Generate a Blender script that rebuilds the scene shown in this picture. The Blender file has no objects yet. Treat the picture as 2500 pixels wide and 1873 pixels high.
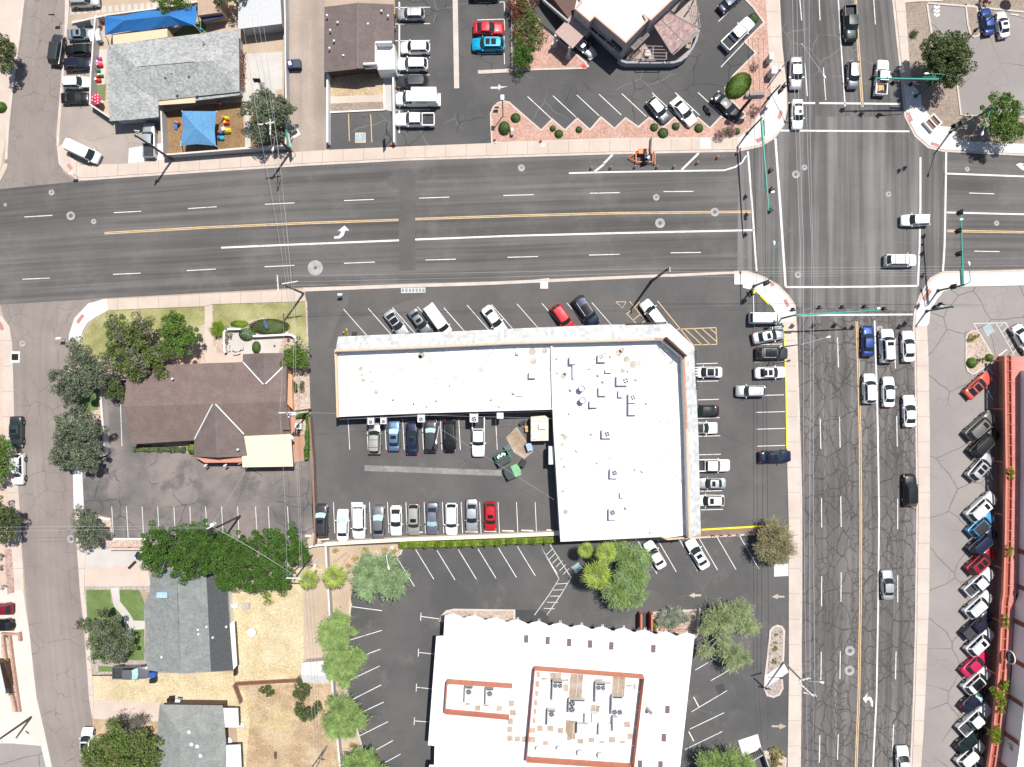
import bpy, bmesh, math, random
import numpy as np
from mathutils import Vector, Matrix
random.seed(7); RNG = np.random.default_rng(7)
sc = bpy.context.scene
COL = sc.collection
# ---- scale: the drone looks straight down from 113 m; one photo pixel is 6.8 cm of ground
S = 0.068; CX, CY = 1250.0, 936.5; H = 113.33
def W(x, y, z=0.0):
    k = S*(H-z)/H
    return Vector(((x-CX)*k, (CY-y)*k, z))
# ---- camera
cam = bpy.data.cameras.new('camera'); camo = bpy.data.objects.new('camera', cam); COL.objects.link(camo)
cam.sensor_width = 36; cam.lens = 24.0; cam.clip_start = 0.5; cam.clip_end = 3000
camo.location = (0, 0, H); camo.rotation_euler = (0, 0, 0)
sc.camera = camo
# ---- light
EL = math.radians(66); AZ = math.atan2(.58, .81)      # sun to the upper right of the picture
world = bpy.data.worlds.new("World"); sc.world = world; world.use_nodes = True
nt = world.node_tree; bg = nt.nodes['Background']
sky = nt.nodes.new('ShaderNodeTexSky'); sky.sky_type = 'NISHITA'; sky.sun_disc = False
sky.sun_elevation = EL; sky.sun_rotation = AZ; sky.dust_density = 1.5; sky.altitude = 350
nt.links.new(sky.outputs[0], bg.inputs[0]); bg.inputs[1].default_value = 0.075
sun = bpy.data.lights.new('sun', 'SUN'); sun.energy = 4.6; sun.angle = math.radians(.53); sun.color = (1, .97, .93)
suno = bpy.data.objects.new('sun', sun); COL.objects.link(suno)
sd = Vector((math.sin(AZ)*math.cos(EL), math.cos(AZ)*math.cos(EL), math.sin(EL)))
suno.rotation_euler = sd.to_track_quat('Z', 'Y').to_euler(); suno.location = sd*150
sc.view_settings.view_transform = 'Standard'; sc.view_settings.look = 'None'
sc.view_settings.exposure = 0.28; sc.view_settings.gamma = 1
sc.cycles.use_denoising = True
sc.cycles.max_bounces = 6; sc.cycles.diffuse_bounces = 3; sc.cycles.glossy_bounces = 2; sc.cycles.transmission_bounces = 2

# ---- materials
def c4(c): return (c[0], c[1], c[2], 1)
class NT:
    def __init__(s, name):
        s.m = bpy.data.materials.new(name); s.m.use_nodes = True; s.t = s.m.node_tree
        s.b = s.t.nodes['Principled BSDF']; s.co = None
    def n(s, ty, **kw):
        o = s.t.nodes.new(ty)
        for k, v in kw.items(): setattr(o, k, v)
        return o
    def l(s, a, b): s.t.links.new(a, b)
    def coord(s, uv=False):
        c = s.n('ShaderNodeTexCoord'); return c.outputs['UV' if uv else 'Object']
    def mapping(s, src, scale=(1, 1, 1), rot=(0, 0, 0)):
        m = s.n('ShaderNodeMapping'); s.l(src, m.inputs[0]); m.inputs['Scale'].default_value = scale; m.inputs['Rotation'].default_value = rot
        return m.outputs[0]
    def noise(s, src, scale, detail=4, rough=.6):
        n = s.n('ShaderNodeTexNoise'); s.l(src, n.inputs['Vector']); n.inputs['Scale'].default_value = scale
        n.inputs['Detail'].default_value = detail; n.inputs['Roughness'].default_value = rough
        return n.outputs[0]
    def ramp(s, src, a, b, lo=0.0, hi=1.0):
        m = s.n('ShaderNodeMapRange', interpolation_type='SMOOTHSTEP'); s.l(src, m.inputs[0])
        for i, v in zip((1, 2, 3, 4), (a, b, lo, hi)): m.inputs[i].default_value = v
        return m.outputs[0]
    def mix(s, f, a, b, mode='MIX'):
        m = s.n('ShaderNodeMix', data_type='RGBA', blend_type=mode)
        if isinstance(f, (int, float)): m.inputs[0].default_value = f
        else: s.l(f, m.inputs[0])
        for i, v in ((6, a), (7, b)):
            if isinstance(v, (tuple, list)): m.inputs[i].default_value = c4(v)
            else: s.l(v, m.inputs[i])
        return m.outputs[2]
    def math(s, op, a, b=0.0):
        m = s.n('ShaderNodeMath', operation=op)
        for i, v in enumerate((a, b)):
            if isinstance(v, (int, float)): m.inputs[i].default_value = v
            else: s.l(v, m.inputs[i])
        return m.outputs[0]
    def fac(s, col, src, a, b, lo, hi):     # multiply colour by a grey from src
        r = s.ramp(src, a, b, lo, hi)
        cc = s.n('ShaderNodeCombineColor'); [s.l(r, cc.inputs[i]) for i in range(3)]
        return s.mix(1.0, col, cc.outputs[0], 'MULTIPLY')
    def bump(s, src, dist=.05, strength=.5):
        b = s.n('ShaderNodeBump'); b.inputs['Strength'].default_value = strength; b.inputs['Distance'].default_value = dist
        s.l(src, b.inputs['Height']); s.l(b.outputs[0], s.b.inputs['Normal'])
    def end(s, col, rough=.85, metal=0, coat=0, spec=.3):
        if isinstance(col, (tuple, list)): s.b.inputs['Base Color'].default_value = c4(col)
        else: s.l(col, s.b.inputs['Base Color'])
        s.b.inputs['Roughness'].default_value = rough; s.b.inputs['Metallic'].default_value = metal
        s.b.inputs['Coat Weight'].default_value = coat; s.b.inputs['Coat Roughness'].default_value = .06
        s.b.inputs['Specular IOR Level'].default_value = spec
        return s.m
    def cracks(s, col, src, scale, width, color, warp=1.2, stretch=(1, 1, 1), keep=(.35, .5), rot=0, amt=1.0):
        wn = s.n('ShaderNodeTexNoise'); s.l(src, wn.inputs['Vector']); wn.inputs['Scale'].default_value = scale*1.3; wn.inputs['Detail'].default_value = 5
        sub = s.n('ShaderNodeVectorMath', operation='SUBTRACT'); s.l(wn.outputs[1], sub.inputs[0]); sub.inputs[1].default_value = (.5, .5, .5)
        ml = s.n('ShaderNodeVectorMath', operation='SCALE'); s.l(sub.outputs[0], ml.inputs[0]); ml.inputs['Scale'].default_value = warp
        ad = s.n('ShaderNodeVectorMath', operation='ADD'); s.l(src, ad.inputs[0]); s.l(ml.outputs[0], ad.inputs[1])
        v = s.n('ShaderNodeTexVoronoi', feature='DISTANCE_TO_EDGE', voronoi_dimensions='2D'); v.inputs['Scale'].default_value = scale
        s.l(s.mapping(ad.outputs[0], stretch, (0, 0, rot)), v.inputs['Vector'])
        m1 = s.ramp(v.outputs[0], width*scale*.35, width*scale, 1, 0)
        m2 = s.ramp(s.noise(src, scale*.45, 2), keep[0], keep[1], 0, amt)
        return s.mix(s.math('MULTIPLY', m1, m2), col, color)
MATS = {}
def plain(name, col, rough=.6, metal=0, coat=0, var=.12, scale=3.0, spec=.4):
    if name in MATS: return MATS[name]
    t = NT(name); co = t.coord()
    c = t.fac(tuple(col), t.noise(co, scale, 4), .3, .7, 1-var, 1+var) if var else tuple(col)
    MATS[name] = t.end(c, rough, metal, coat, spec); return MATS[name]
def ground(name, c1, c2, scale=.12, fine=(9, .25), cracks=(), blot=(), joint=None, streak=None, rough=.9, gravel=0, grass=0, spec=.25, ys=None):
    t = NT(name); co = t.coord()
    c = t.mix(t.ramp(t.noise(co, scale, 6, .65), .34, .66), tuple(c1), tuple(c2))
    if streak:      # traffic wear along the lanes: streak = (uv scale across, amount)
        uv = t.coord(True)
        c = t.fac(c, t.noise(t.mapping(uv, (.012, streak[0], 1)), 1.0, 3, .6), .3, .7, 1-streak[1], 1+streak[1]*1.15)
        c = t.fac(c, t.noise(t.mapping(uv, (.05, streak[0]*3, 1)), 1.0, 2, .6), .3, .7, 1-streak[1]*.4, 1+streak[1]*.4)
    if ys: c = t.fac(c, t.noise(t.mapping(co, (ys[0], .015, 1)), 1.0, 3, .6), .35, .7, 1-ys[1]*.3, 1+ys[1])
    for (col, sc_, a, b, amt) in blot:
        c = t.mix(t.ramp(t.noise(co, sc_, 5, .7), a, b, 0, amt), c, tuple(col))
    if gravel:
        v = t.n('ShaderNodeTexVoronoi'); v.inputs['Scale'].default_value = gravel; t.l(co, v.inputs['Vector'])
        hs = t.n('ShaderNodeSeparateColor'); t.l(v.outputs['Color'], hs.inputs[0])
        c = t.fac(c, hs.outputs[0], 0, 1, .8, 1.2)
    fn = t.noise(co, fine[0], 5, .75)
    c = t.fac(c, fn, .25, .75, 1-fine[1], 1+fine[1])
    if grass:
        c = t.fac(c, t.noise(t.mapping(co, (1, 1, 1)), grass, 6, .85), .3, .7, .8, 1.18)
    for k in cracks: c = t.cracks(c, co, **k)
    if joint:       # (axis, spacing, offset)
        sx = t.n('ShaderNodeSeparateXYZ'); t.l(co, sx.inputs[0])
        w = t.math('PINGPONG', t.math('ADD', sx.outputs[joint[0]], joint[2]+500), joint[1]/2)
        c = t.mix(t.ramp(w, .035, .06, .55, 0), c, tuple(x*.45 for x in c1))
    t.bump(fn, .03, .25)
    MATS[name] = t.end(c, rough, spec=spec); return MATS[name]

# ---- mesh builder
ORG = {}
class MB:
    def __init__(s): s.v = []; s.f = []; s.m = []; s.uv = None
    def add(s, vs, fs, m=0):
        n = len(s.v); s.v += [tuple(v) for v in vs]; s.f += [tuple(i+n for i in f) for f in fs]; s.m += [m]*len(fs); return s
    def box(s, c, sz, rz=0, m=0, rot=None):
        R = rot if rot is not None else Matrix.Rotation(rz, 3, 'Z'); c = Vector(c); hx, hy, hz = sz[0]/2, sz[1]/2, sz[2]/2
        vs = [c + R @ Vector((x*hx, y*hy, z*hz)) for z in (-1, 1) for x, y in ((-1, -1), (1, -1), (1, 1), (-1, 1))]
        return s.add(vs, [(3, 2, 1, 0), (4, 5, 6, 7), (0, 1, 5, 4), (1, 2, 6, 5), (2, 3, 7, 6), (3, 0, 4, 7)], m)
    def prism(s, pts, z0, z1, m=0, mt=None):
        pts = [(p[0], p[1]) for p in pts]
        a = sum(pts[i][0]*pts[(i+1) % len(pts)][1]-pts[(i+1) % len(pts)][0]*pts[i][1] for i in range(len(pts)))
        if a < 0: pts = pts[::-1]
        n = len(pts)
        s.add([(x, y, z0) for x, y in pts]+[(x, y, z1) for x, y in pts],
              [(i, (i+1) % n, n+(i+1) % n, n+i) for i in range(n)] + [tuple(range(n-1, -1, -1))], m)
        k = len(s.v)-n; s.f.append(tuple(range(k, k+n))); s.m.append(m if mt is None else mt); return s
    def sheet(s, pts, z, m=0):
        pts = [(p[0], p[1]) for p in pts]
        a = sum(pts[i][0]*pts[(i+1) % len(pts)][1]-pts[(i+1) % len(pts)][0]*pts[i][1] for i in range(len(pts)))
        if a < 0: pts = pts[::-1]
        return s.add([(x, y, z) for x, y in pts], [tuple(range(len(pts)))], m)
    def tube(s, a, b, r, r2=None, n=8, m=0, cap=True):
        a = Vector(a); b = Vector(b); r2 = r if r2 is None else r2; d = (b-a)
        if d.length < 1e-6: return s
        q = d.to_track_quat('Z', 'Y'); vs = []
        for p, rr in ((a, r), (b, r2)):
            for i in range(n):
                t = 2*math.pi*i/n; vs.append(p + q @ Vector((math.cos(t)*rr, math.sin(t)*rr, 0)))
        fs = [(i, (i+1) % n, n+(i+1) % n, n+i) for i in range(n)]
        if cap: fs += [tuple(range(n-1, -1, -1)), tuple(range(n, 2*n))]
        return s.add(vs, fs, m)
    def path(s, pts, r, r2=None, n=6, m=0):
        k = len(pts)-1; r2 = r if r2 is None else r2
        for i in range(k): s.tube(pts[i], pts[i+1], r+(r2-r)*i/k, r+(r2-r)*(i+1)/k, n, m)
        return s
    def strip(s, pts, w, z, m=0, z1=None):
        """flat band (or a kerb of height z..z1) along a polyline, width w in metres"""
        P = [Vector((p[0], p[1], 0)) for p in pts]; L = []; R = []
        for i, p in enumerate(P):
            d = (P[min(i+1, len(P)-1)]-P[max(i-1, 0)]).normalized(); nn = Vector((-d.y, d.x, 0))
            L.append(p+nn*w/2); R.append(p-nn*w/2)
        n = len(P)
        if z1 is None:
            return s.add([(p.x, p.y, z) for p in L]+[(p.x, p.y, z) for p in R], [(i, n+i, n+i+1, i+1) for i in range(n-1)], m)
        return s.prism([(p.x, p.y) for p in L]+[(p.x, p.y) for p in reversed(R)], z, z1, m)
    def disc(s, c, r, z, m=0, n=24, r0=0):
        if r0 == 0: return s.add([(c[0]+math.cos(2*math.pi*i/n)*r, c[1]+math.sin(2*math.pi*i/n)*r, z) for i in range(n)], [tuple(range(n))], m)
        vs = [(c[0]+math.cos(2*math.pi*i/n)*q, c[1]+math.sin(2*math.pi*i/n)*q, z) for q in (r0, r) for i in range(n)]
        return s.add(vs, [(i, n+i, n+(i+1) % n, (i+1) % n) for i in range(n)], m)
    def dome(s, c, rx, ry, rz, m=0, nu=12, nv=5, jit=0):
        vs = []; fs = []
        for j in range(nv):
            t = j/nv*math.pi/2
            for i in range(nu):
                a = 2*math.pi*i/nu; k = 1+random.uniform(-jit, jit)
                vs.append((c[0]+math.cos(a)*math.cos(t)*rx*k, c[1]+math.sin(a)*math.cos(t)*ry*k, c[2]+math.sin(t)*rz*k))
        vs.append((c[0], c[1], c[2]+rz))
        for j in range(nv-1):
            fs += [(j*nu+i, j*nu+(i+1) % nu, (j+1)*nu+(i+1) % nu, (j+1)*nu+i) for i in range(nu)]
        fs += [((nv-1)*nu+i, (nv-1)*nu+(i+1) % nu, nv*nu) for i in range(nu)]
        return s.add(vs, fs, m)
    def mesh(s, name, mats, off=(0, 0, 0), smooth=False, bevel=0):
        me = bpy.data.meshes.new(name)
        me.from_pydata([(v[0]-off[0], v[1]-off[1], v[2]-off[2]) for v in s.v], [], s.f)
        for m in mats: me.materials.append(m)
        me.polygons.foreach_set('material_index', s.m)
        if bevel:
            bm = bmesh.new(); bm.from_mesh(me)
            bmesh.ops.bevel(bm, geom=bm.edges[:], offset=bevel, segments=2, affect='EDGES', clamp_overlap=True)
            bm.to_mesh(me); bm.free()
        if smooth:
            me.polygons.foreach_set('use_smooth', [True]*len(me.polygons)); me.set_sharp_from_angle(angle=math.radians(38))
        me.update(); return me
    def build(s, name, mats, parent=None, smooth=False, local=False, bevel=0, org=None):
        if not isinstance(mats, (list, tuple)): mats = [mats]
        if local or (parent is None and org is None): off = Vector((0, 0, 0))
        elif parent is not None: off = ORG.get(parent.name, Vector((0, 0, 0)))
        else: off = Vector(org)
        me = s.mesh(name, mats, off, smooth, bevel)
        o = bpy.data.objects.new(name, me); COL.objects.link(o)
        if parent is not None: o.parent = parent
        elif org is not None: o.location = off
        ORG[o.name] = off
        return o
def tag(o, label=None, cat=None, group=None, kind=None):
    if label: o['label'] = label
    if cat: o['category'] = cat
    if group: o['group'] = group
    if kind: o['kind'] = kind
    return o
def thing(name, label, cat, loc, group=None, rz=0):
    o = bpy.data.objects.new(name, None); o.empty_display_size = .3; COL.objects.link(o)
    o.location = loc; o.rotation_euler = (0, 0, rz); ORG[o.name] = Vector(loc)
    return tag(o, label, cat, group)
def one(mb, name, mats, label, cat, group=None, smooth=False, bevel=0):
    """a thing that is one mesh, origin at its base"""
    xs = [v[0] for v in mb.v]; ys = [v[1] for v in mb.v]; zs = [v[2] for v in mb.v]
    o = mb.build(name, mats, org=((min(xs)+max(xs))/2, (min(ys)+max(ys))/2, min(zs)), smooth=smooth, bevel=bevel)
    return tag(o, label, cat, group)
def struct(mb, name, mats):
    return tag(mb.build(name, mats), kind='structure')
def G(pts, z=0): return [W(x, y, z) for x, y in pts]
def copy_tree(o, parent=None):
    c = o.copy(); COL.objects.link(c); c.parent = parent
    for ch in o.children: copy_tree(ch, c)
    return c
def arc(cx, cy, r, a0, a1, n=8, ry=None):
    ry = r if ry is None else ry
    return [(cx+math.cos(math.radians(a0+(a1-a0)*i/n))*r, cy-math.sin(math.radians(a0+(a1-a0)*i/n))*ry) for i in range(n+1)]
# ================= GROUND =================
ASPH = ground('asphalt_main', (.1, .095, .09), (.132, .124, .117), .05, (14, .16), streak=(13, .22), blot=[((.24, .23, .22), 1.6, .7, .8, .6), ((.17, .155, .145), .1, .5, .7, .5)])
ASPH_X = ground('asphalt_junction', (.108, .103, .098), (.14, .132, .125), .06, (12, .16), ys=(.6, .6), blot=[((.2, .195, .19), .3, .6, .78, .45)],
                cracks=[dict(scale=.12, width=.1, color=(.2, .195, .19), warp=2.5, keep=(.52, .62), amt=.5)])
ASPH_N = ground('asphalt_avenue_north', (.096, .092, .088), (.128, .121, .115), .06, (14, .15), streak=(14, .26),
                cracks=[dict(scale=.22, width=.12, color=(.22, .21, .2), warp=1.8, keep=(.5, .6), amt=.5)])
ASPH_S = ground('asphalt_avenue_south', (.118, .11, .104), (.15, .139, .131), .06, (14, .14), streak=(14, .26),
                cracks=[dict(scale=.4, width=.12, color=(.055, .052, .05), warp=1.5, stretch=(1.15, .8, 1), keep=(.34, .44), amt=.75), dict(scale=.3, width=.14, color=(.06, .057, .055), warp=1.2, stretch=(1.6, .35, 1), keep=(.4, .5), amt=.6),
                        dict(scale=.75, width=.11, color=(.06, .057, .055), warp=.7, keep=(.48, .56), amt=.7)])
ASPH_W = ground('asphalt_side_street', (.225, .19, .172), (.275, .235, .213), .07, (10, .14), streak=(8, .06),
                cracks=[dict(scale=.33, width=.07, color=(.11, .09, .08), warp=2.4, keep=(.42, .55), amt=.55)], blot=[((.12, .105, .1), .5, .62, .8, .4)])
LOT_DARK = ground('asphalt_parking_dark', (.08, .078, .076), (.113, .108, .104), .07, (12, .2),
                  cracks=[dict(scale=.14, width=.11, color=(.19, .19, .19), warp=3.2, keep=(.5, .6), amt=.55), dict(scale=.2, width=.1, color=(.03, .03, .03), warp=2.6, keep=(.5, .58), amt=.6)],
                  blot=[((.155, .155, .155), .22, .58, .8, .55), ((.17, .17, .17), 1.4, .66, .85, .4)])
LOT_MAIN = ground('asphalt_parking_centre', (.093, .09, .087), (.13, .123, .117), .06, (12, .18), blot=[((.18, .172, .163), .18, .56, .78, .5), ((.2, .19, .18), 1.5, .66, .82, .4), ((.05, .05, .05), .35, .68, .8, .4)],
                  cracks=[dict(scale=.09, width=.08, color=(.05, .05, .05), warp=3, keep=(.55, .65), amt=.5)])
LOT_SOUTH = ground('asphalt_parking_south', (.08, .079, .078), (.117, .112, .108), .06, (12, .22), blot=[((.175, .16, .148), .16, .54, .76, .7), ((.21, .2, .19), 1.1, .62, .8, .5)],
                   cracks=[dict(scale=.16, width=.07, color=(.18, .18, .18), warp=3, keep=(.55, .62), amt=.4)])
LOT_BROWN = ground('asphalt_parking_worn', (.13, .121, .117), (.255, .215, .195), .085, (9, .2), blot=[((.105, .102, .1), .14, .5, .64, .8)],
                   cracks=[dict(scale=.25, width=.1, color=(.06, .055, .053), warp=2.4, keep=(.48, .56), amt=.7)])
LOT_PINK = ground('asphalt_parking_pale', (.262, .235, .22), (.305, .275, .257), .07, (9, .1), blot=[((.16, .14, .135), .6, .7, .8, .4)],
                  cracks=[dict(scale=.15, width=.11, color=(.14, .12, .11), warp=1.8, keep=(.34, .45), amt=.8), dict(scale=.4, width=.06, color=(.16, .14, .13), warp=1.6, keep=(.5, .6), amt=.5)])
DIRT = ground('dirt', (.36, .27, .2), (.42, .33, .255), .1, (6, .2), blot=[((.26, .2, .16), .35, .6, .75, .5)])
ALLEY = ground('alley_dirt', (.33, .27, .225), (.4, .335, .285), .12, (5, .2), blot=[((.42, .3, .2), .25, .55, .7, .5), ((.22, .19, .17), .5, .62, .75, .5)], ys=(.16, -.3))
TAN_DIRT = ground('yard_dirt', (.42, .325, .235), (.49, .39, .29), .2, (6, .18), blot=[((.28, .21, .15), .5, .6, .75, .5)])
BARK = ground('bark_chips', (.21, .13, .065), (.27, .175, .095), .3, (9, .3), gravel=7)
PINKG = ground('pink_gravel', (.43, .26, .2), (.5, .31, .25), .2, (10, .25), gravel=5.5)
BEIGEG = ground('beige_gravel', (.42, .33, .27), (.5, .4, .33), .2, (9, .3), gravel=4.5)
GREYG = ground('grey_gravel', (.33, .28, .25), (.41, .35, .31), .2, (9, .3), gravel=5)
NEDIRT = ground('brown_gravel', (.26, .205, .165), (.33, .265, .215), .15, (9, .2), gravel=6)
DRY1 = ground('dry_grass_pale', (.48, .385, .225), (.6, .5, .33), .3, (4, .3), grass=2.2, blot=[((.36, .34, .19), .2, .56, .7, .5), ((.5, .385, .28), .1, .54, .66, .9)])
DRY2 = ground('dry_grass_brown', (.36, .25, .15), (.5, .385, .25), .3, (4, .32), grass=2.2, blot=[((.5, .42, .2), .12, .56, .7, .7), ((.27, .17, .08), .18, .6, .75, .6)])
LAWN = ground('lawn_green', (.11, .165, .05), (.16, .225, .08), .3, (5, .2), grass=4)
LAWN2 = ground('lawn_thin', (.22, .22, .085), (.38, .35, .17), .2, (5, .2), grass=3, blot=[((.47, .4, .22), .25, .55, .7, .8)])
TURF = ground('turf', (.14, .17, .07), (.17, .2, .09), .3, (5, .15), grass=4)
WALKX = ground('sidewalk', (.5, .41, .34), (.56, .47, .395), .2, (7, .08), joint=(0, 3.4, .6), blot=[((.4, .34, .3), .5, .62, .8, .35)])
WALKY = ground('sidewalk_avenue', (.5, .42, .36), (.57, .49, .425), .2, (7, .08), joint=(1, 4.2, 1.1), blot=[((.4, .35, .31), .5, .62, .8, .35)])
NEWC = ground('new_concrete', (.62, .59, .56), (.68, .655, .62), .3, (7, .05), blot=[((.5, .45, .4), .4, .62, .8, .3)])
CONC = ground('concrete_pad', (.47, .44, .4), (.54, .51, .47), .2, (6, .08), blot=[((.36, .33, .3), .4, .6, .8, .4)])
PINKC = ground('driveway_concrete', (.5, .405, .34), (.57, .47, .4), .2, (6, .08), blot=[((.58, .44, .3), .3, .58, .75, .4)])
CREAMC = ground('cream_concrete', (.58, .51, .45), (.64, .575, .51), .2, (6, .06), blot=[((.5, .43, .37), .3, .6, .8, .4)])
KERBC = ground('kerb_concrete', (.5, .42, .36), (.58, .5, .44), .5, (8, .12))
PAVEB = ground('brick_paving', (.35, .235, .2), (.42, .29, .245), .3, (8, .15), gravel=3)
STAINC = ground('stained_concrete', (.3, .22, .15), (.45, .38, .31), .3, (5, .2), blot=[((.25, .16, .09), .4, .5, .7, .7)])
WPAINT = ground('white_paint', (.62, .61, .59), (.75, .74, .72), .6, (6, .15), cracks=[dict(scale=1.2, width=.05, color=(.25, .25, .25), warp=.6, keep=(.5, .6), amt=.7)], rough=.7)
WPAINTW = ground('white_paint_worn', (.42, .415, .4), (.66, .65, .63), .8, (5, .35), rough=.8, blot=[((.14, .14, .14), 1.6, .56, .66, .7)])
YPAINT = ground('yellow_line_paint', (.58, .4, .2), (.66, .47, .27), .8, (6, .2), blot=[((.2, .17, .13), 1.3, .6, .7, .6)], rough=.7)
YKERB = ground('yellow_kerb_paint', (.72, .62, .02), (.8, .7, .04), .8, (6, .12), rough=.6)
REDPAV = ground('red_tactile_paving', (.42, .2, .17), (.48, .24, .21), .5, (10, .1))
REDK = ground('red_kerb_paint', (.62, .06, .06), (.7, .09, .08), .5, (6, .1))
BLUEP = ground('blue_sign_paint', (.27, .38, .42), (.36, .46, .5), .8, (6, .25), blot=[((.1, .1, .1), 2, .6, .7, .6)])
PATCH = ground('asphalt_patch', (.055, .056, .057), (.07, .07, .07), .2, (12, .15))
PATCH2 = ground('asphalt_old_patch', (.1, .093, .087), (.125, .115, .108), .2, (12, .15))
PALE = ground('pale_scuffed_asphalt', (.2, .197, .185), (.28, .27, .25), .6, (7, .25), blot=[((.1, .1, .1), .8, .56, .7, .8)])

m = MB(); m.sheet([(-900, -900), (900, -900), (900, 900), (-900, 900)], -.004); struct(m, 'ground', DIRT)
def sheet(name, mat, pts, z): m = MB(); m.sheet(G(pts), z); return struct(m, name, mat)
def slab(name, mats, pts, z1, z0=-.02): m = MB(); m.prism(G(pts), z0, z1); return struct(m, name, mats)

# base colour fields
sheet('parking_lot', LOT_DARK, [(965, -350), (1905, -350), (1908, 30), (1925, 290), (1800, 352), (1000, 366), (803, 372), (801, 274), (963, 266)], .004)
sheet('alley', ALLEY, [(690, -350), (792, -350), (792, 180), (803, 180), (803, 372), (735, 376), (695, 372)], .004)
sheet('parking_lot', LOT_MAIN, [(741, 704), (1790, 664), (1862, 676), (1925, 740), (1930, 941), (1932, 1100), (1934, 1283), (1600, 1300), (1372, 1330), (1000, 1345), (770, 1352), (762, 1250), (758, 1000), (750, 740)], .004)
sheet('parking_lot', LOT_SOUTH, [(985, 1331), (1362, 1318), (1500, 1322), (1700, 1316), (1934, 1283), (1935, 1473), (1932, 1835), (1925, 2400), (1000, 2400), (905, 1873), (889, 1842), (877, 1799), (848, 1690), (840, 1618), (848, 1521), (854, 1473), (862, 1430), (915, 1370), (968, 1359)], .008)
sheet('parking_lot', LOT_BROWN, [(179, 1147), (201, 1145), (245, 1110), (248, 940), (305, 930), (320, 1080), (475, 1110), (758, 1110), (764, 1250), (768, 1345), (737, 1332), (690, 1330), (275, 1316), (272, 1265), (210, 1250), (182, 1248)], .004)
sheet('parking_lot', LOT_PINK, [(2262, 700), (2302, 690), (2500, 690), (3300, 690), (3300, 2400), (2230, 2400), (2240, 1873), (2255, 1473), (2256, 1050), (2255, 869)], .004)
sheet('brown_gravel_bed', NEDIRT, [(2195, -350), (3300, -350), (3300, 400), (2290, 390), (2215, 290), (2205, 100)], .004)
sheet('parking_lot', LOT_PINK, [(2268, 8), (2360, 14), (2500, 30), (3300, 60), (3300, 300), (2345, 280), (2338, 205), (2290, 190), (2275, 100)], .008)
# north-west plots
sheet('yard_dirt', TAN_DIRT, [(180, -350), (690, -350), (697, 370), (395, 385), (240, 300), (180, 120)], .004)
sheet('bark_play_area', BARK, [(396, 275), (500, 255), (590, 250), (600, 358), (398, 378)], .012)
sheet('bark_play_area', BARK, [(612, 285), (640, 280), (696, 280), (696, 355), (612, 362)], .016)
sheet('forecourt', ground('forecourt_asphalt', (.3, .255, .22), (.37, .315, .275), .1, (8, .12), blot=[((.42, .33, .25), .2, .55, .7, .6)], cracks=[dict(scale=.22, width=.06, color=(.16, .14, .12), warp=2, keep=(.45, .55), amt=.6)]),
      [(152, 60), (232, 60), (218, 255), (270, 292), (395, 300), (395, 372), (315, 385), (312, 404), (215, 408), (165, 400), (145, 350), (146, 260), (150, 193)], .012)
sheet('concrete_pad', CONC, [(596, 132), (689, 126), (689, 218), (636, 222), (600, 226)], .012)
sheet('concrete_pad', CONC, [(590, 226), (636, 223), (674, 219), (674, 238), (612, 250), (612, 360), (598, 362), (600, 258)], .014)
sheet('concrete_pad', CONC, [(262, 120), (252, 255), (235, 250), (240, 120)], .016)
sheet('turf_strip', TURF, [(236, 207), (259, 206), (257, 246), (234, 243)], .02)
sheet('driveway', NEWC, [(315, 362), (393, 350), (398, 386), (440, 384), (440, 393), (313, 400)], .016)
m = MB()
for i in range(15):
    x = 172+i*15.5
    m.sheet(G([(x, 37-i*1.1), (x+10, 36-i*1.1), (x+9, 20-i*1.1), (x-1, 21-i*1.1)]), .02)
struct(m, 'stepping_slabs', CONC)
sheet('turf_strip', TURF, [(455, 60), (503, 48), (503, 84), (410, 92)], .016)
# plot of the brown-roofed building (north)
sheet('dry_lawn', DRY2, [(806, 178), (940, 178), (940, 236), (806, 236)], .012)
sheet('path', PINKC, [(806, 236), (937, 231), (937, 248), (806, 253)], .016)
sheet('brown_gravel_bed', NEDIRT, [(806, 253), (937, 248), (937, 268), (806, 274)], .016)
sheet('path', CONC, [(937, 178), (957, 178), (957, 272), (940, 268), (934, 250)], .02)
# brown shingle building's plot (west)
sheet('beige_gravel_bed', BEIGEG, [(300, 770), (500, 748), (750, 735), (758, 1000), (740, 1100), (700, 1110), (380, 910), (170, 1140), (172, 830)], .001)
sheet('thin_lawn', LAWN2, [(200, 835), (205, 812), (232, 778), (265, 759), (350, 755), (500, 748), (500, 790), (440, 815), (330, 850), (225, 885), (198, 880)], .012)
sheet('lawn', LAWN2, [(519, 744), (744, 737), (750, 840), (735, 835), (705, 812), (690, 790), (640, 775), (560, 800), (519, 812)], .012)
sheet('lawn', LAWN, [(195, 940), (245, 940), (240, 1000), (196, 1010)], .008)
sheet('path', PINKC, [(500, 748), (519, 743), (519, 845), (529, 845), (529, 862), (593, 864), (593, 885), (503, 888), (500, 850)], .016)
sheet('patio', CONC, [(547, 812), (614, 808), (690, 820), (680, 865), (593, 866), (550, 860)], .02)
sheet('brick_paving', ground('salmon_paving', (.42, .24, .17), (.48, .28, .2), .3, (8, .12)), [(702, 905), (716, 905), (722, 1060), (742, 1060), (742, 1125), (716, 1128), (700, 1060)], .012)
sheet('beige_gravel_bed', BEIGEG, [(240, 1272), (270, 1265), (276, 1316), (350, 1318), (350, 1342), (200, 1344), (190, 1330), (236, 1300)], .012)
m = MB()
for pts in ([(276, 1316), (356, 1316)], [(232, 1263), (270, 1268)], [(745, 1308), (760, 1308)]): m.strip(G(pts), .35, 0, z1=.14)
struct(m, 'kerb', NEWC)
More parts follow.
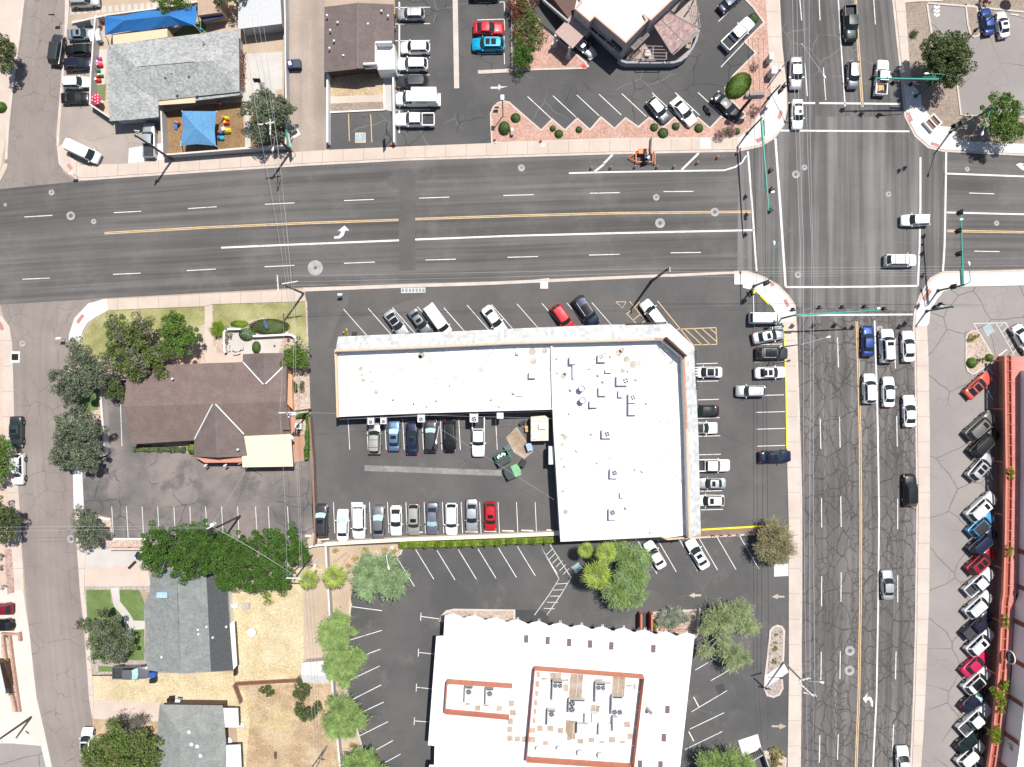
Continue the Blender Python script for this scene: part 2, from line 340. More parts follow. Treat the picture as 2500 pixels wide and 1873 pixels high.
# front yards of the two grey houses
sheet('driveway', PINKC, [(190, 1345), (352, 1345), (368, 1430), (196, 1432)], .012)
sheet('driveway', CONC, [(196, 1340), (350, 1342), (350, 1380), (200, 1384)], .016)
sheet('grey_gravel_bed', GREYG, [(196, 1432), (368, 1430), (368, 1445), (226, 1450), (222, 1610), (212, 1610), (200, 1500)], .012)
sheet('lawn', LAWN, [(210, 1440), (270, 1440), (272, 1473), (300, 1478), (302, 1610), (226, 1611), (213, 1500)], .016)
sheet('lawn', LAWN, [(292, 1440), (340, 1440), (352, 1470), (352, 1612), (300, 1612), (300, 1480), (290, 1470)], .016)
sheet('path', CONC, [(270, 1435), (291, 1435), (293, 1468), (318, 1500), (326, 1515), (354, 1516), (354, 1536), (322, 1538), (312, 1580), (303, 1612), (288, 1612), (290, 1590), (310, 1545), (300, 1505), (278, 1480)], .02)
sheet('grey_gravel_bed', GREYG, [(213, 1612), (358, 1612), (365, 1650), (218, 1650)], .012)
sheet('lawn', LAWN, [(240, 1626), (280, 1627), (280, 1640), (241, 1640)], .016)
sheet('dry_lawn', DRY1, [(218, 1648), (570, 1640), (572, 1670), (576, 1722), (390, 1716), (222, 1710)], .012)
sheet('yard_dirt', TAN_DIRT, [(225, 1650), (566, 1648), (570, 1690), (228, 1690)], .008)
sheet('driveway', PINKC, [(222, 1708), (392, 1716), (390, 1762), (228, 1755)], .014)
sheet('dry_lawn', DRY2, [(226, 1755), (392, 1762), (392, 1900), (232, 1900)], .012)
# back yards
sheet('dry_lawn', DRY1, [(556, 1400), (700, 1380), (845, 1390), (858, 1473), (846, 1640), (812, 1670), (574, 1672), (565, 1540)], .012)
sheet('dry_lawn', DRY2, [(570, 1672), (812, 1670), (830, 1873), (850, 2100), (585, 2100), (585, 1873)], .016)
sheet('dry_lawn', DRY1, [(570, 1680), (598, 1690), (610, 1760), (600, 1873), (585, 1873)], .02)
sheet('yard_dirt', TAN_DIRT, [(740, 1400), (800, 1400), (804, 1640), (742, 1640)], .016)
sheet('yard_dirt', TAN_DIRT, [(735, 1340), (765, 1300), (795, 1335), (985, 1328), (975, 1350), (965, 1362), (912, 1372), (858, 1432), (852, 1473), (846, 1520), (838, 1618), (846, 1690), (875, 1799), (903, 1873), (960, 2100), (840, 2100), (826, 1873), (806, 1640), (797, 1400)], .013)
# west side of the side street
sheet('driveway', CREAMC, [(-600, 1430), (55, 1430), (62, 1480), (72, 1545), (89, 1702), (106, 1775), (127, 1873), (140, 1950), (-600, 1950)], .012)
sheet('forecourt', LOT_PINK, [(-600, 1812), (30, 1815), (100, 1821), (112, 1873), (125, 1950), (-600, 1950)], .016)
sheet('beige_gravel_bed', ground('pink_sand', (.5, .37, .3), (.58, .45, .37), .2, (6, .1)), [(-600, 460), (-40, 700), (0, 790), (8, 840), (9, 1020), (19, 1195), (28, 1316), (40, 1430), (-600, 1430)], .004)
sheet('beige_gravel_bed', BEIGEG, [(2, 1553), (20, 1553), (40, 1700), (44, 1738), (30, 1738), (22, 1680), (4, 1600)], .02)
sheet('brick_paving', PAVEB, [(10, 1340), (28, 1340), (36, 1446), (18, 1452)], .016)
sheet('path', PINKC, [(-600, -350), (66, -350), (61, 0), (48, 109), (36, 193), (20, 300), (0, 420), (-600, 420)], .004)

# ---- roads
def road(name, mat, up, lo, z):
    """ribbon between two pixel polylines with the same number of points; u in metres, v across"""
    A = G(up); B = G(lo); nn = 12; vs = []; uvs = []; d = 0; fs = []
    for i in range(len(A)):
        if i: d += (A[i]-A[i-1]).length
        for j in range(nn+1):
            p = A[i].lerp(B[i], j/nn); vs.append((p.x, p.y, z)); uvs.append((d, j/nn))
    for i in range(len(A)-1):
        for j in range(nn): k = i*(nn+1)+j; fs.append((k, k+1, k+nn+2, k+nn+1))
    m = MB(); m.add(vs, fs); o = struct(m, name, mat)
    uvl = o.data.uv_layers.new(name='uv')
    for lp in o.data.loops: uvl.data[lp.index].uv = uvs[lp.vertex_index]
    return o
road('side_street', ASPH_W, [(61, -400), (61, 0), (48, 109), (36, 193), (23, 314), (8, 420), (-6, 470), (-6, 720), (10, 780), (31, 838), (36, 1014), (46, 1188), (53, 1316), (62, 1440), (72, 1545), (89, 1702), (106, 1775), (127, 1873), (190, 2150)],
     [(172, -400), (167, 0), (157, 109), (151, 193), (141, 326), (155, 420), (200, 450), (262, 715), (215, 760), (172, 816), (168, 1000), (181, 1148), (188, 1316), (194, 1436), (204, 1545), (218, 1702), (228, 1775), (245, 1873), (300, 2150)], .006)
road('avenue', ASPH_N, [(1902, -400), (1903, 0), (1911, 116), (1922, 217), (1923, 290), (1926, 400)],
     [(2179, -400), (2179, 0), (2190, 116), (2202, 217), (2210, 290), (2215, 400)], .010)
road('avenue', ASPH_S, [(1938, 660), (1943, 745), (1947, 800), (1952, 990), (1956, 1100), (1959, 1219), (1959, 1450), (1958, 1594), (1955, 1873), (1945, 2400)],
     [(2238, 660), (2232, 745), (2229, 800), (2234, 990), (2236, 1100), (2237, 1243), (2235, 1450), (2232, 1594), (2221, 1873), (2190, 2400)], .012)
road('main_road', ASPH, [(-600, 520), (0, 462), (210, 441), (309, 434), (500, 421), (746, 405), (1000, 392), (1169, 387), (1500, 377), (1802, 371), (2302, 371), (2500, 381), (3300, 420)],
     [(-600, 790), (0, 744), (217, 731), (300, 726), (500, 715), (741, 702), (1000, 693), (1169, 688), (1500, 674), (1800, 662), (2302, 662), (2500, 659), (3300, 640)], .014)
sheet('junction', ASPH_X, [(1802, 371), (1860, 358), (1890, 340), (1912, 310), (1924, 285), (2208, 285), (2232, 333), (2265, 362), (2302, 371), (2302, 662), (2270, 678), (2244, 721), (2238, 760), (1942, 750), (1925, 720), (1900, 695), (1865, 675), (1823, 661), (1800, 662)], .018)

# ---- sidewalks (raised)
slab('sidewalk', [WALKX], [(-600, 500), (-600, 490), (-60, 440), (0, 425), (10, 400), (20, 400), (17, 414), (0, 446), (-60, 465)], .12)
slab('sidewalk', [WALKX], [(160, 350), (175, 385), (200, 404), (310, 400), (440, 385), (600, 377), (720, 372), (815, 366), (1000, 358), (1200, 350), (1500, 341), (1802, 339), (1802, 365), (1500, 371), (1169, 381), (1000, 386), (746, 399), (500, 415), (309, 428), (210, 435), (190, 433), (157, 409), (149, 395), (145, 357)], .13)
slab('gutter', [KERBC], [(145, 357), (149, 395), (157, 409), (190, 433), (210, 435), (309, 428), (500, 415), (746, 399), (1000, 386), (1169, 381), (1500, 371), (1802, 365), (1802, 371), (1500, 377), (1169, 387), (1000, 392), (746, 405), (500, 421), (309, 434), (210, 441), (190, 439), (155, 414), (144, 400), (139, 357)], .05)
slab('sidewalk', [NEWC], [(1802, 339), (1830, 318), (1856, 280), (1876, 255), (1885, 225), (1917, 217), (1918.5, 266), (1911, 303), (1891, 331), (1857, 353), (1802, 365)], .132)
slab('sidewalk', [WALKY], [(1885, 225), (1880, 160), (1876, 100), (1871, 0), (1871, -400), (1900, -400), (1900, 0), (1906, 116), (1917, 217)], .13)
slab('gutter', [KERBC], [(1900, -400), (1900, 0), (1906, 116), (1917, 217), (1918.5, 266), (1911, 303), (1891, 331), (1857, 353), (1802, 365), (1802, 371), (1860, 358), (1895, 335), (1915, 305), (1922.5, 266), (1921, 217), (1910, 116), (1904, 0), (1904, -400)], .05)
slab('sidewalk', [WALKY], [(2184, -400), (2184, 0), (2206, 208), (2248, 208), (2224.5, 198), (2217, 121), (2212.5, 60), (2209, 8), (2240, 5), (2300, 4), (2300, -2), (2209, -4), (2209, -400)], .13)
slab('sidewalk', [NEWC], [(2206, 208), (2213, 285), (2237, 330), (2268, 357), (2302, 366), (2500, 376), (3300, 400), (3300, 380), (2500, 352), (2440, 350), (2350, 345), (2338, 336), (2321, 311), (2293, 309), (2266, 280), (2249, 256), (2247.5, 232), (2226, 207)], .132)
slab('gutter', [KERBC], [(2177.5, -400), (2177.5, 0), (2200, 208), (2207.6, 285), (2232, 333), (2265, 362), (2302, 371), (2500, 381), (3300, 410), (3300, 400), (2500, 376), (2302, 366), (2268, 357), (2237, 330), (2213, 285), (2206, 208), (2184, 0), (2184, -400)], .05)
slab('sidewalk', [NEWC], [(3300, 650), (2500, 664), (2398, 667), (2302, 668), (2275, 683), (2250, 724), (2236, 764), (2233, 796), (2262, 796), (2267, 790), (2270, 763), (2285, 734), (2302, 712), (2338, 700.6), (2500, 697), (3300, 690)], .132)
slab('sidewalk', [WALKY], [(2233, 796), (2237, 869), (2240, 1100), (2241.6, 1243), (2239, 1450), (2238, 1545), (2233, 1714), (2226, 1873), (2195, 2400), (2215, 2400), (2247.5, 1873), (2253.5, 1787), (2259.5, 1666), (2267, 1473), (2269, 1291), (2269, 1050), (2265.6, 869), (2262, 796)], .13)
slab('gutter', [KERBC], [(3300, 645), (2500, 658), (2398, 661), (2302, 662), (2270, 678), (2244, 721), (2230.6, 762), (2228, 800), (2232, 869), (2235, 1100), (2236.6, 1243), (2234, 1450), (2233, 1545), (2228, 1714), (2221, 1873), (2190, 2400), (2195, 2400), (2226, 1873), (2233, 1714), (2238, 1545), (2239, 1450), (2241.6, 1243), (2240, 1100), (2237, 869), (2233, 796), (2236, 764), (2250, 724), (2275, 683), (2302, 668), (2398, 667), (2500, 664), (3300, 650)], .05)
slab('sidewalk', [NEWC], [(1792, 668), (1823, 667), (1862, 681), (1896, 701), (1920, 725), (1936, 749), (1939, 785), (1905, 785), (1896, 770), (1886, 750), (1855, 721), (1838, 709), (1813, 703), (1813, 695), (1792, 695)], .132)
slab('sidewalk', [WALKY], [(1939, 785), (1940, 800), (1946.5, 990), (1950, 1100), (1953, 1219), (1953, 1450), (1952, 1594), (1950, 1873), (1940, 2400), (1915, 2400), (1922.5, 1835), (1925, 1666), (1925, 1473), (1925, 1279), (1920, 1091), (1917.6, 941), (1914, 835), (1913, 796), (1905, 785)], .13)
slab('gutter', [KERBC], [(1792, 662), (1823, 661), (1865, 675), (1900, 695), (1925, 720), (1942, 745), (1945, 800), (1951.5, 990), (1955, 1100), (1958, 1219), (1958, 1450), (1957.5, 1594), (1955, 1873), (1945, 2400), (1940, 2400), (1950, 1873), (1952, 1594), (1953, 1450), (1953, 1219), (1950, 1100), (1946.5, 990), (1940, 800), (1936, 749), (1920, 725), (1896, 701), (1862, 681), (1823, 667), (1792, 668)], .05)
slab('gutter', [KERBC], [(741, 703), (1000, 694), (1169, 689), (1500, 675), (1792, 663), (1792, 669), (1500, 682), (1169, 697), (1000, 702), (741, 712)], .06)
slab('sidewalk', [WALKX], [(261, 731), (500, 719), (745, 706), (746, 736), (519, 743), (500, 748), (350, 754), (265, 758)], .13)
slab('sidewalk', [NEWC], [(261, 730), (217, 741), (183, 777), (170, 816), (169, 832), (195, 832), (203, 809), (214, 789), (234, 775), (265, 758)], .132)
slab('sidewalk', [WALKY], [(167, 893), (178, 893), (180, 966), (196, 1000), (205, 1145), (179, 1147), (169, 966)], .11)
slab('sidewalk', [NEWC], [(179, 1147), (201, 1145), (206, 1248), (181, 1248)], .112)
slab('sidewalk', [WALKY], [(181, 1248), (206, 1250), (210, 1340), (206, 1440), (213, 1500), (223, 1618), (230, 1710), (226, 1755), (218, 1702), (208, 1545), (196, 1436), (188, 1330)], .11)
slab('sidewalk', [WALKY], [(0, 838), (7, 842), (9, 1014), (19, 1195), (28, 1316), (38, 1440), (60, 1440), (53, 1316), (46, 1188), (36, 1014), (31, 838), (24, 797), (0, 765), (-60, 730), (-600, 790), (-600, 830), (-60, 780), (0, 820)], .12)
slab('kerb', [KERBC], [(166, -400), (174, -400), (172, 0), (160, 120), (156, 193), (146, 330), (145, 357), (139, 357), (139, 326), (150, 193), (158, 100)], .10)
slab('kerb', [KERBC], [(61, -400), (61, 0), (48, 109), (36, 193), (23, 314), (19, 390), (13, 390), (16, 314), (28, 193), (40, 109), (53, 0), (53, -400)], .10)
# tactile and drive details
m = MB()
for a in ([(163, 405), (170, 399), (180, 411), (173, 417)], [(187, 785), (201, 767), (208, 771), (193, 792)], [(0, 785), (4, 786), (12, 804), (4, 808), (0, 800)],
          [(1843, 341), (1861, 334), (1866, 341), (1848, 351)], [(1901, 273), (1907, 269), (1911, 278), (1903, 293), (1897, 290)],
          [(2212, 276), (2219, 275), (2228, 295), (2220, 299)], [(2272, 347), (2292, 353), (2290, 361), (2270, 354)],
          [(2249, 729), (2266, 705), (2274, 712), (2257, 737)], [(1911, 733), (1919, 730), (1927, 746), (1920, 751)], [(1878, 692), (1885, 689), (1891, 697), (1882, 701)]):
    m.sheet(G(a), .138)
struct(m, 'tactile_paving', REDPAV)
# planted beds with kerbs
def bed(mat, pts, h=.12, kw=.28, km=KERBC):
    m = MB(); m.prism(G(pts), -.02, h-.03); struct(m, 'planting_bed', mat)
    m = MB(); P = G(pts+[pts[0], pts[1]])
    for i in range(len(pts)):
        a, b = P[i], P[i+1]; d = (b-a).normalized(); m.box(((a.x+b.x)/2, (a.y+b.y)/2, h/2), ((b-a).length+kw*.9, kw, h+.001*(i % 3)), math.atan2(d.y, d.x))
    struct(m, 'kerb', km)
bed([PINKG], [(1201, 350), (1198, 278), (1205, 262), (1216, 252), (1230, 248), (1243, 251), (1270, 275), (1321, 319), (1348, 292), (1379, 319), (1409, 290), (1440, 318), (1467, 287), (1500, 315), (1527, 289), (1558, 311), (1585, 288), (1620, 311), (1646, 288), (1675, 312), (1703, 288), (1733, 314), (1760, 285), (1795, 306), (1820, 280), (1812, 272), (1770, 230), (1770, 215), (1790, 185), (1845, 130), (1818, 103), (1865, 56), (1838, 18), (1820, 0), (1760, -60), (1790, -80), (1871, 0), (1876, 100), (1880, 160), (1884, 228), (1874, 255), (1854, 280), (1828, 316), (1802, 337), (1500, 340)])
bed([PINKG], [(1248, -60), (1251, 172), (1430, 167), (1436, 162), (1330, 68), (1300, 30), (1265, -60)])
bed([PINKG], [(1205, 349), (1212, 349), (1208, 340)], .13)
bed([BEIGEG], [(2358, 825), (2362, 815), (2372, 808), (2384, 808), (2390, 814), (2420, 865), (2425, 880), (2412, 890), (2380, 911), (2372, 913), (2362, 905), (2358, 890)])
bed([NEDIRT], [(2357, 12), (2384, 18), (2393, 80), (2388, 88), (2378, 91), (2368, 84), (2362, 60)], .12)
bed([GREYG], [(1880, 1540), (1886, 1532), (1897, 1527), (1908, 1530), (1914, 1540), (1912, 1600), (1908, 1650), (1910, 1680), (1902, 1695), (1888, 1701), (1873, 1697), (1866, 1680), (1868, 1650), (1874, 1600)], .13, km=ground('pale_pink_kerb', (.56, .43, .38), (.62, .5, .45), .5, (8, .1)))
bed([BEIGEG], [(1074, 1520), (1078, 1504), (1090, 1492), (1108, 1488), (1256, 1490), (1256, 1515), (1085, 1515)], .13)
bed([BEIGEG], [(1591, 1496), (1640, 1491), (1708, 1489), (1703, 1545), (1697, 1556), (1640, 1545), (1606, 1542)], .13)
bed([BEIGEG], [(1862, 1836), (1880, 1832), (1900, 1838), (1918, 1852), (1915, 1900), (1880, 1900)], .12)
m = MB()
for pts in ([(858, 1473), (848, 1521), (840, 1618), (848, 1690), (877, 1799), (889, 1842), (903, 1873), (930, 1950)], [(968, 1359), (915, 1371), (885, 1395)], [(982, 1340), (978, 1352), (968, 1358), (950, 1362), (936, 1362), (925, 1352), (917, 1343)],
            [(2262, 8), (2276, 100), (2290, 130)], [(2336, 205), (2345, 281), (2400, 285), (3300, 300)], [(2262, 8), (2360, 16), (2500, 30)]):
    m.strip(G(pts), .3, 0, z1=.13)
m.strip(G([(1167, 177), (1250, 173)]), .6, 0, z1=.13); m.strip(G([(1108, -200), (1113, 100), (1115, 216)]), .85, 0, z1=.05)
struct(m, 'kerb', KERBC)
m = MB(); m.strip(G([(1913, 800), (1914.5, 835), (1918, 941), (1920.5, 1095)]), .22, .0, z1=.16); m.strip(G([(1712, 1293), (1888, 1283)]), .28, 0, z1=.16)
m.strip(G([(1856, 722), (1876, 743)]), .25, 0, z1=.16); m.strip(G([(1856, 722), (1876, 743)]), .25, 0, z1=.16) if 0 else None
struct(m, 'painted_kerb', YKERB)
sheet('brick_paving', ground('red_brown_gravel', (.2, .13, .1), (.26, .18, .14), .3, (8, .2)), [(1712, 1296), (1890, 1286), (1888, 1298), (1712, 1310)], .012)
m = MB(); m.prism(G([(1426, 158), (1435, 167), (1422, 168), (1418, 160)]), 0, .15); struct(m, 'painted_kerb', REDK)

# ---- painted markings
ZM = .0215
def lines(name, mat, items, z=ZM):
    m = MB()
    for pts, w in items: m.strip(G(pts), w, z)
    return struct(m, name, mat)
def dash(x0, y0, x1, y1, w=.13): return ([(x0, y0), (x1, y1)], w)
D = [dash(278, 519.5, 345, 516), dash(459, 509.5, 529, 505), dash(647, 499, 719, 495.5), dash(840, 490, 913, 487), dash(1023, 484, 1097, 481.5), dash(1229, 477.5, 1303, 475.5), dash(1440, 472, 1513, 470.5), dash(1620, 468, 1693, 467.5),
     dash(276, 670, 343, 667), dash(456, 661, 527, 657), dash(646, 651.5, 719, 648), dash(840, 643, 915, 640), dash(1039, 635, 1113, 633), dash(1239, 628.5, 1314, 626.5), dash(1438, 623, 1513, 621), dash(1637, 617.5, 1711, 616.5),
     dash(2366, 471.5, 2427, 473.5), dash(2379, 613.5, 2440, 614.5), dash(60, 530, 128, 526), dash(55, 682, 122, 679),
     ([(540, 605), (700, 598), (974, 587)], .3), ([(1014, 585), (1250, 576), (1500, 569.5), (1840, 562)], .3), ([(1389, 423), (1500, 420), (1768, 416), (1795, 408), (1812, 396), (1822, 380)], .26),
     ([(2312, 424), (2500, 431), (2700, 440)], .28), ([(2311, 519), (2500, 523.5), (2700, 530)], .28),
     ([(1476, 400), (1451, 420)], .32), ([(1496, 377), (1473, 401)], .32), ([(1706, 374), (1664, 415)], .32),
     # crosswalks and stop bars
     ([(1826, 370), (1836, 500), (1847, 662)], .3), ([(1893, 338), (1906, 520), (1918, 700)], .36), ([(1918, 701), (2020, 701), (2120, 700), (2241, 698)], .3),
     ([(2247, 384), (2247, 500), (2245, 600), (2241, 698)], .3), ([(2310, 372), (2308, 500), (2306, 600), (2302, 662)], .3),
     ([(1905, 319), (2220, 321)], .28), ([(2000, 252), (2198, 254)], .3), ([(1925, 252), (1990, 252)], .3), ([(1945, 770), (2022, 769), (2228, 768)], .3),
     # avenue dashes
     dash(2044.5, 824, 2047, 897, .14), dash(2049.5, 1018, 2051, 1093, .14), dash(2002, 1022, 2004, 1096, .14), dash(2052.5, 1212, 2053.5, 1287, .14), dash(2005.5, 1216, 2006, 1288, .14), dash(2053.5, 1397, 2053, 1470, .14), dash(2006, 1407, 2005.5, 1480, .14),
     dash(2051.5, 1589, 2050.5, 1658, .14), dash(2005, 1591, 2004, 1660, .14), dash(2046.5, 1792, 2044.5, 1855, .14), dash(2001.5, 1795, 2000, 1862, .14),
     dash(2185, 870, 2186, 900, .14), dash(2189, 1016, 2190.5, 1090, .14), dash(2191.5, 1218, 2191.5, 1292, .14), dash(2191.5, 1405, 2191.5, 1470, .14), dash(2187.5, 1591, 2186, 1658, .14), dash(2181.5, 1769, 2179, 1835, .14),
     ([(2135, 783), (2139, 900), (2143, 1050), (2146, 1250), (2144, 1473), (2140, 1700), (2131, 1880), (2120, 2100)], .26),
     dash(2131, -30, 2137, 60, .14), dash(1950, -30, 1957, 50, .14), dash(1965, 155, 1971, 235, .14), dash(1999, -20, 2002, 50, .14), dash(2010, 165, 2016, 245, .14), ([(2043, -60), (2054, 120), (2063, 260)], .2)]
lines('lane_marking', WPAINT, D)
Y = []
for dy in (-1.6, 1.9):
    Y += [([(255, 569.5+dy), (500, 555.5+dy), (740, 545+dy), (973, 537+dy)], .14), ([(1014, 535+dy), (1250, 527+dy), (1500, 520.5+dy), (1836, 517+dy)], .14), ([(2312, 564+dy), (2500, 567+dy), (2700, 571+dy)], .14)]
for dx in (-2.4, 1.6):
    Y += [([(2092+dx, 785), (2096+dx, 900), (2100+dx, 1050), (2102+dx, 1250), (2101+dx, 1473), (2097+dx, 1700), (2090+dx, 1880), (2080+dx, 2100)], .15), ([(2086+dx, -60), (2095+dx, 100), (2106+dx, 262)], .15)]
lines('centre_line', YPAINT, Y)
# turn arrows
m = MB()
def arrow(pts): m.sheet(G(pts), ZM)
arrow([(815, 578), (828, 576), (834, 565), (825, 564), (841, 551), (853, 563), (843, 563), (839, 575), (830, 582), (817, 583)])
arrow([(2128, 1725.5), (2131, 1726), (2131, 1713), (2127, 1703), (2120, 1700.5), (2116, 1704.5), (2118, 1692.5), (2106, 1705.5), (2113.5, 1716.5), (2117.5, 1709), (2122.5, 1709), (2125.5, 1716)])
arrow([(2495, 415), (2480, 402), (2490, 398), (2500, 400), (2496, 404), (2512, 414), (2512, 419)])
struct(m, 'turn_arrow', WPAINT)
# parking bay lines
P = []
def bays(a, b, n, off, w=.11):      # n lines from a, stepping to b, each running by off
    for i in range(n):
        t = i/(n-1) if n > 1 else 0; x = a[0]+(b[0]-a[0])*t; y = a[1]+(b[1]-a[1])*t; P.append(([(x, y), (x+off[0], y+off[1])], w))
for x, y in ((839, 755), (899, 753), (958, 751), (1019, 749), (1084, 752), (1140, 745), (1200, 744), (1262, 742), (1323, 741), (1384, 740), (1445, 739)): P.append(([(x, y), (x+58, y+66)], .11))
for i, (x, y, L) in enumerate([(1288, 236, 58), (1350, 234, 56), (1408, 232, 55), (1462, 230, 55), (1518, 229, 60), (1592, 227, 60), (1648, 226, 60), (1704, 226, 60)]): P.append(([(x, y), (x+L, y+L*.93)], .13))
P += [([(1754, 53), (1805, 2)], .13), ([(1757, 107), (1812, 50)], .13), ([(1760, 164), (1817, 104)], .13)]
for y in (18, 58, 99, 140, 183, 222, 268): P.append(([(965, y+1), (1050, y)], .12))
P += [([(975, 5), (975, 325)], .25)]
for y in (6, 48, 90, 131): P += [([(1165, y+1), (1231, y-1)], .12), ([(1231, y-1), (1232, y+26)], .12)]
for x in (850, 895, 939, 983, 1030, 1075, 1120, 1210): P.append(([(x, 1023), (x+4, 1098)], .11))
for x in (814, 858, 902, 946, 991, 1035.5, 1080, 1126, 1171, 1216, 1261, 1306.5): P.append(([(x, 1226), (x+3.5, 1302)], .11))
for y, x0, x1 in ((887, 1700, 1752), (930, 1702, 1754), (975, 1703, 1755), (1020, 1703, 1757), (1064, 1705, 1758), (1109, 1706, 1760), (1198, 1710, 1763), (1243.5, 1711, 1765)): P.append(([(x0, y+1.5), (x1, y)], .12))
for y, x0, x1 in ((799, 1841, 1908), (841, 1842, 1910), (883, 1843, 1912), (965, 1845, 1914), (1006, 1846, 1916), (1047, 1847, 1917), (1088.5, 1848, 1917), (1130, 1849, 1921)): P.append(([(x0, y+1), (x1, y-1)], .12))
P += [([(1839, 715), (1841, 799)], .13)]
for x, y in ((968, 1360), (1015, 1342), (1067, 1344), (1119, 1342), (1167, 1340), (1217, 1338), (1263, 1334), (1317, 1330)): P.append(([(x, y), (x+44, y+72)], .12))
P += [([(1343, 1330), (1394, 1410), (1374, 1445), (1335, 1502)], .1), ([(1317, 1330), (1365, 1413), (1342, 1450), (1305, 1502)], .1)]
for i in range(6): t = i/6; P.append(([(1332+46*t*1.1, 1357+55*t), (1349+46*t*1.05, 1340+55*t*1.05)], .09))
for i in range(5): t = i/5; P.append(([(1358-38*t, 1426+74*t), (1386-40*t, 1424+78*t)], .09))
for x, y in ((1558, 1322), (1605, 1317), (1658, 1316), (1706, 1313), (1751, 1312), (1806, 1309)): P.append(([(x, y), (x+46, y+79)], .12))
for a in ((858, 1481, 933, 1491), (850, 1564, 932, 1539), (843, 1616, 929, 1585), (851, 1662, 927, 1626), (854, 1711, 931, 1672), (864, 1748, 937, 1714), (877, 1797, 947, 1762), (918, 1831, 959, 1808), (934, 1865, 978, 1841)): P.append(([(a[0], a[1]), (a[2], a[3])], .12))
for a in ((1702, 1585, 1760, 1556), (1697, 1636, 1765, 1597), (1735, 1662, 1780, 1636), (1688, 1738, 1775, 1686), (1684, 1780, 1768, 1740), (1672, 1830, 1763, 1786)): P.append(([(a[0], a[1]), (a[2], a[3])], .12))
for a in ((1028, 1505, 1072, 1511), (1022, 1593, 1062, 1597), (1017, 1678, 1056, 1682), (1012, 1760, 1050, 1763)): P += [([(a[0], a[1]), (a[2], a[3])], .12), ([(a[0], a[1]-9), (a[0]-1, a[1]+10)], .12)]
for i, x in enumerate((273, 309, 347, 385, 424.5, 463.5, 502, 541, 580, 624, 655, 702)): P.append(([(x, 1237), (x+4, 1313)], .1))
P += [([(294, 975), (298, 1090)], .1)]
lines('bay_marking', WPAINT, P, .0245)
PK = [([(2377, 790), (2455, 788)], .1), ([(2455, 788), (2480, 835)], .1), ([(2377, 790), (2422, 868)], .1), ([(2432, 789), (2476, 868)], .1), ([(2400, 800), (2415, 791), (2427, 808), (2411, 821), (2400, 800)], .1)]
for i in range(6): PK.append(([(2438+i*7, 800+i*12.5), (2449+i*7.5, 789+i*11)], .08))
PK += [([(1405+0*x, 0), (1405, 0)], .0) for x in ()]
for i in range(3): PK.append(([(2280.5, 15+i*9.5), (2287, 20+i*9.5), (2293.5, 15+i*9.5)], .42))
lines('bay_marking', WPAINT, PK, .026)
YB = [([(1652, 804), (1748, 800)], .14), ([(1748, 800), (1750, 841)], .14), ([(1750, 841), (1692, 842)], .14), ([(1605, 735), (1693, 843)], .14)]
for x0, y0, x1, y1 in ((1673, 804, 1714, 842), (1695, 804, 1734, 842), (1714, 803, 1749, 834), (1733, 802, 1748, 815)): YB.append(([(x0, y0), (x1, y1)], .13))
YB += [([(1537, 736), (1590, 800)], .12), ([(1529, 765), (1556, 793)], .12), ([(1531, 766), (1562, 737)], .12), ([(1547, 781), (1563, 767)], .12), ([(1568, 788), (1580, 780)], .12), ([(1503, 737), (1528, 737)], .1), ([(1503, 737), (1520, 752), (1528, 738)], .1)]
YB += [([(851, 278), (853, 345)], .13), ([(905, 280), (908, 348)], .13)]
lines('bay_marking', YPAINT, YB, .0245)
m = MB(); m.sheet(G([(867, 324), (893, 324), (893, 349), (867, 349)]), .0265); struct(m, 'accessible_sign_border', YPAINT)
m = MB(); m.sheet(G([(869, 326), (891, 326), (891, 347), (869, 347)]), .0305); m.sheet(G([(1394, 1385), (1412, 1373), (1421, 1386), (1405, 1401)]), .0305)
m.sheet(G([(2402, 801), (2414, 793), (2425, 807), (2411, 819)]), .0305); struct(m, 'accessible_sign_panel', BLUEP)
def wheelchair(px, py, k, rot, mat=WPAINTW):
    R = Matrix.Rotation(rot, 2); m = MB()
    def q(pts, w): m.strip([(W(px, py).x+(R@Vector(p)).x*k, W(px, py).y+(R@Vector(p)).y*k) for p in pts], w*k, .0345)
    q([(math.cos(t)*.32-.05, math.sin(t)*.32-.25) for t in [i*.5+2.2 for i in range(9)]], .09)
    q([(-.1, .35), (-.08, -.05), (.2, -.05), (.35, -.38), (.48, -.36)], .1); q([(-.08, .15), (.18, .15)], .08)
    m.disc((W(px, py).x+(R@Vector((-.1, .5))).x*k, W(px, py).y+(R@Vector((-.1, .5))).y*k), .11*k, .0345, n=12); struct(m, 'accessible_symbol', mat)
wheelchair(880, 337, 1.0, 0); wheelchair(2413, 806, .8, .5); wheelchair(1408, 1387, .8, .6)
m = MB()
m.sheet(G([(1198, 212), (1216, 212), (1216, 207), (1221, 207), (1222, 211), (1241, 211), (1222, 216), (1219, 221), (1215, 217), (1198, 217)]), .0245)
struct(m, 'direction_arrow', WPAINTW)
YA = ground('faded_arrow_paint', (.4, .33, .25), (.5, .42, .33), .5, (6, .2))
m = MB()
m.sheet(G([(1884, 1771), (1903, 1771), (1903, 1766), (1920, 1773), (1903, 1781), (1903, 1776), (1884, 1775)]), .0245)
m.sheet(G([(1712, 1451), (1696, 1451), (1696, 1447), (1682, 1454), (1696, 1460), (1696, 1456), (1712, 1456)]), .0245)
m.sheet(G([(1915, 1455), (1899, 1454), (1899, 1450), (1884, 1457), (1899, 1463), (1899, 1459), (1915, 1459)]), .0245)
struct(m, 'direction_arrow', YA)
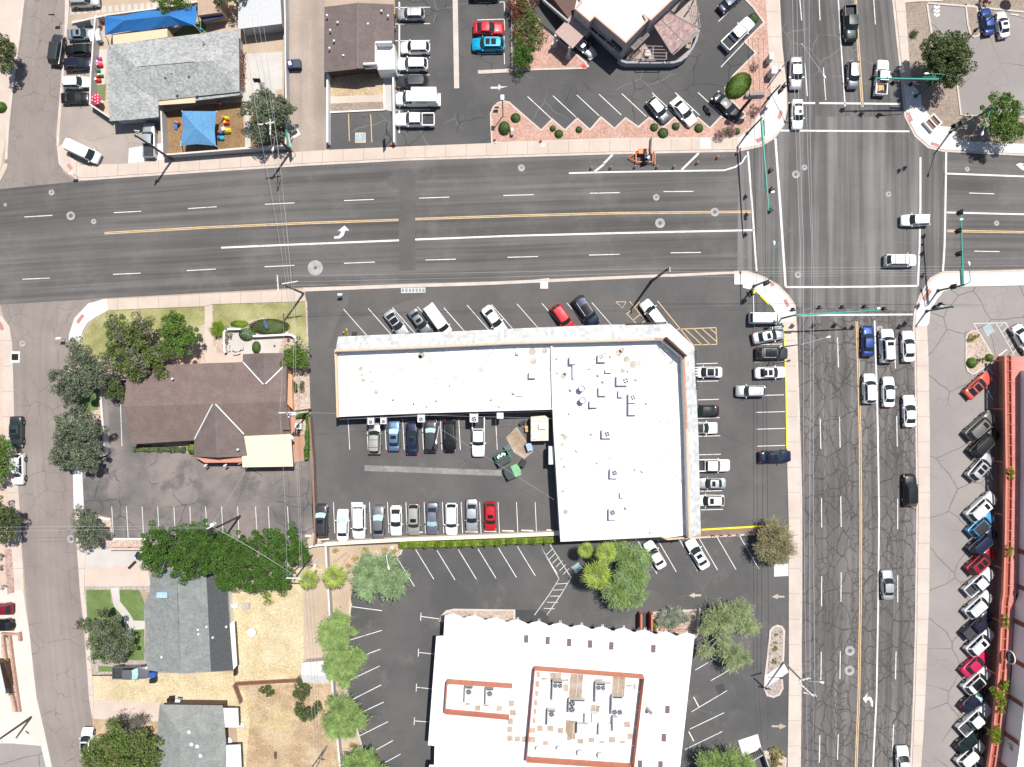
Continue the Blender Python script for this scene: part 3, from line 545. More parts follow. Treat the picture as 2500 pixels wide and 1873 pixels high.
# asphalt patches
m = MB(); m.sheet(G([(974, 430), (1014, 430), (1014, 660), (974, 660)]), .0185); m.sheet(G([(975, 430), (948, 430), (944, 452), (974, 462)]), .0186)
m.sheet(G([(855, 715), (1010, 705), (1040, 722), (985, 738), (840, 790), (820, 850), (800, 850), (830, 770), (850, 740)]), .0085); m.sheet(G([(1309, 690), (1343, 690), (1343, 712), (1309, 712)]), .0086)
m.sheet(G([(2005, 770), (2022, 770), (2022, 862), (2004, 862)]), .0185);
struct(m, 'asphalt_patch', PATCH2)
m = MB(); m.sheet(G([(1258, 1489), (1320, 1489), (1336, 1500), (1343, 1520), (1340, 1530), (1258, 1530)]), .012); m.sheet(G([(1745, 1674), (1765, 1668), (1775, 1690), (1755, 1700)]), .0125)
m.sheet(G([(1569, 1495), (1590, 1495), (1590, 1535), (1569, 1535)]), .0126)
struct(m, 'asphalt_patch', PATCH)
m = MB(); m.strip(G([(890, 1143), (1010, 1147), (1100, 1151), (1225, 1155)]), .95, .009); struct(m, 'trench_scar', PALE)
m = MB(); m.sheet(G([(1235, 1068), (1262, 1042), (1284, 1075), (1302, 1103), (1280, 1120), (1255, 1105)]), .0091); struct(m, 'concrete_pad', STAINC)
sheet('concrete_pad', NEWC, [(1802, 1808), (1850, 1792), (1861, 1834), (1815, 1850)], .014)
sheet('concrete_pad', NEWC, [(1866, 1650), (1913, 1618), (1925, 1640), (1868, 1680)], .135)
sheet('concrete_pad', NEWC, [(1890, 1378), (1925, 1376), (1925, 1406), (1890, 1408)], .016)
sheet('concrete_pad', NEWC, [(1319, 688), (1338, 688), (1338, 705), (1319, 705)], .075); sheet('concrete_pad', CONC, [(1297, 684), (1341, 679), (1341, 686), (1297, 690)], .066)
sheet('concrete_pad', NEWC, [(1709, 339), (1734, 339), (1735, 363), (1710, 363)], .136)
sheet('patio', ground('patio_floor', (.36, .29, .25), (.42, .345, .3), .3, (6, .1)), [(1530, 100), (1600, 45), (1645, 5), (1700, 0), (1705, 90), (1685, 135), (1650, 148), (1530, 148)], .012)
COLLAR = ground('manhole_collar', (.3, .29, .28), (.4, .385, .37), .8, (6, .15))
# manhole collars
def manhole(x, y, r, label, cover=.35, dark=False):
    c = W(x, y); t = thing('manhole', label, 'manhole cover', (c.x, c.y, .016), 'utility covers set in the roadway')
    m = MB(); m.disc(c, r*S, .0255, n=28, r0=r*S*cover*.98); m.build('collar', COLLAR, t)
    m = MB(); m.disc(c, r*S*cover, .027, n=20); m.disc(c, r*S*cover*.5, .0285, n=14, m=1); m.build('cover', [plain('iron_cover', (.16, .155, .15), .7), plain('iron_cover_dark', (.1, .1, .1), .7)], t)
for a in ((126, 470, 7, 'small pale ringed cover near the upper kerb, left end of the main road'), (173, 527, 10.5, 'thick white ring manhole in the left end of the main road', .55), (229, 541, 6.5, 'small round valve cover beside the start of the yellow line'),
          (770, 654, 18.5, 'widest pale concrete disc round a manhole below the wire crossing', .25), (1273, 410, 8.5, 'plain pale disc near the upper kerb above the centre building', .3), (1602, 482, 8, 'small ringed cover between the lanes right of centre', .4),
          (1611.5, 545, 12, 'broad pale manhole disc just under the yellow line', .45), (1745, 518, 10.5, 'manhole disc crossed by the yellow line before the stop bar', .45), (1964, 409, 7, 'small round cover between the overhead wires in the junction', .4),
          (1948, 671, 8, 'ringed valve cover inside the lower left corner of the junction', .4), (2169, 474, 6.5, 'small pale cover in the middle right of the junction', .4), (2361.5, 413, 6, 'tan cover in the upper lane right of the junction', .3),
          (2433, 545, 6.5, 'pale cover above the yellow line at the right edge', .3), (2075, 1589, 12, 'upper one of two ring manholes in the avenue', .45), (2074, 1637, 12, 'lower one of two ring manholes in the avenue', .45),
          (2148, 803, 8, 'faint ringed cover in front of the white car with a sunroof', .3), (55, 839, 7.5, 'round cream cover in the side street beside the storm drain', .3), (174, 1316, 10, 'brown centred round cover at the side street kerb', .45), (1943, 426, 9.5, 'bright white disc between the wires beside the crosswalk', .5), (13, 500, 4, 'tiny cover by the left edge of the main road')):
    manhole(*a)
t = thing('storm_drain', 'black storm drain opening in a pale square collar at the left sidewalk', 'storm drain', W(39, 871))
m = MB(); m.prism(G([(29, 858), (50, 858), (49, 886), (27, 886)]), .02, .13); m.build('collar', NEWC, t)
m = MB(); m.box(W(38, 872)+Vector((0, 0, .135)), (1.1, 1.05, .02)); m.build('opening', plain('black_void', (.012, .012, .012), .9), t)
for (x, y, w, h, n, lab) in ((1009, 709, 59, 12, 7, 'row of grey glass lidded boxes in a white frame by the main road kerb'),):
    t = thing('grate', lab, 'street grate', W(x, y)); m = MB(); m.box(W(x, y)+Vector((0, 0, .02)), (w*S, h*S, .05), .02); m.build('frame', WPAINT, t)
    m = MB()
    for i in range(n): m.box(W(x-w/2+4.5+i*(w-9)/(n-1), y-.1*(i-3)*.3)+Vector((0, 0, .047)), (6.3*S, 9*S, .02), .02)
    m.build('cover', plain('grate_glass', (.22, .25, .26), .4), t)
# ================= VEHICLES =================
PCOL = dict(white=((.8, .8, .79), .0), offwhite=((.66, .66, .62), 0), silver=((.5, .51, .52), .55), grey=((.2, .205, .215), .5), dgrey=((.05, .052, .057), .3), black=((.008, .008, .009), .0), navy=((.01, .016, .05), .15),
            blue=((.02, .05, .2), .4), sky=((.1, .35, .62), .3), cyan=((.0, .33, .55), .1), steel=((.12, .2, .32), .5), red=((.5, .01, .02), .1), coral=((.62, .1, .07), .1), maroon=((.22, .01, .025), .2), crimson=((.55, .02, .09), .2), green=((.055, .075, .07), .5), dgreen=((.006, .016, .016), .1),
            beige=((.45, .44, .4), .5), purple=((.2, .2, .26), .5), bgrey=((.3, .36, .4), .5), brownish=((.16, .155, .14), .5), dpurple=((.012, .011, .032), .1), dkred=((.3, .008, .02), .2))
def paint(k):
    n = 'paint_'+k
    if n in MATS: return MATS[n]
    c, me = PCOL[k]; t = NT(n); MATS[n] = t.end(c, .38, me, .55, .35); return MATS[n]
GLASS = NT('car_glass').end((.02, .03, .03), .1, 0, .0, .55)
GLASS2 = NT('roof_glass').end((.012, .012, .014), .12, 0, 0, .8)
TYRE = NT('tyre').end((.02, .02, .02), .9); RIM = NT('rim').end((.35, .35, .36), .35, .8); TRIM = NT('black_trim').end((.025, .025, .027), .6)
LENSH = NT('headlight_lens').end((.7, .72, .74), .15, 0, 0, .8); LENST = NT('taillight_lens').end((.35, .01, .012), .25)
SHADE = plain('sun_shade', (.42, .62, .6), .45, var=.25, scale=4); LINER = plain('bed_liner', (.045, .046, .05), .8, var=.3)
LUMBER = plain('lumber', (.6, .36, .16), .8, var=.25, scale=5)
#          L    W     Hroof hood  deck  belt  wb   wt   rt    rb   floor
CT = dict(sedan=(4.85, 1.84, 1.43, .98, 1.06, .98, 1.02, .28, -.98, -1.72),
          coupe=(4.7, 1.86, 1.34, .93, 1.02, .95, .8, .02, -1.0, -1.85),
          hatch=(4.35, 1.78, 1.5, 1.0, 1.06, 1.0, 1.0, .38, -1.5, -2.02),
          suv=(4.75, 1.9, 1.7, 1.1, 1.14, 1.1, 1.08, .5, -1.72, -2.2),
          bigsuv=(5.2, 2.0, 1.86, 1.2, 1.24, 1.2, 1.25, .75, -2.0, -2.45),
          minivan=(5.1, 1.98, 1.76, 1.05, 1.12, 1.06, 1.6, .8, -2.1, -2.45),
          van=(5.7, 2.05, 2.15, 1.2, 1.3, 1.2, 2.05, 1.45, -2.6, -2.78),
          pickup=(5.8, 2.0, 1.88, 1.2, 1.16, 1.16, 1.2, .62, -.85, -1.05),
          boxtruck=(6.8, 2.05, 2.1, 1.3, 1.25, 1.25, 2.2, 1.55, .75, .55))
PROTO = {}
def car_parts(kind, roof, opts):
    """list of (part name, mesh, slot kind). Car points along +X, wheels on z=0."""
    key = (kind, roof, tuple(sorted(opts)))
    if key in PROTO: return PROTO[key]
    L, Wd, Hr, hood, deck, belt, wb, wt, rt, rb = CT[kind]; hw = Wd/2; out = []
    # lower body: lofted stations from nose to tail
    st = [(L/2, .74, hood-.34), (L/2-.1, .87, hood-.22), (L/2-.45, .965, hood-.1), (wb+.15, 1.0, hood), (wb-.3, 1.0, belt+.02), (0, 1.0, belt), (rb+.3, 1.0, belt+.02), (rb-.02, .99, deck), (-L/2+.35, .97, deck-.02), (-L/2+.08, .9, deck-.1), (-L/2, .8, deck-.28)]
    if kind == 'pickup': st = st[:6]+[(rb+.05, 1.0, belt), (rb, 1.0, .62), (-L/2+.3, 1.0, .62), (-L/2+.06, .97, .62), (-L/2, .93, .6)]
    if kind == 'boxtruck': st = [(L/2, .74, hood-.34), (L/2-.1, .87, hood-.2), (L/2-.45, .965, hood-.08), (wb+.1, 1, hood), (wb-.3, 1, belt), (rb+.1, 1, belt), (rb, 1, .7), (-L/2+.1, .96, .7)]
    sec = []; ymax = []
    for x, wf, zd in st:
        w = hw*wf; h = [(w*.95, .22), (w*.995, .48), (w, zd-.26 if zd > .8 else zd-.12), (w*.955, zd-.07), (w*.84, zd), (w*.45, zd+.022), (0, zd+.03)]
        if zd < .75: h = [(w*.95, .22), (w*.99, .4), (w, zd-.1), (w*.99, zd-.05), (w*.97, zd), (w*.5, zd), (0, zd)]
        sec.append([(x, y, z) for y, z in h]+[(x, -y, z) for y, z in h[-2::-1]])
    m = MB(); n = len(sec[0]); vs = [p for s_ in sec for p in s_]; fs = []
    for i in range(len(sec)-1):
        for j in range(n-1): a = i*n+j; fs.append((a, a+1, a+n+1, a+n))
        fs.append((i*n+n-1, i*n, (i+1)*n, (i+1)*n+n-1))
    fs += [tuple(range(n)), tuple(reversed([(len(sec)-1)*n+j for j in range(n)]))]
    m.add(vs, [tuple(reversed(f)) for f in fs], 0)
    m.box((L/2-.02, 0, .42), (.1, hw*1.4, .2), m=1); m.box((-L/2+.03, 0, .4), (.1, hw*1.5, .2), m=1)
    for x in (L*.31, -L*.3):
        for s_ in (-1, 1): m.tube((x, s_*(hw-.16), .36), (x, s_*(hw+.004), .36), .43, n=16, m=1)
    if kind not in ('pickup', 'boxtruck') or 1:     # hood creases
        for s_ in (-1, 1): m.box(((wb+L/2)/2-.05, s_*hw*.52, hood-.012), (L/2-wb-.7, .035, .03), m=0, rot=Matrix.Rotation(math.atan2(.1, L/2-wb), 3, 'Y'))
    # greenhouse
    wbt, wtp = hw*.9, hw*(.76 if kind not in ('van', 'boxtruck', 'minivan') else .84); bf, br = (.2, .1) if kind not in ('pickup', 'boxtruck', 'van') else (.16, .03)
    def F(s_, t, o=0):   # windshield surface
        z = belt-.02+(Hr-belt+.02)*t; d = Vector((Hr-belt, 0, wb-wt)).normalized()*o
        return (wb+(wt-wb)*t+bf*(1-s_*s_)*(1-.45*t)+d.x, s_*(wbt+(wtp-wbt)*t), z+d.z)
    def R(s_, t, o=0):
        z = belt-.02+(Hr-belt+.02)*t; d = Vector((-(Hr-belt), 0, rt-rb)).normalized()*o
        return (rb+(rt-rb)*t-br*(1-s_*s_)+d.x, s_*(wbt*.97+(wtp*.96-wbt*.97)*t), z+d.z)
    SS = (-1, -.6, -.2, .2, .6, 1)
    ring = lambda t: [F(s_, t) for s_ in SS]+[R(s_, t) for s_ in reversed(SS)]
    lo, hi = ring(0), ring(1); k = len(lo)
    rim_ = [(x*.985+(wt+rt)/2*.015, y*.93, z+.035) for x, y, z in hi]
    m.add(lo+hi+rim_, [((i+1) % k, i, k+i, k+(i+1) % k) for i in range(k)]+[(k+(i+1) % k, k+i, 2*k+i, 2*k+(i+1) % k) for i in range(k)], 0)
    crown = []
    for i in range(6):
        a, b = rim_[i], rim_[k-1-i]; q = 1-SS[i]**2
        crown += [(a[0]+(b[0]-a[0])*t, a[1]+(b[1]-a[1])*t, Hr+.035+.04*q*(4*t*(1-t))**.5) for t in (0, .25, .5, .75, 1)]
    m.add(crown, [(i*5+j, (i+1)*5+j, (i+1)*5+j+1, i*5+j+1)[::-1] for i in range(5) for j in range(4)], 0)
    out.append(('body', m.mesh('body', [None, TRIM], smooth=True), 'paint'))
    def patch(fn, name, mat, s0, s1, t0, t1, o=.014, ns=6):
        p = MB(); vs = []
        for t in (t0, (t0+t1)/2, t1):
            for i in range(ns): vs.append(fn(s0+(s1-s0)*i/(ns-1), t, o))
        p.add(vs, [(j*ns+i, j*ns+i+1, (j+1)*ns+i+1, (j+1)*ns+i) for j in range(2) for i in range(ns-1)])
        return (name, p.mesh(name, [mat], smooth=True), 'fixed')
    out.append(patch(F, 'windshield', SHADE if 'shade' in opts else GLASS, -.95, .95, .08, 1.0))
    if kind not in ('van', 'boxtruck') or 1: out.append(patch(R, 'rear_window', GLASS, -.86, .86, .14 if kind not in ('sedan', 'coupe') else .05, .96, .016))
    for s_ in (-1, 1):
        a, b, c, d = F(s_, .12), F(s_, .84), R(s_, .84), R(s_, .2); o = Vector((0, s_*(Hr-belt), wbt-wtp)).normalized()*.014
        if kind == 'van': c = tuple(Vector(b).lerp(Vector(c), .22)); d = tuple(Vector(a).lerp(Vector(d), .3))
        def q(u, v): return Vector(a).lerp(Vector(d), u).lerp(Vector(b).lerp(Vector(c), u), v)+o
        p = MB(); e = .05
        for u0, u1 in ((.07, .5), (.525, .94)) if kind != 'van' else ((.1, .9),):
            vv = [q(u0, 0), q(u1, 0), q(u1, 1), q(u0, 1)]; p.add(vv, [(0, 1, 2, 3) if s_ > 0 else (3, 2, 1, 0)])
        out.append(('side_window', p.mesh('side_window', [GLASS]), 'fixed'))
    zr = Hr+.035
    def roofpan(x0, x1, name='sunroof', wf=.62, mat=GLASS2):
        p = MB(); nn = 5; vs = []
        for x in (x0, x1):
            for i in range(nn): y = -1+2*i/(nn-1); vs.append((x, y*wtp*wf, zr+.012+.04*(1-(y*wf)**2)))
        p.add(vs, [(i, i+nn, i+nn+1, i+1)[::-1] for i in range(nn-1)]); out.append((name, p.mesh(name, [mat], smooth=True), 'fixed'))
    if roof == 'sun': roofpan(wt-.75, wt-.2)
    if roof == 'pano': roofpan(max(rt+.1, wt-1.75), wt-.08, 'glass_roof', .84)
    if roof == 'two': roofpan(wt-.75, wt-.15); roofpan(wt-1.65, wt-.95)
    if roof == 'black': roofpan(rt+.05, wt-.04, 'roof_panel', .92, TRIM)
    if roof == 'rails' or (kind in ('suv', 'bigsuv') and roof in ('sun', 'pano', 'two')):
        for s_ in (-1, 1):
            p = MB(); p.box(((wt+rt)/2, s_*wtp*.9, zr+.05), (abs(wt-rt)*.85, .035, .04))
            out.append(('roof_rail', p.mesh('roof_rail', [RIM if s_ else RIM]), 'fixed'))
        if roof == 'rails' and 'bars' in opts:
            for x in (wt-.6, rt+.5): p = MB(); p.box((x, 0, zr+.09), (.05, wtp*1.8, .04)); out.append(('roof_bar', p.mesh('roof_bar', [TRIM]), 'fixed'))
    for s_ in (-1, 1):
        p = MB(); p.box((wb-.28, s_*(hw+.1), belt+.0), (.14, .22, .16)); out.append(('mirror', p.mesh('mirror', [None], bevel=.03), 'paint'))
        p = MB(); p.add([(L/2-.42, s_*hw*.93, hood-.2), (L/2-.1, s_*hw*.82, hood-.28), (L/2-.1, s_*hw*.55, hood-.25), (L/2-.3, s_*hw*.66, hood-.12),
                         (L/2-.42, s_*hw*.99, hood-.36), (L/2-.06, s_*hw*.88, hood-.42), (L/2-.01, s_*hw*.56, hood-.42)], [(0, 1, 2, 3), (4, 5, 1, 0), (5, 6, 2, 1)]); out.append(('headlight', p.mesh('headlight', [LENSH]), 'fixed'))
        zt = deck-.12 if kind != 'pickup' else .95
        p = MB(); p.box((-L/2+(.07 if kind in ('pickup',) else .13), s_*hw*.8, zt-.05), (.2, hw*.28, .2)); out.append(('taillight', p.mesh('taillight', [LENST], bevel=.03), 'fixed'))
        for x in (L*.31, -L*.3):
            p = MB(); r = .36 if kind not in ('pickup', 'bigsuv', 'boxtruck', 'van') else .4
            p.tube((x, s_*(hw-.2), r), (x, s_*(hw+.02), r), r, n=18, m=0); p.tube((x, s_*(hw+.02), r), (x, s_*(hw+.03), r), r*.62, n=12, m=1)
            out.append(('wheel', p.mesh('wheel', [TYRE, RIM]), 'fixed'))
    if kind == 'pickup':
        p = MB(); x0, x1 = rb-.02, -L/2+.05; zt = 1.17
        for s_ in (-1, 1): p.box(((x0+x1)/2, s_*(hw-.09), (.58+zt)/2), (x0-x1, .16, zt-.58))
        p.box((x1+.02, 0, (.58+zt)/2), (.1, Wd-.1, zt-.58)); p.box((x0-.04, 0, (.58+zt)/2), (.08, Wd-.2, zt-.58))
        out.append(('truck_bed', p.mesh('truck_bed', [None], bevel=.025), 'paint'))
        p = MB(); zz = 1.12 if 'cover' in opts else .66
        p.box(((x0+x1)/2, 0, zz), (x0-x1-.12, Wd-.36, .05))
        if 'cover' in opts:
            for i in range(3): p.box((x1+.35+i*.45, 0, zz+.03), (.03, Wd-.4, .02))
        out.append(('bed_cover' if 'cover' in opts else 'bed_liner', p.mesh('bed', [LINER]), 'fixed'))
        if 'lumber' in opts: pass
    if kind == 'boxtruck':
        p = MB(); p.box((-1.25, 0, 1.8), (3.95, 2.2, 2.1), m=0)
        out.append(('cargo_box', p.mesh('cargo_box', [paint('white')], bevel=.05), 'fixed'))
        p = MB(); p.box((-3.45, 0, .7), (.5, 2.0, .1)); out.append(('lift_platform', p.mesh('lift_platform', [RIM]), 'fixed'))
    if 'gate' in opts:
        p = MB(); p.box((-L/2-.1, 0, Hr+.08), (.75, Wd*.8, .05), rot=Matrix.Rotation(math.radians(10), 3, 'Y')); out.append(('tailgate', p.mesh('tailgate', [None]), 'paint'))
        p = MB(); p.box((-L/2+.22, 0, 1.3), (.06, Wd*.78, .5)); out.append(('cargo_opening', p.mesh('cargo_opening', [TRIM]), 'fixed'))
    if 'spare' in opts:
        p = MB(); p.tube((-L/2-.02, 0, .95), (-L/2-.24, 0, .95), .38, n=18); out.append(('spare_wheel', p.mesh('spare_wheel', [TYRE]), 'fixed'))
    PROTO[key] = out; return out
CARNAME = dict(sedan='sedan', coupe='coupe', hatch='hatchback', suv='suv', bigsuv='large_suv', minivan='minivan', van='van', pickup='pickup_truck', boxtruck='box_truck')
def car(kind, col, x, y, ang, lpx, label, roof='', opts=(), group='cars parked in the lots'):
    c = W(x, y, .8); L = CT[kind][0]; k = lpx*S/L
    k = max(.84, min(1.14, k))
    t = thing(CARNAME[kind], label, CARNAME[kind].replace('_', ' ').replace('suv', 'SUV'), (c.x, c.y, ZC), group, math.radians(ang)); t.scale = (k, max(.92, min(1.08, k)), max(.95, min(1.05, k)))
    for name, me, slot in car_parts(kind, roof, opts):
        o = bpy.data.objects.new(name, me); COL.objects.link(o); o.parent = t
        if slot == 'paint':
            o.material_slots[0].link = 'OBJECT'; o.material_slots[0].material = paint(col)
    return t
ZC = .02
GP = 'cars parked in the lots'; GR = 'cars driving through the junction and avenue'; GS = 'cars parked beside the side street'; GE = 'slanted row of cars beside the red building'
CARS = [
 ('bigsuv','dgrey',139,122,82,74,'charcoal SUV parked along the side street, top left','',(),GS),
 ('suv','silver',206,2,3,72,'silver SUV cut by the top edge, beside the stepping slabs','',(),GS),
 ('sedan','bgrey',197,83,4,64,'blue-grey sedan with a sunroof, first in the driveway row by the white playhouse','sun',(),GS),
 ('sedan','black',191,121,184,66,'black sedan nosing toward the street, between the blue-grey sedan and the dark navy SUV','',(),GS),
 ('suv','dpurple',191,157,4,68,'dark purple-navy SUV in the driveway row above the white wagon','rails',(),GS),
 ('suv','white',186,202,2,67,'white wagon with roof rails, fourth in the driveway row','',(),GS),
 ('sedan','black',183.5,239,2,68,'glossy black sedan lowest in the driveway row','',(),GS),
 ('van','white',204,371,-25,84,'long white passenger van parked at the side street corner','',(),GS),
 ('pickup','silver',365,343,90,85,'silver pickup with a grey covered bed beside the playground wall','',('cover',),GS),
 ('suv','silver',1004,35,180,66,'silver SUV with roof bars, topmost beside the brown shingle roof','rails',('bars',)),
 ('suv','white',1014,117,180,72,'white SUV parked beside the white entry of the brown roofed building'),
 ('suv','white',1008,158,180,74,'white SUV directly above the dark grey SUV','',()),
 ('suv','dgrey',1007,200,180,76,'dark grey SUV parked just above the white box truck','rails'),
 ('boxtruck','white',1019,243,180,104,'white box truck with lettering on its side, between the dark SUV and white pickup'),
 ('pickup','white',1013,293,180,96,'white pickup with an empty black bed, lowest in its row'),
 ('sedan','black',1183,-14,0,74,'black sedan barely showing at the top edge above the red coupe'),
 ('coupe','red',1193,69,0,75,'bright red coupe facing the white wall'),
 ('suv','cyan',1192,109,180,79,'turquoise blue SUV with two roof windows below the red coupe','two'),
 ('sedan','silver',1424,112,-40,66,'silver car in the shade of the drive-through canopy'),
 ('sedan','navy',1784,2,42,70,'dark navy car cut by the top edge in the restaurant lot'),
 ('pickup','white',1801,83,45,92,'white pickup nosed to the round bush in the restaurant lot'),
 ('sedan','silver',1943,179,270,78,'silver sedan driving down the avenue under the wires, red tail lights','',(),GR),
 ('sedan','white',1946.6,279,270,72,'white sedan with sunroof waiting at the upper stop line','sun',(),GR),
 ('hatch','grey',1607,269,-50,67,'grey hatchback with a dark rear window in the slanted bays'),
 ('sedan','white',1669,273,-50,77,'white sedan with a small sunroof in the slanted bays beside the motorcycle','sun'),
 ('sedan','black',1774,260,-42,82,'black sedan below the oval hedge and restaurant sign'),
 ('pickup','dgreen',2076,58,272,88,'dark green pickup with an open bed heading down the avenue','',(),GR),
 ('hatch','grey',2083,183,270,67,'grey hatchback heading down, beside the yellow centre line','',(),GR),
 ('pickup','white',2152,190,86,85,'white pickup hauling lumber up the avenue under the signal arm','',('lumber',),GR),
 ('sedan','blue',2411,52,99,66,'bright blue sedan in the upper right lot'),
 ('sedan','white',2448,60,100,64,'white sedan beside the bright blue sedan, upper right lot','sun'),
 ('suv','white',2235,538,181,70,'white SUV crossing the right crosswalk toward the left','',(),GR),
 ('bigsuv','white',2198,636,0,76,'white SUV with a black tail crossing the junction toward the right','rails',('bars',),GR),
 ('coupe','silver',968,791,-54,76,'silver car with a black glass roof, leftmost at the strip mall front','pano'),
 ('sedan','grey',1025,786,-54,74,'grey sedan with sunroof tucked beside the white van','sun'),
 ('van','white',1069,781,-54,84,'white cargo van in the slanted bays before the strip mall'),
 ('sedan','white',1207,781,-54,77,'plain white sedan alone in the slanted bays before the strip mall'),
 ('suv','red',1374,776,-55,73,'red SUV in the slanted bays before the strip mall'),
 ('bigsuv','navy',1431,760,-56,82,'dark blue SUV with a glass roof beside the red SUV','pano'),
 ('suv','offwhite',1595,768,127,80,'off-white car straddling the yellow hatching below the leaning pole'),
 ('van','white',1868,777,0,78,'white van under the green signal arm at the sidewalk'),
 ('sedan','silver',1876,820,11,78,'silver sedan parked askew below the white van','sun'),
 ('suv','dgrey',1884,863,0,77,'dark SUV with a pale roof, third from the top by the yellow kerb','pano'),
 ('sedan','white',1880,910,2,75,'white sedan with two dark roof panes by the yellow kerb','two'),
 ('suv','silver',1832,955,180,71,'silver SUV driving out in the aisle right of the strip mall'),
 ('sedan','navy',1892,1115,2,78,'dark blue sedan alone at the lower yellow kerb bays','two'),
 ('sedan','white',1727,909,180,72,'white sedan with a black glass roof, topmost beside the mansard','pano'),
 ('sedan','black',1719,1003,180,72,'black sedan tucked under the mansard edge'),
 ('coupe','white',1715,1045,0,74,'white coupe with a black roof facing out from the mansard','black'),
 ('pickup','white',1737,1136,0,88,'white pickup facing out from under the mansard edge'),
 ('sedan','silver',1737,1180,180,70,'silver sedan with sunroof parked below the white pickup','sun'),
 ('hatch','offwhite',1733,1222,180,70,'pale hatchback lowest beside the mansard','sun'),
 ('suv','beige',915,1071,90,76,'beige SUV with roof bars, leftmost in the court row','rails',('bars',)),
 ('sedan','steel',962,1064,90,75,'steel blue sedan with a windshield shade in the court','sun',('shade',)),
 ('sedan','navy',1006,1070,90,80,'dark blue sedan with sunroof in the court row','sun'),
 ('suv','dgrey',1052,1065,90,86,'slate SUV with a pale windshield shade under a street lamp','',('shade',)),
 ('suv','black',1098,1064,270,80,'black SUV facing down in the court row','rails'),
 ('pickup','white',1168,1066,270,98,'white pickup with a black bed under the wall cooler'),
 ('suv','dgrey',785,1271,90,82,'black and grey SUV with sunroof, first in the lower court row by the wall','sun',('shade',)),
 ('sedan','white',837,1282,90,77,'white sedan with a patterned windshield shade in the lower court row','',('shade',)),
 ('bigsuv','white',877,1273,270,84,'white SUV with its tailgate raised in the lower court row','rails',('gate',)),
 ('sedan','grey',924,1275,90,83,'charcoal sedan with a windshield shade in the lower court row','',('shade',)),
 ('coupe','white',967,1271,270,74,'white coupe between the charcoal sedan and the beige hatchback'),
 ('suv','beige',1010.5,1268,270,76,'beige hatchback with sunroof and red lamps in the lower court row','sun'),
 ('sedan','purple',1055.5,1266,270,77,'lilac-grey sedan with a wavy windshield shade','',('shade',)),
 ('suv','white',1102.6,1267,270,78,'white wagon in the lower court row, third from the right end'),
 ('sedan','silver',1152,1258,270,78,'silver and grey sedan with a red tail beside the red hatchback'),
 ('hatch','red',1197.5,1261,270,70,'red hatchback with sunroof, last in the lower court row','sun'),
 ('sedan','white',1599,1355,121,73,'white sedan parked slanted under the roof edge beside the feathery tree'),
 ('sedan','white',1703,1353,121,80,'white sedan with sunroof parked slanted beside the brick bed','sun'),
 ('sedan','white',2497,828,-60,76,'white sedan at the right edge beside the striped accessible bay','',(),GE),
 ('coupe','coral',2389,941,42,78,'coral red coupe with a black glass roof by the planted island','pano',(),GE),
 ('bigsuv','brownish',2392,1040,42,84,'grey-brown SUV with sunroof, below the coral coupe','sun',(),GE),
 ('bigsuv','black',2402,1081,44,84,'black SUV with a ribbed silver roof in the slanted row','rails',(),GE),
 ('suv','silver',2393,1140,48,76,'silver SUV with two black roof panes in the slanted row','two',(),GE),
 ('bigsuv','white',2395,1237,42,84,'tall white SUV at the top of the lower slanted row','sun',(),GE),
 ('suv','sky',2394,1280,43,74,'small blue and silver SUV in the slanted row','black',(),GE),
 ('bigsuv','navy',2398,1322,43,80,'dark blue SUV with roof ribs in the slanted row','rails',(),GE),
 ('suv','dkred',2394,1370,42,80,'dark red SUV with two roof panes in the slanted row','two',(),GE),
 ('pickup','white',2390,1421,42,84,'white pickup with a short dark bed in the slanted row','',(),GE),
 ('suv','white',2388,1476,42,78,'white SUV between the white pickup and the black pickup','rails',(),GE),
 ('pickup','dpurple',2386,1525,43,86,'black pickup with a crew cab in the slanted row','',('cover',),GE),
 ('suv','white',2392,1567,43,80,'white SUV with a square black sunroof above the red sedan','sun',(),GE),
 ('sedan','crimson',2380,1620,42,78,'crimson sedan in the slanted row','',(),GE),
 ('suv','white',2384,1661,42,78,'white SUV with a black roof below the crimson sedan','pano',(),GE),
 ('sedan','dpurple',2378,1707,43,78,'dark indigo sedan with a windshield shade beside the long shrub','',('shade',),GE),
 ('pickup','white',2379,1755,42,94,'long white pickup with a grey open bed near the lower end of the slanted row','',(),GE),
 ('sedan','dgreen',2368,1805,42,86,'very dark green sedan near the lower right corner','',(),GE),
 ('suv','white',2369,1841,42,80,'white SUV below the very dark green sedan','',(),GE),
 ('suv','silver',2374,1878,42,78,'silver SUV cut by the bottom edge in the slanted row','sun',(),GE),
 ('sedan','blue',2119,833,90,75,'deep blue sedan first in the queue at the avenue stop line','',(),GR),
 ('bigsuv','white',2165,845,92,82,'white SUV with a sunroof waiting in the middle lane','sun',(),GR),
 ('sedan','white',2217,846,92,76,'white sedan at the stop line in the kerb lane','',(),GR),
 ('suv','white',2122,949,91,73,'white crossover second in the queue beside the yellow line','',(),GR),
 ('sedan','white',2169,957,90,74,'white sedan behind the white SUV with the sunroof','',(),GR),
 ('coupe','white',2220,1004,92,78,'white coupe with a black rear window in the kerb lane','',(),GR),
 ('suv','black',2221,1197,91,78,'black SUV alone in the kerb lane of the avenue','',(),GR),
 ('sedan','silver',2167,1428,91,72,'silver sedan heading up the middle lane of the avenue','',(),GR),
 ('sedan','white',2204,1862,92,80,'white sedan cut by the bottom edge in the avenue kerb lane','',(),GR),
 ('sedan','green',40,1055,270,76,'dark green sedan with a sunroof parked at the left kerb','sun',(),GS),
 ('suv','white',44,1145,270,76,'white SUV parked under the pale tree at the left kerb','',(),GS),
 ('hatch','white',213,1813,90,72,'white hatchback parked below the big green tree, bottom left','pano',(),GS),
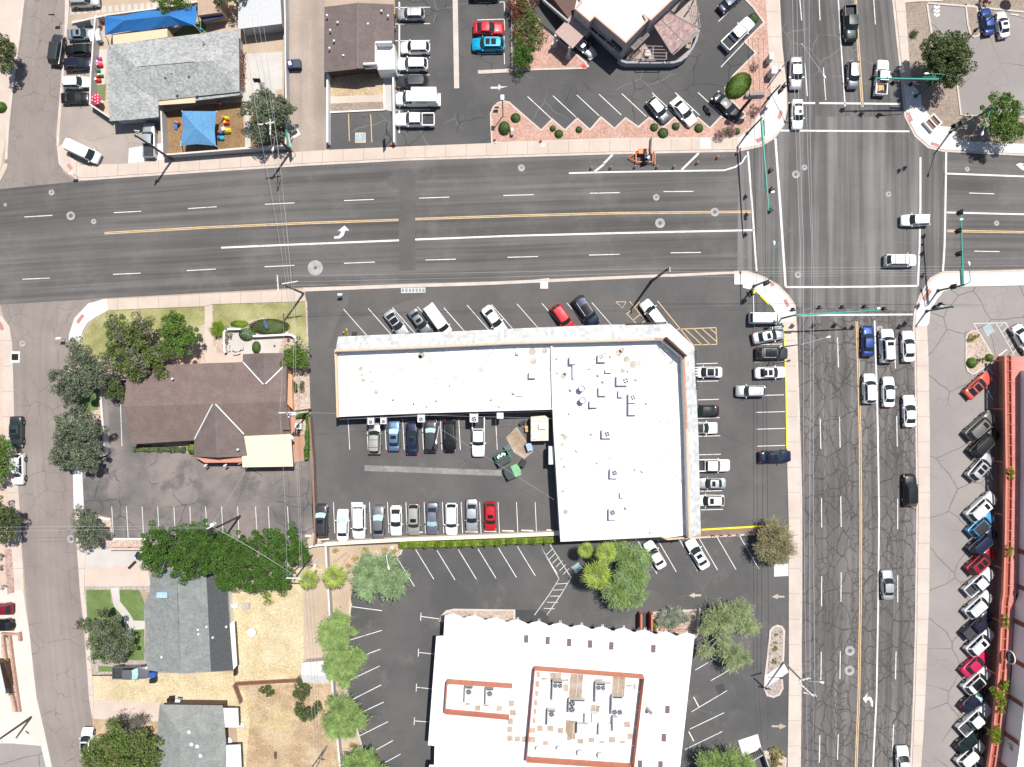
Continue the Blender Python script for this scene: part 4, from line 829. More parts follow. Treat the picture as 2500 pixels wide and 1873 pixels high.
 ('suv','maroon',-3,1487,180,66,'maroon SUV cut by the left edge on the pale driveway','',(),GS),
 ('suv','black',-4,1526,180,68,'black off-road vehicle with a spare wheel, left edge','',('spare',),GS),
 ('pickup','grey',321,1641,0,88,'grey pickup with a cyan windshield shade beside the blue bin','',('shade',),GS),
]
for c in CARS: c = list(c)+['', (), GP][len(c)-7:]; car(*c[:7], roof=c[7], opts=c[8], group=c[9])
# lumber lying in the white pickup
c = W(2150, 210, 1.0); m = MB()
for i, (dx, w, l) in enumerate(((-.5, .3, 1.7), (-.15, .3, 1.7), (.2, .3, 1.5), (.5, .25, 1.7))): m.box((c.x+dx*.85, c.y+.05*i, .82+.06*(i % 2)), (w*.9, l, .1), .04*(i-1.5))
one(m, 'lumber_stack', LUMBER, 'pale boards lying in the bed of the white pickup on the avenue', 'lumber')
def text(s, loc, size, rot, mat, name='lettering', parent=None, ext=.01):
    cu = bpy.data.curves.new(name, 'FONT'); cu.body = s; cu.size = size; cu.extrude = ext; cu.align_x = 'CENTER'; cu.align_y = 'CENTER'
    tmp = bpy.data.objects.new(name, cu); COL.objects.link(tmp); dg = bpy.context.evaluated_depsgraph_get(); me = bpy.data.meshes.new_from_object(tmp.evaluated_get(dg))
    bpy.data.objects.remove(tmp); me.materials.clear(); me.materials.append(mat); o = bpy.data.objects.new(name, me); COL.objects.link(o)
    R = rot if isinstance(rot, Matrix) else rot.to_matrix()
    L0 = ORG.get(parent.name, Vector((0, 0, 0))) if parent else Vector((0, 0, 0)); off = Vector(loc)-L0
    if parent: o.parent = parent
    if parent is not None and abs(parent.rotation_euler.z) > 1e-4:
        Q = Matrix.Rotation(-parent.rotation_euler.z, 3, 'Z'); off = Q@off; R = Q@R
    me.transform(Matrix.Translation(off)@R.to_4x4()); return o
from mathutils import Euler
tr = [o for o in COL.objects if o.name.startswith('box_truck')][0]
# the truck faces left, so its lettered flank faces the bottom of the picture
Rf = Euler((math.radians(90), 0, 0))
text('TARGET', tr.location+Vector((.95, -1.17, 2.25)), .5, Rf, TRIM, parent=tr)
# motorcycle
t = thing('motorcycle', 'black motorcycle parked between the white sedan and black sedan', 'motorcycle', W(1725, 271), None, math.radians(-55))
for x in (-.7, .7):
    m = MB(); m.tube((x, -.06, .31), (x, .06, .31), .31, n=16); m.build('wheel', TYRE, t, local=True)
m = MB(); m.dome((.18, 0, .72), .34, .17, .2); m.box((.1, 0, .5), (.7, .22, .34)); m.build('body', paint('black'), t, local=True, smooth=True)
m = MB(); m.dome((-.4, 0, .72), .38, .15, .1); m.build('seat', TRIM, t, local=True, smooth=True)
m = MB(); m.tube((.45, -.38, 1.0), (.45, .38, 1.0), .025); m.tube((.5, 0, .95), (.72, 0, .35), .05); m.build('handlebar', RIM, t, local=True)
m = MB(); m.tube((-.75, -.16, .35), (.1, -.16, .3), .05); m.build('exhaust', RIM, t, local=True)
# ================= PLANTS =================
def leafmat(name, c1, c2, trans=.25):
    t = NT(name); g = t.n('ShaderNodeNewGeometry'); co = t.coord()
    c = t.mix(g.outputs['Random Per Island'], tuple(c1), tuple(c2))
    c = t.fac(c, t.noise(co, .9, 3), .3, .7, .72, 1.25)
    t.l(c, t.b.inputs['Base Color']); t.b.inputs['Roughness'].default_value = .6; t.b.inputs['Specular IOR Level'].default_value = .25
    tr = t.n('ShaderNodeBsdfTranslucent'); t.l(c, tr.inputs[0]); mx = t.n('ShaderNodeMixShader'); mx.inputs[0].default_value = trans
    out = t.t.nodes['Material Output']; t.l(t.b.outputs[0], mx.inputs[1]); t.l(tr.outputs[0], mx.inputs[2]); t.l(mx.outputs[0], out.inputs[0]); return t.m
LM = dict(olive=leafmat('foliage_olive', (.12, .145, .085), (.24, .275, .18)), green=leafmat('foliage_green', (.09, .165, .03), (.18, .28, .06)),
          ficus=leafmat('foliage_deep_green', (.055, .125, .02), (.115, .215, .04)), dark=leafmat('foliage_dark', (.065, .095, .03), (.16, .2, .075)),
          mid=leafmat('foliage_mid', (.11, .15, .04), (.22, .27, .085)), grey=leafmat('foliage_grey', (.16, .145, .12), (.27, .25, .21)),
          palo=leafmat('foliage_feathery', (.22, .33, .1), (.4, .53, .2), .35), palo2=leafmat('foliage_pale_feathery', (.28, .34, .16), (.46, .52, .28), .35), mesq=leafmat('foliage_bluegreen', (.24, .36, .17), (.4, .52, .28), .35),
          gold=leafmat('foliage_golden', (.26, .23, .12), (.44, .4, .24), .3), lime=leafmat('foliage_lime', (.17, .26, .02), (.3, .4, .05), .35), palm=leafmat('foliage_palm', (.26, .36, .05), (.5, .58, .14), .35),
          pink=leafmat('foliage_pink_flowers', (.2, .14, .12), (.62, .36, .4)), red=leafmat('foliage_reddish', (.15, .06, .03), (.3, .1, .06)), yellow=leafmat('foliage_yellow', (.3, .28, .03), (.5, .42, .06)), bush=leafmat('foliage_clipped', (.06, .12, .03), (.12, .2, .06)),
          straw=leafmat('foliage_straw', (.4, .3, .1), (.62, .48, .2)), white=leafmat('foliage_silvery', (.12, .15, .08), (.5, .52, .42)))
BARKM = plain('bark', (.16, .12, .09), .9, var=.3, scale=6); BARKG = plain('bark_pale', (.3, .29, .22), .9, var=.2, scale=6)
def quads(name, C, U, V, mats, parent, midx=None):
    """leaf quads: centres C, half vectors U, V (numpy Nx3) - kite shaped"""
    N = len(C); off = np.array(ORG[parent.name]) if parent else 0
    P = np.stack([C-U, C+V*.8, C+U, C-V*.8], 1).reshape(-1, 3)-off
    me = bpy.data.meshes.new(name); me.vertices.add(4*N); me.vertices.foreach_set('co', P.astype(np.float32).ravel())
    me.loops.add(4*N); me.loops.foreach_set('vertex_index', np.arange(4*N, dtype=np.int32)); me.polygons.add(N)
    me.polygons.foreach_set('loop_start', np.arange(0, 4*N, 4, dtype=np.int32)); me.polygons.foreach_set('loop_total', np.full(N, 4, dtype=np.int32))
    for m_ in mats: me.materials.append(m_)
    if midx is not None: me.polygons.foreach_set('material_index', midx.astype(np.int32))
    me.update(); me.validate(); o = bpy.data.objects.new(name, me); COL.objects.link(o); o.parent = parent; ORG[o.name] = ORG[parent.name]; return o
def unit(n):
    v = RNG.normal(size=(n, 3)); return v/np.linalg.norm(v, axis=1, keepdims=True)
def leaf_pts(lobes, dens, size, clump=.34):
    """lobes: (centre, rx, rz). Leaves gather in clumps on and inside each ellipsoid"""
    C = []; 
    for c, r, rz in lobes:
        K = max(6, int(4.6*r*r*.55)+7); d = unit(K); d[:, 2] = np.abs(d[:, 2])*1.1-.25; rad = RNG.uniform(.5, 1.12, (K, 1))
        cc = np.array(c)+d*np.array([r, r, rz])*rad*.86; n = int(dens*r*r*3.1/K)
        cr = RNG.uniform(.5, 1.3, (K, 1, 1))*clump*min(r, 2.1)*1.08
        g = RNG.normal(size=(K, n, 3)); g /= np.linalg.norm(g, axis=2, keepdims=True); g *= RNG.uniform(.3, 1, (K, n, 1))**.5
        C.append((cc[:, None, :]+g*cr*np.array([1, 1, .75])).reshape(-1, 3))
    C = np.concatenate(C); C[:, 2] = np.maximum(C[:, 2], .12); n = len(C)
    u = unit(n); u[:, 2] *= .6; w = np.cross(u, unit(n)); w /= np.linalg.norm(w, axis=1, keepdims=True); s = RNG.uniform(.6, 1.3, (n, 1))*size
    return C, u*s, w*s*.62
def plant(name, label, cat, lobes, style='leaf', mat='green', dens=70, size=.17, group=None, trunk=.16, base=None, mat2=None, bark=None, sub='crown', clump=.34):
    """lobes: (px, py, radius px, centre height m[, vertical radius m])"""
    Ls = []
    for l in lobes:
        r = l[2]*S*(H-l[3])/H*(1.16 if style == 'leaf' and l[2] > 12 else 1.0); Ls.append((W(l[0], l[1], l[3]), r, l[4] if len(l) > 4 else r*.7))
    b = W(*base) if base else Vector((sum(l[0].x for l in Ls)/len(Ls), sum(l[0].y for l in Ls)/len(Ls), 0)); b.z = 0
    t = thing(name, label, cat, b, group)
    if trunk:
        m = MB(); top = Ls[0][0].copy(); zt = min(l[0].z for l in Ls)*.5; mid = b+Vector((0, 0, max(.3, zt)))
        m.tube(b-Vector((0, 0, .05)), mid, trunk*1.25, trunk, 8)
        for c, r, rz in Ls:
            for k in range(3 if r > 1.2 else 2):
                a = random.uniform(0, 6.28); e = c+Vector((math.cos(a)*r*.55, math.sin(a)*r*.55, rz*.25)); q = mid.lerp(e, .5)+Vector((0, 0, .2)); m.path([mid, q, e], trunk*.7, trunk*.18, 6)
        m.build('trunk', bark or BARKM, t)
    if style == 'leaf':
        C, U, V = leaf_pts([(tuple(c), r, rz) for c, r, rz in Ls], dens*1.15, size*1.08, clump)
    else:       # feathery: fine blades in sprays that run outward from each lobe's heart
        Cs = []; Us = []; Vs = []
        for c, r, rz in Ls:
            K = int(7*r*r*.5)+20; d = unit(K); d[:, 2] = np.abs(d[:, 2])*.8-.05; M = int(dens*r*r*3.1/K)+6
            t_ = RNG.uniform(.12, 1.0, (K, M, 1))*RNG.uniform(.75, 1.15, (K, 1, 1)); jit = RNG.normal(size=(K, M, 3))*(.05+.12*t_)
            P = d[:, None, :]*t_+jit; P *= np.array([r, r, rz]); P[:, :, 2] -= (t_[:, :, 0]**2)*rz*.35
            dirs = d[:, None, :]+RNG.normal(size=(K, M, 3))*.38; dirs /= np.linalg.norm(dirs, axis=2, keepdims=True)
            Cs.append((np.array(tuple(c))+P).reshape(-1, 3)); Us.append(dirs.reshape(-1, 3))
        C = np.concatenate(Cs); C[:, 2] = np.maximum(C[:, 2], .12); U = np.concatenate(Us); n = len(C); V = np.cross(U, np.array([0, 0, 1])+unit(n)*.5); V /= np.linalg.norm(V, axis=1, keepdims=True)+1e-6
        s = RNG.uniform(.6, 1.3, (n, 1))*size; U = U*s*1.7; V = V*s*.3
    mats = [LM[mat]]; idx = None
    if mat2: mats.append(LM[mat2]); ph = np.sin(C[:, 0]*1.3+C[:, 1]*.9)+RNG.normal(size=len(C))*.6; idx = (ph > .75).astype(int)
    quads(sub, C, U, V, mats, t, idx); return t
def palm(name, label, px, py, r, z, group=None, n=22, mat='palm'):
    c = W(px, py, z); b = Vector((c.x, c.y, 0)); t = thing(name, label, 'palm tree', b, group)
    m = MB(); m.path([b, b+Vector((.05, 0, z*.5)), c], .26, .2, 10); m.build('trunk', BARKG, t); R = r*S*(H-z)/H
    m = MB()
    for i in range(n):
        a = i*2.39996; k = .16+.84*(i/n)**.75; el = math.radians(48-54*(i/n)); d = Vector((math.cos(a)*math.cos(el), math.sin(a)*math.cos(el), math.sin(el))); sl = R*.48*k
        q = c+d*sl; m.tube(c, q, .03, .02, 4, m=1, cap=False); side = d.cross(Vector((0, 0, 1))).normalized(); up = side.cross(d).normalized()
        nb = 9; fr = R*.5
        for j in range(nb):
            th = math.radians(-78+156*j/(nb-1)); dd = (d*math.cos(th)+side*math.sin(th)).normalized(); w = side*math.cos(th)-d*math.sin(th); L_ = fr*(.75+.25*math.cos(th))*random.uniform(.9, 1.05)
            p1 = q+dd*L_*.62+up*.02; p2 = q+dd*L_-Vector((0, 0, L_*.3)); ww = L_*.062
            m.add([q, p1-w*ww, p2, p1+w*ww], [(0, 1, 2, 3)], 0)
    m.build('fronds', [LM[mat], BARKG], t); return t
def clip(name, label, px, py, r, z=.55, ry=None, mat='bush', group='clipped round shrubs', rot=0, dens=330, size=.07, mat2=None, cat='bush'):
    ry = r if ry is None else ry; c = W(px, py, z); t = thing(name, label, cat, (c.x, c.y, 0), group); rr = np.array([r*S, ry*S, z]); n = int(dens*max(r*S, .5)*max(ry*S, .5)*4)+60
    d = unit(n); d[:, 2] = np.abs(d[:, 2]); P = d*rr*RNG.uniform(.9, 1.04, (n, 1)); ca, sa = math.cos(rot), math.sin(rot)
    P = np.stack([P[:, 0]*ca-P[:, 1]*sa, P[:, 0]*sa+P[:, 1]*ca, P[:, 2]*1.15+.05], 1)+np.array([c.x, c.y, 0])
    u = np.cross(d, unit(n)); u /= np.linalg.norm(u, axis=1, keepdims=True); u += unit(n)*.35; v = np.cross(d, u); s = RNG.uniform(.7, 1.3, (n, 1))*size
    m = MB(); m.dome((0, 0, 0), r*S*.92, ry*S*.92, z*1.1, nu=14, nv=5); m.v = [(x*ca-y*sa+c.x, x*sa+y*ca+c.y, zz) for x, y, zz in m.v]; m.build('inner_mass', LM[mat], t)
    quads('leaves', P, u*s*1.4, v*s, [LM[mat]]+([LM[mat2]] if mat2 else []), t, (RNG.random(n) > .7).astype(int) if mat2 else None); return t
# --- west trees
plant('leafy_tree', 'bright green leafy tree beside the concrete path of the brown shingle house', 'tree', [(434, 805, 36, 4.5), (455, 838, 36, 4.2), (415, 845, 30, 3.8), (425, 780, 22, 4)], 'leaf', 'green', 120, .16)
plant('mixed_tree', 'olive green tree with grey twigs in the middle of the corner grove', 'tree', [(310, 835, 42, 5), (350, 800, 34, 4.6), (335, 880, 42, 4.6), (375, 870, 34, 4), (290, 800, 30, 4), (385, 905, 24, 3.2), (280, 880, 34, 4.4)], 'leaf', 'mid', 95, .17, mat2='grey')
plant('olive_tree', 'grey-green olive tree leaning over the side street below the corner ramp', 'tree', [(190, 850, 26, 4), (205, 890, 40, 4.8), (160, 925, 36, 4.2), (205, 940, 40, 4.6), (165, 965, 26, 3.6), (232, 905, 36, 4.6)], 'leaf', 'olive', 110, .15)
plant('olive_tree', 'small dark olive tree against the left corner of the brown shingle roof', 'tree', [(285, 955, 24, 3), (275, 935, 24, 3.2)], 'leaf', 'dark', 110, .14)
plant('olive_tree', 'wide rounded grey-green tree at the lot entrance off the side street', 'tree', [(180, 1040, 44, 5), (215, 1055, 38, 4.8), (165, 1095, 40, 4.4), (205, 1105, 40, 4.4), (150, 1120, 26, 3.5), (222, 1135, 20, 3)], 'leaf', 'olive', 115, .16)
plant('olive_tree', 'small grey-green tree in the pebble corner below the worn lot', 'tree', [(208, 1270, 32, 3.4), (235, 1300, 28, 3), (205, 1310, 26, 2.8)], 'leaf', 'olive', 110, .14)
for i, (lab, lb) in enumerate((('leftmost deep green tree of the dense belt above the grey shingle house', [(385, 1320, 40, 6), (370, 1355, 34, 5.5), (425, 1330, 38, 6), (400, 1375, 34, 5.5)]),
        ('second deep green tree of the dense belt, below the leaning brown pole', [(470, 1315, 38, 6), (500, 1305, 34, 6), (480, 1365, 42, 6), (520, 1395, 34, 5), (445, 1385, 32, 5)]),
        ('third deep green tree of the dense belt, with bare branches at its top', [(555, 1320, 36, 6), (540, 1350, 34, 6), (600, 1330, 24, 5.6), (570, 1385, 42, 6), (590, 1350, 26, 6), (615, 1410, 36, 5.5), (560, 1415, 28, 5)]),
        ('rightmost deep green tree of the dense belt beside the white pole arm', [(655, 1318, 36, 6), (635, 1370, 34, 5.8), (705, 1325, 38, 6), (680, 1355, 38, 6), (655, 1400, 42, 5.6), (730, 1350, 26, 5.5), (690, 1400, 30, 5), (685, 1425, 26, 4)]))):
    plant('ficus_tree', lab, 'tree', lb, 'leaf', 'ficus', 150, .13, 'dense belt of deep green trees', .2, bark=BARKG, clump=.3)
palm('fan_palm', 'left one of two lime fan palms by the backyard wall', 752, 1414, 32, 4.5, 'fan palms by the backyard wall')
palm('fan_palm', 'right and larger one of two lime fan palms by the backyard wall', 816, 1408, 40, 5, 'fan palms by the backyard wall')
plant('feathery_tree', 'blue-green feathery tree under the curved lamp arm', 'tree', [(900, 1400, 42, 3.8), (935, 1385, 36, 4), (955, 1425, 40, 3.6), (895, 1435, 30, 3.2), (975, 1415, 22, 3)], 'feather', 'mesq', 330, .17)
plant('feathery_tree', 'upper lime feathery tree on the backyard wall', 'tree', [(815, 1540, 36, 4), (830, 1520, 26, 4), (800, 1565, 28, 3.6), (850, 1545, 20, 3.4)], 'feather', 'palo', 330, .16)
plant('feathery_tree', 'middle feathery tree overhanging the small shed', 'tree', [(825, 1595, 34, 4), (845, 1620, 34, 4), (870, 1600, 24, 3.6), (840, 1650, 32, 3.6), (812, 1632, 26, 3.4)], 'feather', 'palo', 330, .16)
plant('feathery_tree', 'lower feathery tree beside the slanted bays and wall', 'tree', [(830, 1735, 38, 4), (820, 1770, 34, 3.8), (860, 1755, 34, 3.6), (845, 1785, 26, 3.2)], 'feather', 'palo', 330, .16)
plant('feathery_tree', 'feathery tree cut by the bottom edge left of the white roof', 'tree', [(870, 1872, 36, 3.6), (905, 1855, 24, 3.4), (920, 1885, 28, 3.2)], 'feather', 'palo', 330, .16)
plant('backyard_bush', 'dark bush at the corner of the small shed', 'bush', [(735, 1682, 24, 1.6)], 'leaf', 'dark', 150, .12)
plant('backyard_bush', 'round dark green bush under the backyard wires', 'bush', [(749, 1728, 26, 1.8), (745, 1745, 20, 1.4)], 'leaf', 'dark', 150, .12)
plant('backyard_bush', 'low flat green bush along the wooden fence', 'bush', [(648, 1686, 14, .5, .5), (664, 1684, 13, .5, .5)], 'leaf', 'dark', 170, .1, trunk=0)
plant('backyard_bush', 'small green clump below the deep green trees', 'bush', [(650, 1462, 18, .5, .5)], 'leaf', 'lime', 60, .1, trunk=0)
plant('yard_tree', 'grey-green tree with a bare branch over the side street, in the green lawn', 'tree', [(265, 1520, 36, 4.2), (245, 1550, 32, 4), (285, 1555, 34, 4), (260, 1580, 36, 3.6), (300, 1580, 24, 3.2), (225, 1525, 22, 3.8), (285, 1600, 20, 3), (200, 1525, 14, 3.6)], 'leaf', 'olive', 105, .14, mat2='dark')
plant('yard_tree', 'big green tree with brown bare twigs at the bottom left beside the white hatchback', 'tree', [(290, 1800, 46, 5), (250, 1840, 46, 5), (320, 1850, 50, 5), (355, 1825, 36, 4.4), (270, 1870, 40, 4.6), (350, 1870, 36, 4), (375, 1850, 22, 4)], 'leaf', 'mid', 80, .16, mat2='green')
plant('bare_shrub', 'leafless brown shrub above the big green bottom left tree', 'shrub', [(285, 1765, 28, 1.8), (325, 1775, 30, 1.6), (345, 1755, 18, 1.4)], 'feather', 'grey', 55, .16)
plant('leafy_tree', 'dark tree cut by the left edge, upper left', 'tree', [(5, 110, 26, 4), (15, 130, 26, 4), (12, 160, 20, 3.6)], 'leaf', 'dark', 110, .15)
clip('round_bush', 'dark green round bush on the left edge above the corner', -4, 258, 13, .8, mat='ficus')
plant('leafy_tree', 'light green tree beside the white SUV at the left edge', 'tree', [(0, 1095, 30, 3.6), (8, 1135, 24, 3.4), (-5, 1160, 22, 3)], 'leaf', 'green', 110, .15)
plant('leafy_tree', 'dark green tree cut by the left edge below the pale tree', 'tree', [(8, 1250, 32, 4), (5, 1290, 32, 4), (22, 1270, 24, 3.6)], 'leaf', 'dark', 120, .15)
plant('low_shrub', 'sparse silvery shrubs cut by the left edge below the dark green tree', 'shrub', [(4, 1360, 9, .6), (2, 1385, 9, .6), (8, 1435, 8, .6)], 'leaf', 'white', 140, .1, trunk=0)
for i, (x, y, r, mt, lab) in enumerate(((16, 1555, 8, 'gold', 'golden shrub at the top of the brick planter'), (13, 1612, 9, 'yellow', 'yellow shrub in the brick planter'), (18, 1638, 8, 'mid', 'grey-green shrub in the brick planter'), (28, 1692, 7, 'mid', 'small dark shrub low in the brick planter'), (26, 1671, 4, 'gold', 'tiny golden tuft in the brick planter'))):
    plant('planter_shrub', lab, 'shrub', [(x, y, r, .4, .4)], 'leaf', mt, 200, .08, 'shrubs in the brick planter', trunk=0)
# --- north
plant('olive_tree', 'dusty olive tree behind the crossed power pole arms', 'tree', [(640, 258, 34, 4.4), (665, 270, 36, 5), (690, 285, 30, 4.6), (655, 310, 36, 4.6), (625, 320, 26, 4), (600, 265, 18, 4), (640, 235, 16, 4), (700, 265, 18, 4)], 'leaf', 'olive', 120, .15)
plant('leafy_tree', 'bright tree at the top edge above the blue shade sail', 'tree', [(410, 2, 26, 4), (440, -8, 24, 4), (390, -10, 20, 4)], 'leaf', 'green', 120, .14)
plant('leafy_tree', 'dark tree at the top edge over the tan flat roof', 'tree', [(545, -12, 26, 4), (580, -15, 24, 4)], 'leaf', 'dark', 120, .14)
plant('hedge_shrub', 'reddish shrub mass at the top of the long bed', 'shrub', [(1262, 15, 26, 1.6), (1270, 35, 22, 1.6), (1285, 10, 22, 1.6)], 'leaf', 'red', 120, .12, mat2='mid')
plant('hedge_shrub', 'loose olive shrub leaning over the drive-through bed', 'shrub', [(1290, 45, 22, 1.6), (1300, 65, 24, 1.4), (1310, 90, 20, 1.2)], 'leaf', 'mid', 110, .12)
plant('hedge_shrub', 'reddish-green shrub in the middle of the long bed', 'shrub', [(1268, 70, 20, 1.6), (1280, 95, 22, 1.6)], 'leaf', 'mid', 130, .12, mat2='red')
plant('hedge_shrub', 'dense rounded green shrub at the bottom of the long bed', 'shrub', [(1278, 120, 24, 1.7), (1274, 146, 26, 1.8), (1285, 140, 20, 1.6)], 'leaf', 'ficus', 190, .1)
for x, y, r, lab in ((1259, 286, 12, 'round bush right of the lamp post in the pink gravel'), (1350, 311.5, 7.5, 'small round bush below the first zigzag point'), (1364.6, 325, 10.5, 'round bush beside the sidewalk below the first zigzag point'), (1414, 314.6, 8, 'lone round bush below the second zigzag point'),
                     (1598, 309, 10, 'round bush left of the larger one, below the grey hatchback'), (1620, 323, 13, 'largest round bush below the grey hatchback'), (1651, 306.6, 9.5, 'round bush in front of the white sedan with a small sunroof'), (1707.6, 311, 11, 'round bush below the motorcycle'), (1841, 42, 12.5, 'round bush in front of the white pickup, upper gravel strip'),
                     (1800.6, 319, 8, 'green bush beside the pink oleander at the corner')):
    clip('round_bush', lab, x, y, r)
clip('round_bush', 'tall egg shaped bush beside the metal cabinet in the pink gravel', 1231, 309, 14, 1.0, 17)
clip('oval_hedge', 'large clipped oval hedge beside the restaurant sign', 1806, 205, 25, .9, 38, mat='green', group=None, rot=-.75, cat='hedge')
for x, y, r, lab in ((1756, 326, 13, 'pink flowering oleander left of the two at the corner'), (1785, 318, 15, 'larger pink oleander at the lower gravel corner'), (1843, 267, 13, 'round pink oleander near the signal pole'), (1844, 162, 11, 'sparse pink and green shrub near the utility cabinets')):
    plant('oleander', lab, 'shrub', [(x, y, r, .7, .6)], 'leaf', 'pink', 240, .08, 'pink oleanders', trunk=.04, mat2='mid')
plant('round_tree', 'big dark round tree at the corner right of the avenue', 'tree', [(2290, 125, 36, 5.5), (2325, 120, 38, 5.5), (2340, 155, 34, 5.2), (2290, 170, 38, 5), (2320, 180, 34, 4.8), (2310, 145, 34, 6.2), (2275, 150, 26, 4.6)], 'leaf', 'dark', 120, .17, trunk=.2)
plant('leafy_tree', 'bright green spreading tree at the upper right sidewalk', 'tree', [(2435, 265, 30, 5), (2470, 275, 26, 5), (2420, 290, 26, 4.6), (2460, 310, 34, 4.6), (2440, 330, 24, 4), (2485, 315, 22, 4), (2455, 245, 18, 5)], 'leaf', 'green', 90, .16)
plant('desert_plant', 'spiky dark plant in the gravel right of the avenue sidewalk', 'shrub', [(2233, 82, 10, .4, .4)], 'feather', 'dark', 200, .12, trunk=0)
plant('desert_plant', 'red flowering bush at the top edge of the right side walkway', 'shrub', [(2405, 2, 13, .8)], 'leaf', 'red', 170, .1, trunk=.04)
# --- patio plants of the brown shingle house
plant('spiky_palm_bush', 'bright spiky palm bush at the patio gate', 'bush', [(533, 803, 19, .9, .8)], 'feather', 'lime', 420, .14, trunk=.05)
clip('box_hedge', 'flat clipped box hedge left of the patio wall', 600, 816, 20, .8, 16, group=None, mat2='white', cat='hedge'); clip('box_hedge', 'upright clipped shrub in the patio', 623, 848, 10.5, .7, 15, group=None, cat='hedge')
plant('patio_shrub', 'yellow-green shrub inside the left patio wall', 'shrub', [(557, 818, 10, .8), (553, 832, 9, .8)], 'leaf', 'gold', 210, .09, trunk=.04)
clip('ground_cover', 'dark mounded ground cover behind the blue garden sign', 655, 798, 50, .45, 20, mat='dark', group=None, dens=160, cat='hedge'); clip('ground_cover', 'lime ground cover between lawn and box hedge', 583, 791, 22, .35, 9, mat='lime', group=None, dens=200, cat='hedge')
plant('round_tree', 'dense round bright tree at the right corner of the brown shingle house', 'tree', [(722, 860, 26, 3), (728, 885, 24, 3), (712, 880, 22, 2.8), (735, 865, 18, 2.8)], 'leaf', 'green', 190, .12)
plant('patio_shrub', 'small dark shrub in the pebbles below the dense round tree', 'shrub', [(728, 944, 13, .7)], 'leaf', 'dark', 200, .1, trunk=.03)
m = None
def hedge(name, label, pts, w, h, mat, mat2=None, dens=420, size=.1, cat='hedge', kd=.6):
    P = G(pts, h*.6); L_ = sum((P[i+1]-P[i]).length for i in range(len(P)-1)); t = thing(name, label, cat, (P[0].x, P[0].y, 0)); n = int(dens*L_*w*.8)
    seg = RNG.integers(0, len(P)-1, n) if len(P) > 2 else np.zeros(n, int); u = RNG.uniform(0, 1, n); lens = np.array([(P[i+1]-P[i]).length for i in range(len(P)-1)]); seg = RNG.choice(len(P)-1, n, p=lens/lens.sum())
    A = np.array([tuple(p) for p in P]); C = A[seg]*(1-u[:, None])+A[seg+1]*u[:, None]; d = A[seg+1]-A[seg]; d /= np.linalg.norm(d, axis=1, keepdims=True); nn = np.stack([-d[:, 1], d[:, 0], np.zeros(n)], 1)
    th = RNG.uniform(-.2, 3.34, n); wob = 1+.22*np.sin(C[:, 0]*3.1+C[:, 1]*2.3)+.12*np.sin(C[:, 0]*7+1)
    r = RNG.uniform(.75, 1.05, n)*wob; C = C*np.array([1, 1, 0])+nn*(np.cos(th)*w/2*r)[:, None]+np.array([0, 0, 1])*(np.abs(np.sin(th))*h*r)[:, None]
    uu = unit(n)*np.array([1, 1, .6]); vv = np.cross(uu, unit(n)); vv /= np.linalg.norm(vv, axis=1, keepdims=True); s = RNG.uniform(.7, 1.3, (n, 1))*size
    m = MB(); m.strip([(p.x, p.y) for p in P], w*.7, 0, z1=h*.7); m.build('inner_mass', LM[mat], t)
    quads('leaves', C, uu*s, vv*s*.7, [LM[mat]]+([LM[mat2]] if mat2 else []), t, (RNG.random(n) > .7).astype(int) if mat2 else None); return t
hedge('long_hedge', 'long lime hedge along the wall below the court bays', [(975, 1330), (1040, 1329), (1120, 1327), (1190, 1325), (1250, 1320), (1300, 1320), (1356, 1317)], 1.35, 1.3, 'lime', 'green')
hedge('narrow_hedge', 'tall narrow green hedge between the brown shingle house and the court', [(752, 1012), (749, 1060), (747, 1122)], .65, 1.6, 'green'); hedge('narrow_hedge', 'short hedge piece beside the pole transformers', [(722, 1016), (750, 1014)], .8, 1.4, 'ficus')
hedge('flower_hedge', 'silvery low hedge along the front eave of the brown shingle house', [(325, 1096), (390, 1097), (452, 1099)], .95, .7, 'dark', 'white')
clip('round_bush', 'bright bush at the end of the silvery hedge', 465, 1096, 12, 1.0, 15, mat='green')
# --- south east
for x, y, r, z, lab in ((1430, 1344, 25, 5, 'smallest fan palm at the corner of the strip mall'), (1480, 1350, 34, 5.8, 'middle fan palm beside the feathery tree'), (1458, 1404, 46, 6.2, 'largest fan palm beside the blue accessible panel')): palm('fan_palm', lab, x, y, r, z, 'fan palms at the strip mall corner', 26)
plant('feathery_tree', 'large blue-green feathery tree below the strip mall roof', 'tree', [(1548, 1365, 38, 4.4), (1545, 1405, 40, 4.2), (1515, 1440, 42, 4), (1550, 1450, 32, 3.8), (1515, 1345, 24, 4)], 'feather', 'palo', 360, .17, mat2='mesq')
plant('desert_tree', 'golden brown thorny tree at the avenue sidewalk', 'tree', [(1893, 1310, 38, 3.6), (1910, 1340, 34, 3.4), (1870, 1335, 32, 3.2), (1895, 1355, 26, 3)], 'feather', 'gold', 310, .15)
plant('palo_verde', 'sprawling sparse pale green tree right of the lower white roof', 'tree', [(1760, 1510, 42, 4.4), (1800, 1500, 38, 4.2), (1825, 1530, 30, 4), (1725, 1530, 22, 4), (1722, 1585, 24, 3.6), (1785, 1600, 38, 3.6), (1815, 1610, 24, 3.4), (1770, 1565, 22, 3.8)], 'feather', 'palo2', 130, .18, bark=BARKG)
plant('feathery_tree', 'green feathery tree cut by the bottom edge beside the trash enclosure', 'tree', [(1740, 1872, 36, 4), (1780, 1868, 36, 4), (1815, 1872, 28, 3.6)], 'feather', 'palo', 340, .16)
plant('fan_cluster', 'grey fan palms in the bed above the lower white roof', 'shrub', [(1622, 1512, 20, 1.4, .8), (1650, 1505, 20, 1.6, .8), (1670, 1508, 14, 1.3, .7), (1640, 1525, 18, 1.2, .7)], 'feather', 'white', 150, .2, trunk=.06)
